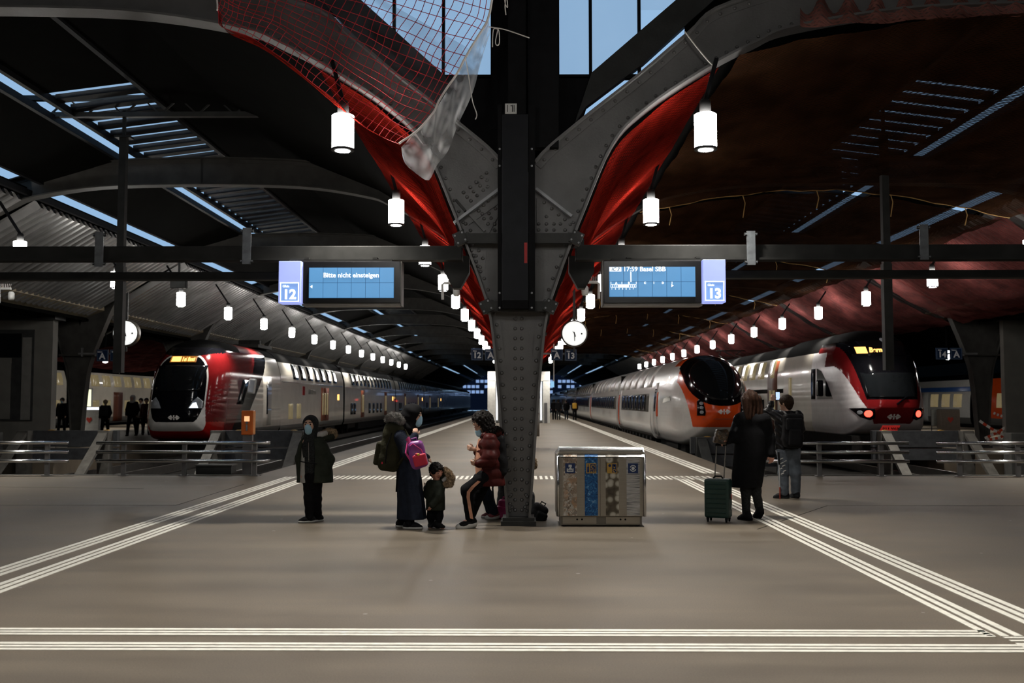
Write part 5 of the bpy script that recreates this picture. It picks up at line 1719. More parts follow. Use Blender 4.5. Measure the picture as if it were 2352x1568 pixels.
# ---- kiosk walls at the left and right edge, background furniture
kio = mat('kiosk_wall', (0.13, 0.125, 0.11), .7, var=.15, scale=2)
a0 = at(-250, 900, 32.3).x; a1 = at(118, 900, 32.3).x
k_ = thing('kiosk', 'grey flat-roofed kiosk with a dark door at the left edge of the hall', 'kiosk', ((a0+a1)/2, 32.3, 0))
hw_ = (a1-a0)/2
zt = at(60, 735, 32.3).z
box('wall', kio, k_, -hw_, hw_, 0, .35, 0, zt)
box('roof_slab', steel, k_, -hw_-.2, hw_+.2, -.3, .45, zt, zt+.25)
zz = lambda py: at(60, py, 32.3).z
xx = lambda px: at(px, 900, 32.3).x - (a0+a1)/2
fr = box('door_frame', steel, k_, xx(-80), xx(76), -.05, 0, zz(966), zz(757))
box('door_panel', kio, fr, xx(-70), xx(26), -.09, -.05, zz(962), zz(822)); box('side_panel', mat('kiosk_panel', (.16, .155, .14), .6), fr, xx(51), xx(72), -.08, -.05, zz(964), zz(775))
box('dark_glass', t_glass, fr, xx(-70), xx(48), -.08, -.05, zz(820), zz(766))
a0 = at(2310, 900, 33.1).x
k2 = thing('kiosk', 'dark plain wall of a kiosk at the right edge beside the barrier tape', 'kiosk', (a0+1.6, 33.15, 0))
zt = at(2330, 735, 33).z
box('wall', kio, k2, -1.6, 1.6, 0, .25, 0, zt); box('roof_slab', steel, k2, -1.7, 1.7, -.1, .35, zt, zt+.2)
# advert, heart boxes, boards
t = thing('advert_panel', 'bright yellowish backlit advert panel on the left platform', 'advert', (at(197, 960, 58).x, 58, 0))
z0, z1 = at(197, 933, 58).z, at(197, 894, 58).z
box('lit_face', mat('advert_lit', (.7, .7, .5), .4, emit=(.85, .88, .62), es=.85), t, -.28, .28, -.02, .0, z0, z1); box('frame', steel_grey, t, -.33, .33, 0, .12, z0-.06, z1+.06); box('leg', steel_grey, t, -.06, .06, .02, .10, 0, z0)
heart = mat('heart_red', (.55, .05, .03), .5)
def heart_box(px, Y, label, m, lit):
    a = at(px, 960, Y)
    t = thing('defibrillator_box', label, 'box', (a.x, Y, 0))
    w = .48
    box('cabinet', m, t, -w, w, 0, .5, 0, 1.15, .02)
    if lit: box('light_strip', mat('cabinet_light', (.8, .8, .9), .4, emit=(.9, .92, 1), es=1.1), t, -w+.04, w-.04, -.01, .4, 1.15, 1.27, .02)
    else: box('cap', steel_grey, t, -w+.02, w-.02, .02, .48, 1.15, 1.18)
    MB().prism([(0, .50), (.14, .66), (.13, .75), (.06, .78), (0, .72), (-.06, .78), (-.13, .75), (-.14, .66)], -.012, 0).build('heart', heart, t)
heart_box(205, 49, 'white cabinet with a red heart and lit top on the left platform', mat('cabinet_white', (.5, .5, .48), .5), True)
heart_box(2183, 50, 'brown cabinet with a red heart on the right platform', mat('cabinet_brown', (.20, .155, .12), .5), False)
t = thing('timetable_board', 'pair of white timetable boards beside the brown heart cabinet', 'board', (at(2155, 960, 50.5).x, 50.5, 0))
for s in (-.2, .12): box('board', mat('board_white', (.4, .4, .36), .6), t, s-.12, s+.12, 0, .05, .35, 1.15)
for s in (-.32, .24): box('leg', steel_grey, t, s-.02, s+.02, .05, .08, 0, 1.15)
# barrier tape: striped lengths between column and kiosk
tape_w = mat('tape_white', (.62, .6, .56), .6); tape_r = mat('tape_red', (.55, .06, .02), .6)
for i, (pa, pb, sag) in enumerate((((2250, 966), (2322, 1004), 4), ((2262, 1006), (2322, 972), 3), ((2266, 1009), (2324, 990), 5), ((2282, 948), (2318, 958), 2))):
    n = 9
    pts = []
    for k in range(n+1):
        f = k/n; p = at(pa[0]+(pb[0]-pa[0])*f, pa[1]+(pb[1]-pa[1])*f + sag*math.sin(math.pi*f), 33.2+.05*i)
        pts.append(p)
    t = thing('barrier_tape', 'red and white striped barrier tape strung beside the right column', 'tape', tuple(pts[0]), 0, 'barrier tapes by the right column')
    for k in range(n):
        a_, b_ = pts[k]-pts[0], pts[k+1]-pts[0]
        MB().bar(a_, b_, .008, .085).build('stripe', tape_r if k % 2 else tape_w, t)
# far end of the station: dusk buildings and signals
nav = mat('dusk_building', (0.004, 0.006, 0.014), .9); win_c = mat('far_window', (.2, .25, .35), .5, emit=(.30, .42, .70), es=.55); sig_r = mat('signal_red', (.5, .02, .02), .4, emit=(1, .05, .03), es=3); sig_o = mat('signal_amber', (.5, .3, .05), .4, emit=(1, .55, .12), es=2)
bl = thing('office_building', 'dark blue office block with rows of lit windows past the platform ends', 'building', (0, 300, -1))
box('block', nav, bl, -75, 75, 0, 10, 0, 11)
w0 = None
for i in range(52):
    for j in range(3):
        if random.random() < .35: continue
        x = -33+1.3*i
        if w0 is None: w0 = MB().box(-.5, .5, -.1, 0, 0, .9).build('window', win_c, bl); o = w0
        else: o = copy_of(w0, bl)
        o.location = (x, 0, 5.0+1.6*j)
for px, py, m_, lab in ((1145, 912, sig_o, 'small amber signal light beyond the white portal'), (1150, 920, sig_r, 'small red signal light beyond the white portal'), (1231, 917, sig_r, 'small red signal light right of the riveted column')):
    YQ = 150 if px != 1150 else 154
    p = at(px, py, YQ)
    t = thing('signal_light', lab, 'signal', (p.x, YQ, 0))
    MB().tube([(0, 0, 0), (0, 0, p.z+.3)], .05, 6).build('mast', black_steel, t); box('housing', black_steel, t, -.2, .2, -.1, .1, p.z-.3, p.z+.35)
    MB().lathe([(.16, -.14), (.16, -.1)], (0, 0, p.z), 12, 'y').build('lens', m_, t)

# ================================================================ PEOPLE AND LUGGAGE
skin = mat('skin_light', (0.52, 0.31, 0.22), .55, var=.06, scale=14)
skin_red = mat('skin_reddish', (0.46, 0.22, 0.16), .55, var=.06, scale=14)
cloth_black = mat('cloth_black', (0.006, 0.006, 0.007), .85, var=.3, scale=20, bump=.2, bscale=120)
cloth_char = mat('cloth_charcoal', (0.022, 0.023, 0.024), .85, var=.5, scale=60, bump=.2, bscale=150)
cloth_olive = mat('parka_olive', (0.024, 0.028, 0.021), .7, var=.25, scale=12, bump=.25, bscale=25)
cloth_navy = mat('coat_navy', (0.014, 0.018, 0.030), .85, var=.2, scale=15, bump=.2, bscale=60)
cloth_red = mat('puffer_dark_red', (0.048, 0.008, 0.007), .45, var=.25, scale=10, bump=.2, bscale=30)
cloth_peach = mat('peach_knit', (0.50, 0.24, 0.15), .8, var=.12, scale=30)
cloth_jeans = mat('jeans_grey_blue', (0.085, 0.100, 0.120), .85, var=.3, scale=8, bump=.2, bscale=90)
cloth_dkjeans = mat('jeans_dark', (0.018, 0.024, 0.034), .85, var=.3, scale=12)
leather = mat('leather_black', (0.006, 0.006, 0.007), .36, spec=.22, var=.2, scale=9, bump=.35, bscale=22)
pack_black = mat('backpack_black', (0.008, 0.008, 0.009), .6, var=.3, scale=14, bump=.2, bscale=60)
pack_olive = mat('backpack_olive', (0.026, 0.025, 0.014), .75, var=.25, scale=9, bump=.3, bscale=30)
lining_m = mat('pale_lining', (0.42, 0.41, 0.39), .9, var=.1, scale=20, bump=.3, bscale=60)
fur_tan = mat('fur_tan', (0.33, 0.24, 0.15), .95, var=.5, scale=26, bump=1.0, bscale=60)
fur_grey = mat('fur_grey', (0.24, 0.23, 0.22), .95, var=.55, scale=24, bump=1.0, bscale=60)
hair_dark = mat('hair_dark', (0.010, 0.008, 0.007), .5, var=.4, scale=25, bump=.5, bscale=60)
hair_brown = mat('hair_brown', (0.026, 0.012, 0.007), .45, var=.4, scale=20, bump=.5, bscale=40, stretch=(3, 3, .6))
mask_blue = mat('mask_blue', (0.34, 0.56, 0.70), .8, var=.06, scale=20)
sole_white = mat('sole_white', (0.55, 0.54, 0.52), .6, var=.08)
shoe_black = mat('shoe_black', (0.009, 0.009, 0.010), .6, var=.3)
shoe_red = mat('shoe_dark_red', (0.16, 0.018, 0.025), .6, var=.2)
eye_m = mat('eye_dark', (0.01, 0.008, 0.007), .25)
lip_m = mat('lip', (0.28, 0.10, 0.085), .5)
pinkbag_m = mat('bag_violet', (0.24, 0.045, 0.26), .4, var=.15, scale=8)
pink_m = mat('bag_pink', (0.62, 0.06, 0.25), .5, var=.1)
redf_m = mat('bag_red', (0.60, 0.02, 0.06), .5)
yel_m = mat('bag_yellow', (0.60, 0.42, 0.04), .5)

class Fig:
    def __init__(s, name, label, px0, py0, Y=None):
        g = ground(px0, py0) if Y is None else Vector((at(px0, py0, Y).x, Y, 0))
        s.g = g; s.S = F_PX/g.y
        s.t = thing(name, label, 'person' if name == 'person' else name, (g.x, g.y, 0))
    def q(s, px, py, dy=0.0):
        p = at(px, py if py else 1050, s.g.y) - Vector((s.g.x, s.g.y, 0))
        k = (s.g.y+dy)/s.g.y
        return V3(p.x, dy, p.z)

def nrm(v):
    v = np.array(v, float); return v/np.linalg.norm(v)
class Head:
    def __init__(s, c, fwd, hs=1.0):
        s.c = np.array(c, float); s.f = nrm(fwd); s.hs = hs
        s.r = nrm(np.cross(s.f, V3(0, 0, 1))); s.u = np.cross(s.r, s.f)
    def p(s, a, b, c): return s.c + (s.r*a + s.f*b + s.u*c)*s.hs
    def skin(s, d):
        h = s.hs
        d.cone(s.p(0, -.015, .03), .092*h, s.p(0, .01, .02), .088*h)
        d.cone(s.p(0, .02, -.01), .074*h, s.p(0, .045, -.085), .043*h)
        d.cone(s.p(0, .088, .01), .010*h, s.p(0, .104, -.022), .014*h, k=.012)
        for a in (-1, 1):
            d.cone(s.p(a*.086, -.005, .0), .016*h, s.p(a*.084, -.005, -.03), .012*h, k=.01)
            d.cone(s.p(a*.03, .078, -.01), .02*h, s.p(a*.045, .065, -.03), .018*h, k=.02)
    def face(s, parent, mouth=True, brow=hair_dark):
        h = s.hs
        for a in (-1, 1):
            SDF(.003, .002).ell(s.p(a*.034, .0895, .008), (.0125*h,)*3).build('eye', eye_m, parent)
            SDF(.003, .002).cone(s.p(a*.016, .096, .034), .0065*h, s.p(a*.052, .082, .036), .005*h).build('eyebrow', brow, parent)
        if mouth: SDF(.003, .004).cone(s.p(-.02, .088, -.058), .007*h, s.p(.02, .088, -.058), .007*h).build('mouth', lip_m, parent)
    def mask(s, parent, low=0.0):
        h = s.hs
        d = SDF(.006, .02)
        d.cone(s.p(0, .052, -.028-low), .060*h, s.p(0, .055, -.082-low), .050*h).cone(s.p(0, .09, -.02-low), .026*h, s.p(0, .085, -.07-low), .03*h)
        d.plane(s.p(0, .03, 0), -s.f)
        o = d.build('face_mask', mask_blue, parent)
        for a in (-1, 1):
            MB().tube([s.p(a*.060, .055, -.02-low), s.p(a*.082, .03, -.005-low*.5), s.p(a*.092, -.005, .01)], .0025, 5).build('ear_loop', sole_white, o)
        return o
    def cap_hair(s, parent, m, grow=.014, front=.055, length=None, curl=0.0, name='hair'):
        h = s.hs
        d = SDF(.007, .03)
        d.cone(s.p(0, -.02, .04), (.092+grow)*h, s.p(0, .008, .035), (.088+grow)*h)
        d.cone(s.p(0, -.06, .0), .07*h, s.p(0, -.06, -.05), .055*h)
        if length:
            for a in (-.06, 0, .06):
                d.cone(s.p(a, -.055, .0), .065*h, s.p(a*1.25, -.07, -length), .045*h)
        d.sub_ell(s.p(0, .10, -.045), (.085*h, .085*h, .105*h))
        d.plane(s.p(0, .0, -.16-(length or 0)), -s.u)
        if curl:
            d.warp = lambda P: curl*(np.sin(P[..., 0]*95)*np.sin(P[..., 1]*90+1)*np.sin(P[..., 2]*100) )
        return d.build(name, m, parent)

def hand(d, wr, tip_dir, thumb_dir, sz=1.0, curl=.5, palm_n=None):
    """palm, four unequal bent fingers and a thumb grown from the wrist"""
    f = nrm(tip_dir); t = nrm(np.array(thumb_dir, float) - f*np.dot(thumb_dir, f)); n = np.cross(f, t)
    if palm_n is not None and np.dot(n, palm_n) < 0: n = -n
    wr = np.array(wr, float)
    pal = wr + f*.055*sz
    d.cone(wr, .021*sz, pal + t*.012*sz, .024*sz, k=.015).cone(wr, .02*sz, pal - t*.018*sz, .022*sz, k=.015)
    for i, L in enumerate((.068, .078, .072, .055)):
        b = wr + f*(.085-.004*i)*sz + t*(.026-.0175*i)*sz
        m1 = b + (f*(1-.5*curl) + n*curl*.8)*L*.5*sz
        e = m1 + (f*(1-1.3*curl) + n*curl*1.1)*L*.5*sz
        d.chain([b - f*.02*sz, b, m1, e], [.0100*sz, .0098*sz, .009*sz, .0078*sz], k=.004)
    b = wr + f*.03*sz + t*.024*sz
    m1 = b + (t*.7+f*.55)*.038*sz; e = m1 + (f*.85+t*.25+n*.3*curl)*.034*sz
    d.chain([b, m1, e], [.0125*sz, .0108*sz, .0088*sz], k=.006)

def body(fig, J, hd, m=skin, thick=1.0, hands=(), vox=.0085, smooth=True):
    d = SDF(vox, .03)
    hd.skin(d)
    nk = J['neck']; ch = J['chest']; pv = J['pelvis']
    d.cone(hd.p(0, -.01, -.05), .05*hd.hs, nk, .052*thick)
    sh = (np.array(J['sl'])+np.array(J['sr']))/2
    d.cone(J['sl'], .05*thick, J['sr'], .05*thick, k=.05)
    d.cone(nk, .045*thick, ch, .075*thick, k=.03)
    d.cone(ch, .080*thick, pv, .080*thick, k=.03)
    for s in 'lr':
        d.chain([J['s'+s], J['e'+s], J['w'+s]], [.046*thick, .036*thick, .024*thick])
        d.chain([J['h'+s], J['k'+s], J['a'+s]], [.066*thick, .048*thick, .034*thick])
        d.cone(J['a'+s], .035*thick, J['t'+s], .028*thick)
    for a in hands: hand(d, *a)
    return d.build('body', m, fig.t)

def shoe(fig, ankle, toe, m, sole=None, top=.10, w=.042, name='shoe', sole_h=.028):
    an = np.array(ankle, float); to = np.array(toe, float)
    dirv = to-an; dirv[2] = 0; L = np.linalg.norm(dirv); f = dirv/max(L, 1e-6)
    z0 = min(to[2], an[2]) - .0
    heel = V3(an[0], an[1], to[2]) - f*.035
    lift = an[2] - .085
    heel[2] = max(to[2], lift + to[2]*0)
    d = SDF(.007, .025)
    hz = heel + V3(0, 0, .04); tz = to + V3(0, 0, .018)
    d.cone(hz, w*1.02, to + V3(0, 0, .03) - f*.05, w*1.0)
    d.cone(to + V3(0, 0, .03) - f*.06, w, tz, w*.78)
    d.cone(hz + f*.015, w*.95, np.array([an[0], an[1], hz[2]+top-.03]), w*.98)
    base = min(heel[2], to[2])
    zc = .012
    if abs(heel[2]-to[2]) < .02: d.plane((0, 0, base+zc-.004), (0, 0, -1))
    o = d.build(name, m, fig.t)
    if sole is not None:
        e = SDF(.006, .02)
        e.cone(heel + V3(0, 0, .018), w*1.08, to + V3(0, 0, .018) - f*.05, w*1.06).cone(to + V3(0, 0, .018) - f*.06, w*1.05, to + V3(0, 0, .018), w*.85)
        e.plane((0, 0, base), (0, 0, -1))
        if abs(heel[2]-to[2]) < .02: e.plane((0, 0, base+sole_h), (0, 0, 1))
        e.build('sole', sole, o)
    return o
def legs(fig, J, m, r=(.095, .07, .052), name='trousers', top=None, sink=-.015, vox=.0095):
    d = SDF(vox, .035)
    for s in 'lr':
        a = np.array(J['a'+s]) + V3(0, 0, sink)
        d.chain([J['h'+s], J['k'+s], a], list(r))
    d.cone(J['hl'], r[0]*1.02, J['hr'], r[0]*1.02, k=.05)
    d.cone((np.array(J['hl'])+np.array(J['hr']))/2, r[0]*1.05, J['pelvis'], r[0]*1.0, k=.05)
    d.warp = lambda P: .0025*np.sin(P[..., 2]*70+P[..., 0]*25)*np.sin(P[..., 1]*30)
    return d.build(name, m, fig.t)
def fur(fig, pts, r, m, name='fur_trim', vox=.007):
    d = SDF(vox, .02)
    d.chain(pts, [r]*len(pts) if not isinstance(r, list) else r)
    d.warp = lambda P: .013*np.sin(P[..., 0]*130+P[..., 2]*40)*np.sin(P[..., 2]*140)*np.sin(P[..., 1]*125+P[..., 0]*60)
    o = d.build(name, m, fig.t)
    # guard hairs
    mb = MB(); me = o.data; n = len(me.vertices)
    rs = random.Random(5)
    for i in range(0, n, max(1, n//2500)):
        v = me.vertices[i]; nn = v.normal + Vector((rs.uniform(-.5, .5), rs.uniform(-.5, .5), rs.uniform(-.5, .5)))
        t1 = v.co + nn*rs.uniform(.008, .020); sd = nn.cross(Vector((.3, .7, .2))).normalized()*.0022
        mb.add([v.co - sd, v.co + sd, t1], [(0, 1, 2)])
    tag(mb.build('guard_hairs', m, o), kind='stuff')
    return o

# ------------------------------------------------ boy in an open parka
F1 = Fig('person', 'child in an open dark parka with pale lining, hood up and blue mask', 715, 1198)
q = F1.q
H = Head(q(713, 977, -.02), (-.12, -1, .12), .93)
J = dict(neck=q(714, 1004), chest=q(716, 1032), pelvis=q(718, 1085), sl=q(697, 1013), sr=q(738, 1013), el=q(688, 1052), wl=q(690, 1085, -.03), er=q(757, 1055), wr=q(749, 1078, -.05),
         hl=q(710, 1094), hr=q(726, 1094), kl=q(712, 1145, -.03), kr=q(725, 1146, .03), al=q(713, 1184, -.06), ar=q(728, 1186, .06), tl=q(694, 1196, -.10), tr=q(712, 1195, .02))
J['tl'][2] = .0; J['tr'][2] = .0
b_ = body(F1, J, H, skin, .82, hands=[(J['wr'], (-.15, -.15, -1), (-.6, -.8, 0), .85, .45), (J['wl'], (.05, -.1, -1), (.6, -.8, 0), .85, .4)])
H.face(b_, mouth=False); H.mask(b_)
legs(F1, J, cloth_black, (.088, .068, .054))
for s in 'lr': shoe(F1, J['a'+s], J['t'+s], shoe_black, sole_white, w=.040)
# hooded sweater
d = SDF(.009, .03)
d.stack([(q(0, 1100)[2], q(717, 0)[0], 0, .135, .10), (q(0, 1060)[2], q(717, 0)[0], 0, .135, .105), (q(0, 1020)[2], q(716, 0)[0], 0, .14, .10), (q(0, 1006)[2], q(715, 0)[0], 0, .08, .07)], fold=.02)
d.cone(H.p(0, -.025, .045), .108*H.hs, H.p(0, .0, .035), .105*H.hs).cone(H.p(0, -.03, -.03), .10*H.hs, q(714, 1008), .09)
d.sub_ell(H.p(0, .12, -.02), (.072, .10, .095))
d.build('hooded_sweater', cloth_char, F1.t)
def parka(shrink, m, nm, cut):
    d = SDF(.010, .04)
    e = shrink
    d.stack([(q(0, 1107)[2], q(723, 0)[0], .01, .238-e, .155-e), (q(0, 1080)[2], q(724, 0)[0], .01, .225-e, .15-e), (q(0, 1050)[2], q(722, 0)[0], .01, .20-e, .14-e), (q(0, 1022)[2], q(719, 0)[0], .01, .185-e, .125-e), (q(0, 1006)[2], q(718, 0)[0], .015, .12-e, .09-e)], fold=.025, nf=7)
    if e == 0:
        d.chain([J['sr'] + V3(-.03, 0, -.01), J['er'], J['wr'] + V3(0, .0, -.0)], [.072, .062, .052]); d.chain([J['sl'] + V3(.03, 0, -.01), J['el'] + V3(.01, .0, 0), J['wl'] + V3(.01, .03, 0)], [.072, .062, .05])
    c, w = cut
    d.sub_ell(q(c, 1062, -.17), (w, .19, .55))
    return d.build(nm, m, F1.t)
parka(0, cloth_olive, 'parka', (708, .115)); parka(.020, lining_m, 'parka_lining', (716, .078))
fur(F1, [q(742, 995, .05), q(752, 992, .10), q(762, 994, .13), q(765, 1000, .12)], [.03, .036, .036, .03], fur_tan, 'fur_trim')
SDF(.008, .03).cone(q(730, 1000, .02), .045, q(745, 995, .06), .04).build('hood_lining', lining_m, F1.t)
SDF(.009, .04).cone(q(700, 1008, .05), .06, q(735, 1004, .09), .07).cone(q(735, 1004, .09), .07, q(758, 1002, .12), .05).build('parka_hood', cloth_olive, F1.t)
MB().tube([q(695, 1058, -.14), q(712, 1060, -.17), q(735, 1063, -.16)], .008, 6).build('belt', cloth_black, F1.t)
MB().tube([q(713, 1015, -.12), q(714, 1062, -.125)], .004, 5).build('zip', chrome, F1.t)

# ------------------------------------------------ woman with headscarf
F2 = Fig('person', 'woman in black headscarf, long navy coat and blue mask facing the riveted column', 940, 1212)
q = F2.q
H = Head(q(950, 956, 0), (1, -.38, -.02), 1.0)
J = dict(neck=q(938, 985), chest=q(930, 1015), pelvis=q(938, 1085), sl=q(924, 1002, -.15), sr=q(930, 1002, .15), el=q(944, 1040, -.23), wl=q(956, 1000, -.17), er=q(950, 1040, .20), wr=q(978, 1052, .12),
         hl=q(940, 1095, -.06), hr=q(940, 1095, .06), kl=q(942, 1145, -.06), kr=q(936, 1145, .06), al=q(942, 1198, -.08), ar=q(921, 1196, .10), tl=q(966, 1212, -.10), tr=q(940, 1209, .08))
J['tl'][2] = 0; J['tr'][2] = 0
b_ = body(F2, J, H, skin, .88, hands=[(J['wl'], (.10, .25, 1), (.8, .4, 0), .92, .75, V3(.3, 1, 0)), (J['wr'], (.7, -.1, -.6), (0, -1, 0), .9, .5)])
H.face(b_, mouth=False); H.mask(b_)
d = SDF(.008, .045)
d.cone(H.p(0, -.03, .045), .118, H.p(0, .005, .04), .112).cone(H.p(0, -.045, -.02), .115, q(935, 985, 0), .115)
d.cone(q(938, 988, -.02), .105, q(944, 1020, -.03), .095).cone(q(930, 992, 0), .11, q(922, 1005, 0), .10)
d.sub_ell(H.p(0, .135, -.02), (.072, .095, .092))
d.warp = lambda P: .004*np.sin(P[..., 2]*55+P[..., 0]*30)
d.build('headscarf', cloth_black, F2.t)
d = SDF(.010, .05)
d.stack([(q(0, 1190)[2], q(947, 0)[0], 0, .175, .17), (q(0, 1150)[2], q(945, 0)[0], 0, .162, .165), (q(0, 1095)[2], q(940, 0)[0], 0, .150, .175), (q(0, 1060)[2], q(937, 0)[0], 0, .135, .165), (q(0, 1015)[2], q(930, 0)[0], 0, .145, .19), (q(0, 1000)[2], q(927, 0)[0], 0, .12, .17), (q(0, 988)[2], q(930, 0)[0], 0, .07, .09)], fold=.05, nf=8)
d.chain([J['sl'], J['el'], J['wl'] + V3(0, 0, -.0)], [.085, .068, .048]); d.chain([J['sr'], J['er'], J['wr']], [.085, .065, .045])
d.build('long_coat', cloth_navy, F2.t)
legs(F2, J, cloth_black, (.06, .058, .060))
for s in 'lr': shoe(F2, J['a'+s], J['t'+s], shoe_black, sole_white, w=.045)
fur(F2, [q(893, 962, -.1), q(903, 956, -.12), q(915, 958, -.13), q(925, 966, -.14)], [.035, .042, .045, .04], fur_grey)
SDF(.009, .03).cone(q(905, 970, .0), .06, q(925, 985, 0), .10).build('coat_hood', cloth_navy, F2.t)

def backpack(name, label, fig, c, half, rr, rot, m, pocket=True, straps=True, cat='backpack', bot=None, side=1, ppos=None):
    """top-level bag with body, pocket, handle, straps, zip"""
    t = thing(name, label, cat, tuple(np.array(fig.g) + c))
    d = SDF(.010, .05)
    d.rbox((0, 0, 0), (half[0]-rr, half[1]-rr, half[2]-rr), rr, rot)
    d.ell((0, 0, -half[2]*.35), (half[0]*1.05, half[1]*1.05, half[2]*.6), rot)
    d.warp = lambda P: .004*np.sin(P[..., 2]*38+P[..., 0]*20)
    d.build('main_body', m, t)
    Mr = np.array(Euler([R(a) for a in rot]).to_matrix())
    if pocket:
        pp = Mr @ np.array(ppos if ppos else (-half[0]*.75*side, 0, -half[2]*.35))
        SDF(.010, .03).rbox(pp, (half[0]*.42, half[1]*.55, half[2]*.38), .03, rot).build('front_pocket', m, t)
    tp = Mr @ V3(0, 0, half[2])
    MB().tube([tp + Mr @ V3(.03, 0, -.01), tp + Mr @ V3(.03, 0, .035), tp + Mr @ V3(-.03, 0, .035), tp + Mr @ V3(-.03, 0, -.01)], .010, 6).build('handle', m, t)
    return t, Mr
t, Mr = backpack('backpack', 'large olive backpack worn by the woman in the navy coat', F2, q(902, 1026, 0), (.14, .16, .30), .08, (0, 10, 0), pack_olive)
box('red_tag', redf_m, t, -.115, -.10, -.165, -.158, -.20, -.175)
MB().tube([Mr @ V3(-.02, -.165, .18), Mr @ V3(-.05, -.172, .0), Mr @ V3(-.03, -.17, -.2)], .006, 5).build('zip', cloth_black, t)
MB().tube([Mr @ V3(.12, -.14, .24), V3(.22, -.19, .12), V3(.20, -.20, -.05), Mr @ V3(.12, -.14, -.2)], .018, 6).build('shoulder_strap', pack_olive, t)
MB().tube([V3(.075, -.12, -.28), V3(.07, -.13, -.45), V3(.065, -.13, -.54)], .011, 6).build('loose_strap', cloth_black, t)
# pink child's backpack hanging from her arm
t, Mr = backpack('child_backpack', 'violet and pink child backpack hanging from the arm of the woman in navy', F2, q(966, 1040, -.33), (.095, .07, .165), .05, (0, -14, 0), pinkbag_m, pocket=False)
SDF(.007, .02).rbox(Mr @ V3(.02, -.075, -.07), (.06, .02, .05), .02, (0, -14, 0)).build('front_pocket', redf_m, t)
for k, (x, z) in enumerate(((-.03, -.02), (.0, .0), (.035, -.025), (-.02, -.055), (.03, -.06))): SDF(.005, .01).ell(Mr @ V3(x, -.10, z), (.026, .016, .024)).build('flower_petal', redf_m, t)
SDF(.005, .01).ell(Mr @ V3(.02, -.115, -.0), (.018, .012, .016)).build('flower_heart', yel_m, t)
MB().tube([Mr @ V3(-.06, -.06, .12), Mr @ V3(-.02, -.075, .14), Mr @ V3(.06, -.072, .05), Mr @ V3(.085, -.05, -.08)], .007, 6).build('piping', pink_m, t)
MB().tube([Mr @ V3(-.06, -.03, .14), V3(-.11, -.02, .20), V3(-.13, .02, .17)], .02, 6).build('shoulder_strap', pink_m, t)
MB().tube([Mr @ V3(-.08, -.03, -.10), V3(-.14, -.04, .02), V3(-.12, .0, .15)], .014, 6).build('shoulder_strap', pink_m, t)

# ------------------------------------------------ toddler
F3 = Fig('person', 'toddler in a dark green fur-hooded jacket leaning on the woman in navy', 1002, 1212)
q = F3.q
H = Head(q(1002, 1083, -.02), (.75, -.8, -.30), .80)
J = dict(neck=q(1002, 1101), chest=q(1001, 1118), pelvis=q(1000, 1158), sl=q(988, 1112, 0), sr=q(1014, 1112, 0), el=q(982, 1135, .03), wl=q(978, 1122, .08), er=q(1008, 1138, -.09), wr=q(993, 1160, -.13),
         hl=q(993, 1162), hr=q(1008, 1162), kl=q(989, 1184, .03), kr=q(1009, 1184), al=q(990, 1201, .05), ar=q(1006, 1203, -.02), tl=q(988, 1206, -.03), tr=q(1019, 1211, -.06))
J['tl'][2] = .0; J['tr'][2] = 0
b_ = body(F3, J, H, skin_red, .62, hands=[(J['wr'], (-.5, -.3, -.8), (-.5, -.8, .2), .55, .6), (J['wl'], (-.4, .3, .7), (0, -1, 0), .55, .4)], vox=.007)
H.face(b_)
H.cap_hair(F3.t, hair_dark, .016, curl=.010)
d = SDF(.008, .03)
d.stack([(q(0, 1170)[2], q(1001, 0)[0], 0, .115, .10), (q(0, 1140)[2], q(1001, 0)[0], 0, .115, .105), (q(0, 1112)[2], q(1001, 0)[0], 0, .105, .095), (q(0, 1101)[2], q(1002, 0)[0], 0, .07, .065)], fold=.03, nf=6)
d.chain([J['sr'], J['er'], J['wr'] + V3(.01, 0, .02)], [.055, .052, .045]); d.chain([J['sl'], J['el'], J['wl']], [.055, .05, .04])
d.build('jacket', cloth_olive, F3.t)
SDF(.008, .03).cone(q(1012, 1098, .06), .05, q(1025, 1112, .05), .055).cone(q(1018, 1082, .06), .035, q(1024, 1108, .07), .05).build('jacket_hood', cloth_olive, F3.t)
SDF(.007, .02).cone(q(1017, 1105, -.01), .028, q(1023, 1098, .0), .022).build('hood_lining', lining_m, F3.t)
fur(F3, [q(1022, 1078, .02), q(1030, 1086, .0), q(1037, 1098, -.02), q(1034, 1110, -.04), q(1024, 1111, -.05)], [.026, .032, .036, .034, .026], fur_tan)
legs(F3, J, cloth_black, (.056, .046, .040), vox=.008)
for s in 'lr': shoe(F3, J['a'+s], J['t'+s], shoe_black, None, top=.085, w=.034, name='boot')

# ------------------------------------------------ girl in dark red puffer jacket
F4 = Fig('person', 'person in a dark red puffer jacket and striped trousers leaning back against the column', 1100, 1206, 12.45)
q = F4.q
H = Head(q(1106, 970, -.02), (-1, -.30, -.02), .97)
J = dict(neck=q(1118, 996), chest=q(1124, 1022), pelvis=q(1121, 1085), sl=q(1126, 1012, -.16), sr=q(1122, 1012, .15), el=q(1128, 1052, -.23), wl=q(1101, 1061, -.22), er=q(1108, 1044, .10), wr=q(1090, 1031, -.05),
         hl=q(1116, 1092, -.08), hr=q(1122, 1092, .08), kl=q(1074, 1123, -.13), kr=q(1100, 1133, .10), al=q(1081, 1187, -.12), ar=q(1078, 1186, .12), tl=q(1056, 1206, -.16), tr=q(1060, 1190, .10))
J['tl'][2] = .0; J['tr'][2] = .0; J['ar'][2] = .10
b_ = body(F4, J, H, skin, .86, hands=[(J['wl'], (-1, 0, .02), (0, -.4, .9), .9, .8, V3(0, 1, 0)), (J['wr'], (-.9, 0, .25), (0, -.1, 1), .9, .85, V3(0, 1, 0))])
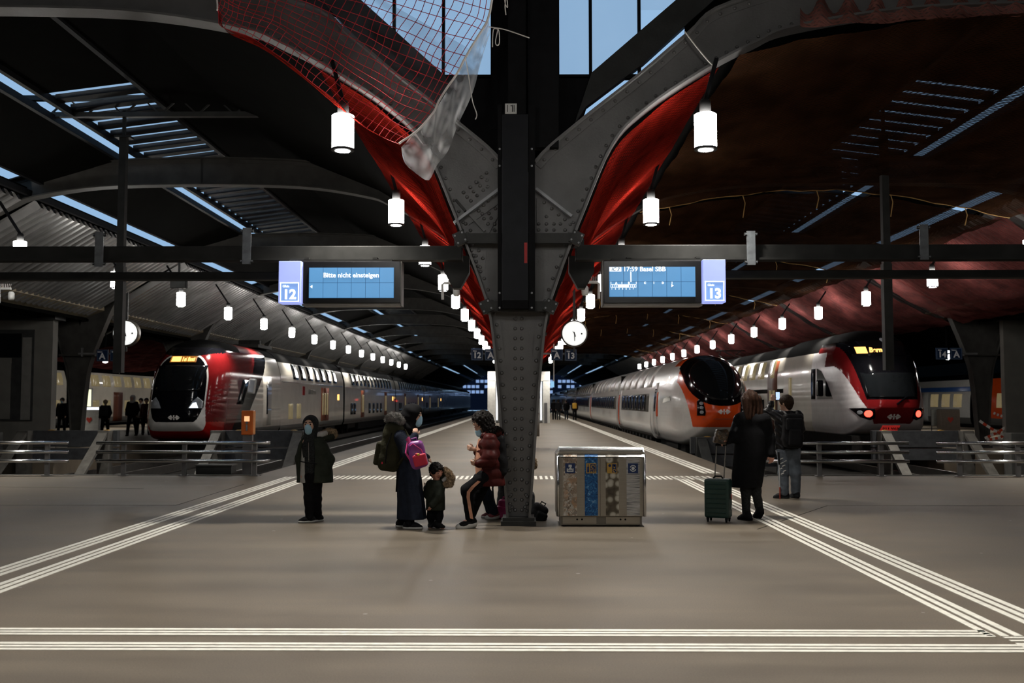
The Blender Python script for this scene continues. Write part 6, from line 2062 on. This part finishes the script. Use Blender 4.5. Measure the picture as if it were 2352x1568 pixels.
H.face(b_); Head(H.p(0, .005, -.055), (-1, -.30, -.25), .74).mask(b_, .03)
o = H.cap_hair(F4.t, hair_dark, .030, length=.13, curl=.013)
d = SDF(.008, .04)
d.cone(H.p(0, -.06, .03), .10, H.p(0, -.09, -.07), .09).cone(H.p(-.07, .0, .05), .05, H.p(-.085, -.03, -.08), .045).cone(H.p(.07, .02, .06), .05, H.p(.085, -.02, -.06), .04)
d.warp = lambda P: .012*np.sin(P[..., 0]*85)*np.sin(P[..., 1]*80)*np.sin(P[..., 2]*90)
d.build('curls', hair_dark, F4.t)
SDF(.004, .004).ell(H.p(.107, -.03, .02), (.012, .012, .012)).build('hair_clip', redf_m, F4.t)
gl_ = MB()
for a in (-1, 1): gl_.tube([H.p(a*.034+.024*math.cos(k*.5), .108, .012+.02*math.sin(k*.5)) for k in range(13)], .0022, 4)
gl_.tube([H.p(.058, .105, .015), H.p(.09, .0, .015)], .002, 4).build('glasses', eye_m, F4.t)
d = SDF(.009, .045)
d.stack([(q(0, 1112)[2], q(1128, 0)[0], 0, .165, .165), (q(0, 1085)[2], q(1127, 0)[0], 0, .160, .175), (q(0, 1050)[2], q(1126, 0)[0], 0, .150, .175), (q(0, 1015)[2], q(1126, 0)[0], 0, .150, .185), (q(0, 1000)[2], q(1124, 0)[0], 0, .105, .14)], fold=.02)
d.chain([J['sl'], J['el'], J['wl'] + V3(.01, 0, 0)], [.088, .076, .052]); d.chain([J['sr'], J['er'], J['wr'] + V3(.01, 0, 0)], [.088, .07, .05])
d.sub_ell(q(1088, 1040, -.04), (.10, .075, .45))
d.warp = lambda P: -.012*np.abs(np.sin(P[..., 2]*26))
d.build('puffer_jacket', cloth_red, F4.t)
SDF(.009, .03).stack([(q(0, 1100)[2], q(1116, 0)[0], -.02, .12, .12), (q(0, 1050)[2], q(1113, 0)[0], -.02, .125, .12), (q(0, 1006)[2], q(1117, 0)[0], -.02, .10, .09)]).build('peach_sweater', cloth_peach, F4.t)
d = SDF(.010, .04)
d.cone(q(1115, 1000, -.12), .05, q(1140, 992, -.06), .06).cone(q(1140, 992, -.06), .06, q(1146, 1000, .08), .06)
d.build('jacket_hood', cloth_red, F4.t)
fur(F4, [q(1117, 1000, -.13), q(1130, 992, -.13), q(1143, 987, -.08), q(1150, 992, 0)], [.03, .034, .036, .03], hair_dark, 'dark_fur_trim')
legs(F4, J, cloth_black, (.092, .075, .055))
# peach side stripe follows the near leg
st = [(1102, 1100), (1088, 1112), (1078, 1124), (1077, 1136), (1080, 1155), (1083, 1172), (1085, 1184)]
MB().add([v for p in st for v in ((q(p[0]-3.2, p[1])[0], -.222 if p[1] > 1110 else -.19, q(0, p[1])[2]), (q(p[0]+4.2, p[1])[0], -.215 if p[1] > 1110 else -.18, q(0, p[1])[2]-.01))],
         [(2*i, 2*i+1, 2*i+3, 2*i+2) for i in range(len(st)-1)]).build('side_stripe', cloth_peach, F4.t)
sd = F4.t.children[-1]; md = sd.modifiers.new('thick', 'SOLIDIFY'); md.thickness = .05; md.offset = -1
shoe(F4, J['al'], J['tl'], shoe_black, sole_white, w=.05, sole_h=.045); shoe(F4, J['ar'], J['tr'], shoe_red, sole_white, w=.042)
t, Mr = backpack('backpack', 'black backpack on the back of the person in the red puffer jacket', F4, q(1149, 1045, .02), (.075, .14, .25), .06, (0, -4, 0), pack_black, pocket=False)
MB().tube([V3(-.08, -.13, -.2), V3(-.09, -.14, -.40), V3(-.08, -.14, -.56)], .012, 6).build('loose_strap', cloth_black, t)

# ------------------------------------------------ two half-hidden people behind the column
F5 = Fig('person', 'child in dark jeans and red shoes half hidden behind the red puffer jacket', 1122, 1188, 13.35)
q = F5.q
H = Head(q(1130, 1040, 0), (.6, .7, 0), .85)
J = dict(neck=q(1128, 1062), chest=q(1122, 1075), pelvis=q(1105, 1098), sl=q(1118, 1068, -.1), sr=q(1128, 1068, .1), el=q(1112, 1090, -.14), wl=q(1118, 1105, -.1), er=q(1120, 1090, .14), wr=q(1128, 1105, .1),
         hl=q(1103, 1103, -.07), hr=q(1103, 1103, .08), kl=q(1120, 1138, -.08), kr=q(1118, 1140, .08), al=q(1135, 1172, -.07), ar=q(1126, 1174, .1), tl=q(1120, 1190, -.1), tr=q(1110, 1190, .08))
J['tl'][2] = 0; J['tr'][2] = 0
body(F5, J, H, skin, .72); H.cap_hair(F5.t, hair_dark)
legs(F5, J, cloth_dkjeans, (.09, .075, .06))
SDF(.010, .04).stack([(q(0, 1100)[2], q(1110, 0)[0], 0, .15, .14), (q(0, 1066)[2], q(1124, 0)[0], 0, .12, .14), (q(0, 1058)[2], q(1128, 0)[0], 0, .07, .08)]).build('jacket', cloth_black, F5.t)
for s in 'lr': shoe(F5, J['a'+s], J['t'+s], shoe_red, sole_white, w=.042)
F6 = Fig('person', 'seated person in dark trousers hidden behind the foot of the riveted column', 1190, 1184, 13.75)
q = F6.q
H = Head(q(1192, 1060, .05), (.3, 1, 0), .9)
J = dict(neck=q(1192, 1082, .05), chest=q(1191, 1098, .05), pelvis=q(1190, 1138, .12), sl=q(1175, 1092, .05), sr=q(1208, 1092, .05), el=q(1176, 1120, 0), wl=q(1170, 1112, -.1), er=q(1206, 1120, 0), wr=q(1200, 1118, -.1),
         hl=q(1182, 1138, .1), hr=q(1198, 1138, .1), kl=q(1158, 1108, -.05), kr=q(1205, 1112, 0), al=q(1149, 1172, -.02), ar=q(1222, 1168, -.02), tl=q(1144, 1186, -.1), tr=q(1228, 1186, -.1))
J['tl'][2] = 0; J['tr'][2] = 0
body(F6, J, H, skin, .8); H.cap_hair(F6.t, hair_dark)
legs(F6, J, cloth_char, (.095, .075, .06))
SDF(.010, .04).stack([(q(0, 1150)[2], q(1190, 0)[0], .1, .15, .14), (q(0, 1095)[2], q(1191, 0)[0], .06, .15, .13), (q(0, 1082)[2], q(1192, 0)[0], .06, .08, .08)]).build('jacket', cloth_olive, F6.t)
fur(F6, [q(1196, 1056, -.05), q(1214, 1060, -.10), q(1225, 1058, -.12), q(1227, 1070, -.1)], [.03, .036, .036, .03], fur_tan)
for s in 'lr': shoe(F6, J['a'+s], J['t'+s], sole_white if s == 'r' else shoe_black, sole_white, w=.045)
# seat under the seated person
tag(SDF(.012, .04).rbox((F6.g.x+.0, F6.g.y+.14, .15), (.18, .13, .10), .05).build('travel_bag', pack_black), 'dark travel bag used as a seat behind the riveted column', 'bag')
t, Mr = backpack('backpack', 'bright pink backpack on the floor behind the foot of the column', F6, V3(*F6.q(1158, 1164, -.32)), (.09, .09, .13), .05, (0, 8, 0), pink_m, pocket=True, ppos=(-.03, -.06, -.03))
t, Mr = backpack('backpack', 'black backpack lying on the floor between column and recycling station', F6, V3(*F6.q(1235, 1167, -.55)), (.11, .10, .115), .06, (0, 28, 0), pack_black, pocket=True, ppos=(.05, -.05, -.03))

# ------------------------------------------------ woman with suitcase, seen from behind
F7 = Fig('person', 'long-haired person in a black knee-length coat holding a suitcase handle', 1726, 1194)
q = F7.q
H = Head(q(1722, 921, .0), (-.35, 1, 0), 1.0)
J = dict(neck=q(1724, 948), chest=q(1727, 985), pelvis=q(1724, 1060), sl=q(1699, 962, 0), sr=q(1757, 962, 0), el=q(1683, 1003, -.05), wl=q(1668, 1011, -.12), er=q(1768, 1008, .02), wr=q(1771, 1042, -.03),
         hl=q(1711, 1065), hr=q(1735, 1065), kl=q(1713, 1125, 0), kr=q(1737, 1127, .02), al=q(1714, 1180, 0), ar=q(1748, 1166, .12), tl=q(1703, 1194, .06), tr=q(1745, 1190, .22))
J['tl'][2] = 0; J['tr'][2] = .01
body(F7, J, H, skin_red, 1.0, hands=[(J['wl'], (-.9, -.2, -.15), (0, -1, .2), 1.0, .8, V3(0, 0, -1)), (J['wr'], (-.05, -.05, -1), (-1, -.3, 0), 1.0, .5)])
d = SDF(.008, .04)
d.cone(H.p(0, -.02, .045), .108, H.p(0, .0, .04), .105)
for a in (-.06, -.02, .03, .07): d.cone(H.p(a, -.04, .0), .075, H.p(a*1.7+.01, -.09, -.19-.04*abs(a)*10), .045)
d.warp = lambda P: .004*np.sin(P[..., 0]*120+np.sin(P[..., 2]*20))+.006*np.sin(P[..., 0]*45+P[..., 2]*18)
d.build('hair', hair_brown, F7.t)
d = SDF(.010, .05)
d.stack([(q(0, 1117)[2], q(1714, 0)[0], 0, .195, .15), (q(0, 1090)[2], q(1717, 0)[0], 0, .205, .16), (q(0, 1040)[2], q(1724, 0)[0], 0, .215, .165), (q(0, 995)[2], q(1727, 0)[0], 0, .21, .15), (q(0, 962)[2], q(1727, 0)[0], 0, .205, .125), (q(0, 948)[2], q(1725, 0)[0], 0, .11, .09)], fold=.02, nf=6)
d.chain([J['sl'], J['el'], J['wl']], [.078, .068, .05]); d.chain([J['sr'], J['er'], J['wr']], [.078, .07, .055])
d.cone(q(1708, 962, -.06), .07, q(1746, 962, -.06), .07, k=.08)
d.build('long_coat', cloth_black, F7.t)
for k in range(2):
    a, b = ((1697, 957), (1687, 985))[k], ((1708, 968), (1698, 996))[k]
    f0, f1 = ((.02, .40), (.55, .90))[k]
    SDF(.008, .02).cone(J['sl']*(1-f0)+J['el']*f0, .081-.008*f0, J['sl']*(1-f1)+J['el']*f1, .0805-.010*f1).build('leather_sleeve_panel', leather, F7.t)
legs(F7, J, cloth_char, (.09, .066, .05))
for s in 'lr': shoe(F7, J['a'+s], J['t'+s], shoe_black, cloth_black, top=.17, w=.050, name='boot', sole_h=.035)
# suitcase
g = ground(1651, 1198)
sc = thing('suitcase', 'dark green ribbed hard-shell suitcase with raised chrome handle', 'suitcase', (g.x, g.y, 0))
k_ = g.y/F_PX
green = mat('suitcase_green', (0.010, 0.040, 0.034), .35, var=.1, scale=4)
w2, h2 = .165, .50
z0 = .055
SDF(.009, .0).rbox((0, .02, z0+h2/2), (w2-.035, .11-.03, h2/2-.03), .03, (0, 0, -24)).build('shell', green, sc)
Ms = np.array(Euler((0, 0, R(-24))).to_matrix())
for k in range(7):
    z = z0+.07+.06*k
    a = Ms @ V3(-.125, -.112, 0); b = Ms @ V3(.125, -.112, 0)
    MB().tube([a + V3(0, .02, z), b + V3(0, .02, z)], .008, 6).build('rib', green, sc)
for x, y in ((-.12, -.08), (.12, -.08), (-.12, .09), (.12, .09)):
    p = Ms @ V3(x, y, 0)
    w_ = MB().lathe([(.018, -.012), (.026, -.010), (.026, .010), (.018, .012)], (p[0], p[1]+.02, .027), 14, 'x').build('wheel', shoe_black, sc)
    MB().box(p[0]-.016, p[0]+.016, p[1]+.004, p[1]+.036, .03, .07).build('wheel_fork', shoe_black, w_)
hp = [Ms @ V3(x, .075, 0) for x in (-.06, .06)]
zt = at(1655, 1022, g.y).z
for i, p in enumerate(hp): MB().tube([(p[0], p[1]+.02, z0+h2-.02), (p[0]+.03, p[1]+.02, zt)], .0085, 8).build('handle_tube', chrome, sc)
MB().tube([(hp[0][0]+.015, hp[0][1]+.02, zt), (hp[1][0]+.045, hp[1][1]+.02, zt)], .016, 8).build('handle_grip', shoe_black, sc)
MB().tube([(-.06, .02, z0+h2), (-.04, .02, z0+h2+.03), (.04, .0, z0+h2+.03), (.06, .0, z0+h2)], .012, 6).build('top_handle', shoe_black, sc)
pside = Ms @ V3(.168, 0, 0)
box('luggage_tag', mat('tag_red', (.5, .08, .08), .5), sc, pside[0]-.006, pside[0]+.004, -.08, -.05, .30, .36); box('luggage_label', sole_white, sc, pside[0]-.006, pside[0]+.004, -.08, -.05, .17, .22)
# patterned pouch over the handle
pm = strip_mat('leopard_cloth', [(0, (.012, .010, .008)), (.9, (.12, .075, .035)), (.35, (.03, .02, .012)), (.6, (.085, .05, .025))], 38, 'vor')
pc = at(1659, 1004, g.y-.03)
d = SDF(.008, .03)
d.rbox((0, 0, 0), (.055, .04, .06), .03, (0, 15, 0)).cone((.03, 0, .06), .03, (.07, 0, .085), .025)
d.warp = lambda P: .006*np.sin(P[..., 0]*60+P[..., 2]*35)*np.sin(P[..., 2]*70)
o = d.build('wrapped_scarf', pm); o.location = (pc.x, g.y+.07, pc.z); tag(o, 'brown patterned scarf wrapped over the raised suitcase handle', 'scarf')

# ------------------------------------------------ man with backpack taking a picture
F8 = Fig('person', 'man in black leather jacket and grey jeans raising a phone, seen from behind', 1811, 1144)
q = F8.q
H = Head(q(1805, 926, 0), (-.75, .66, .05), 1.0)
J = dict(neck=q(1808, 946), chest=q(1809, 965), pelvis=q(1810, 1030), sl=q(1787, 954, .02), sr=q(1832, 954, -.02), el=q(1768, 948, .12), wl=q(1779, 921, .16), er=q(1840, 985, .06), wr=q(1826, 1000, .22),
         hl=q(1800, 1035), hr=q(1822, 1035), kl=q(1800, 1085, .02), kr=q(1827, 1085, -.02), al=q(1801, 1130, 0), ar=q(1829, 1128, .04), tl=q(1782, 1143, .02), tr=q(1824, 1140, .15))
J['tl'][2] = 0; J['tr'][2] = 0
body(F8, J, H, skin, 1.0, hands=[(J['wl'], (.25, .1, 1), (.9, .3, .2), 1.0, .6, V3(1, .4, 0)), (J['wr'], (-.6, .6, -.2), (0, 0, 1), 1.0, .5)], vox=.0095)
H.cap_hair(F8.t, mat('hair_short_brown', (0.030, 0.018, 0.011), .55, var=.4, scale=30, bump=.5), .014)
d = SDF(.010, .045)
d.stack([(q(0, 1030)[2], q(1808, 0)[0], 0, .20, .14), (q(0, 1000)[2], q(1809, 0)[0], 0, .195, .145), (q(0, 960)[2], q(1809, 0)[0], 0, .205, .135), (q(0, 943)[2], q(1808, 0)[0], 0, .10, .09)], fold=.02)
d.chain([J['sl'], J['el'], J['wl'] + V3(-.01, 0, -.03)], [.085, .075, .05]); d.chain([J['sr'], J['er'], J['wr']], [.085, .072, .05])
d.warp = lambda P: .004*np.sin(P[..., 2]*60+P[..., 0]*50)
d.build('leather_jacket', leather, F8.t)
legs(F8, J, cloth_jeans, (.105, .082, .075), name='jeans', sink=.0)
for s in 'lr': shoe(F8, J['a'+s], J['t'+s], shoe_black, cloth_char, w=.048)
for k, (x, y) in enumerate(((1793, 1062), (1797, 1068), (1790, 1075), (1799, 1080), (1794, 1086), (1800, 1058), (1792, 1052))):
    MB().tube([q(x-3, y+2, -.085), q(x, y, -.098), q(x+3, y-1, -.09)], .008, 5).build('torn_thread', lining_m, F8.t)
t, Mr = backpack('backpack', 'black square backpack on the back of the man raising a phone', F8, q(1813, 988, -.20), (.155, .10, .27), .06, (0, 2, 0), pack_black, pocket=True, ppos=(0, -.10, -.10))
SDF(.009, .03).rbox((0, -.09, .10), (.10, .03, .07), .03).build('upper_pocket', pack_black, t)
for s in (-1, 1): MB().tube([V3(s*.07, .04, .24), V3(s*.10, .12, .30), V3(s*.11, .20, .26)], .016, 6).build('shoulder_strap', mat('strap_grey', (.12, .12, .12), .7), t)
# phone
p = at(1786, 911, F8.g.y+.2)
ph = thing('phone', 'phone with a glowing screen held up by the man in leather', 'phone', (p.x, F8.g.y+.19, p.z-.06))
box('case', shoe_black, ph, -.036, .036, 0, .01, 0, .145, .004); box('screen', mat('phone_screen', (.2, .3, .4), .3, emit=(.5, .66, .95), es=1.2), ph, -.031, .031, -.003, .0, .012, .135)
# white cane
a = F8.q(1786, 1060, -.1); b = F8.q(1787, 1138, -.12)
cn_ = thing('white_cane', 'thin cane with red lower end beside the grey jeans', 'cane', (F8.g.x+b[0], F8.g.y-.12, 0))
d_ = a-b
MB().tube([(0, 0, .18), (d_[0], d_[1], d_[2]+.0)], .009, 8).build('shaft', mat('cane_white', (.4, .4, .4), .4), cn_)
MB().tube([(0, 0, 0), (0, 0, .19)], .0115, 8).build('red_section', mat('cane_red', (.25, .03, .015), .5), cn_)
MB().tube([(d_[0], d_[1], d_[2]), (d_[0]-.01, d_[1], d_[2]+.2)], .014, 8).build('grip', shoe_black, cn_)

# ------------------------------------------------ people far down the platforms
def far_person(px, py, Y, h, top_m, leg_m, label, fwd=(0, 1, 0), hood=None, bag=None, step=.12, mask=False, head_m=None):
    F = Fig('person', label, px, py, Y)
    s = h/1.72
    z = lambda v: v*s
    J = dict(neck=V3(0, 0, z(1.45)), chest=V3(0, 0, z(1.28)), pelvis=V3(0, 0, z(.95)), sl=V3(-.17*s, 0, z(1.40)), sr=V3(.17*s, 0, z(1.40)), el=V3(-.24*s, .02, z(1.12)), wl=V3(-.22*s, -.1, z(.90)), er=V3(.24*s, .02, z(1.12)), wr=V3(.22*s, -.1, z(.90)),
             hl=V3(-.09*s, 0, z(.90)), hr=V3(.09*s, 0, z(.90)), kl=V3(-.10*s, -step*.6, z(.5)), kr=V3(.10*s, step*.4, z(.5)), al=V3(-.10*s, -step, z(.09)), ar=V3(.10*s, step, z(.09)))
    f = nrm(fwd)
    for k in 'lr': J['t'+k] = V3(J['a'+k][0]+f[0]*.14, J['a'+k][1]+f[1]*.14, 0)
    H = Head(V3(0, 0, z(1.60)), fwd, s)
    b_ = body(F, J, H, skin, s*.9, vox=.016, hands=[(J['wl'], (0, -.2, -1), (0, -1, 0), s, .4), (J['wr'], (0, -.2, -1), (0, -1, 0), s, .4)])
    if hood is None: H.cap_hair(F.t, head_m or hair_dark)
    else:
        d = SDF(.012, .03); d.cone(H.p(0, -.03, .04), .118*s, H.p(0, 0, .03), .112*s).cone(H.p(0, -.03, -.05), .11*s, J['neck'], .12*s); d.sub_ell(H.p(0, .12, -.02), (.07*s, .10*s, .09*s)); d.build('hood', hood, F.t)
    if mask: H.mask(b_)
    d = SDF(.016, .04)
    d.stack([(z(.78), 0, 0, .20*s, .15*s), (z(1.1), 0, 0, .20*s, .15*s), (z(1.38), 0, 0, .20*s, .13*s), (z(1.47), 0, 0, .10*s, .08*s)])
    d.chain([J['sl'], J['el'], J['wl']], [.078*s, .068*s, .05*s]); d.chain([J['sr'], J['er'], J['wr']], [.078*s, .068*s, .05*s])
    d.build('jacket', top_m, F.t)
    legs(F, J, leg_m, (.10*s, .075*s, .06*s), vox=.016)
    for k in 'lr': shoe(F, J['a'+k], J['t'+k], shoe_black, None, w=.046*s)
    if bag is not None:
        SDF(.014, .04).rbox((0, -.2*f[1] if abs(f[1]) > .3 else 0, z(1.2)), (.13*s, .07, .18*s), .05).build('worn_backpack', bag, F.t)
    return F
yel_bag = mat('bag_mustard', (.48, .27, .02), .6)
grp = 'people walking along the middle platform'
far_person(1273, 965, 86, 1.75, cloth_black, cloth_black, 'dark-clad person walking beside another beyond the white portal')
far_person(1283, 966, 85, 1.72, cloth_black, cloth_char, 'dark-clad person second from the portal on the middle platform')
far_person(1301, 965, 87, 1.70, cloth_black, cloth_dkjeans, 'person with dark jacket and jeans by the white train')
far_person(1320, 966, 83, 1.70, cloth_black, cloth_black, 'person with a yellow backpack walking along the white train', bag=yel_bag)
far_person(1302-60, 962, 110, 1.7, cloth_olive, cloth_black, 'person standing inside the white stair portal')
far_person(141, 990, 47, 1.72, cloth_black, cloth_black, 'masked person in black jacket standing beside the left platform column', fwd=(.1, -1, 0), mask=True)
far_person(241, 992, 44, 1.62, cloth_black, cloth_black, 'person in long black coat beside the white heart cabinet', fwd=(-.3, 1, 0), bag=cloth_char, head_m=mat('hair_blond', (.25, .18, .11), .5))
far_person(303, 990, 45, 1.82, cloth_black, cloth_black, 'person in black jacket with white hood up walking on the left platform', fwd=(0, -1, 0), hood=lining_m, step=.25)
far_person(322, 988, 48, 1.7, lining_m, cloth_black, 'person in pale jacket right behind the white-hooded one', fwd=(0, -1, 0))
far_person(335, 990, 46, 1.7, cloth_red, cloth_black, 'person in dark red jacket close to the red train nose', fwd=(.4, -1, 0))
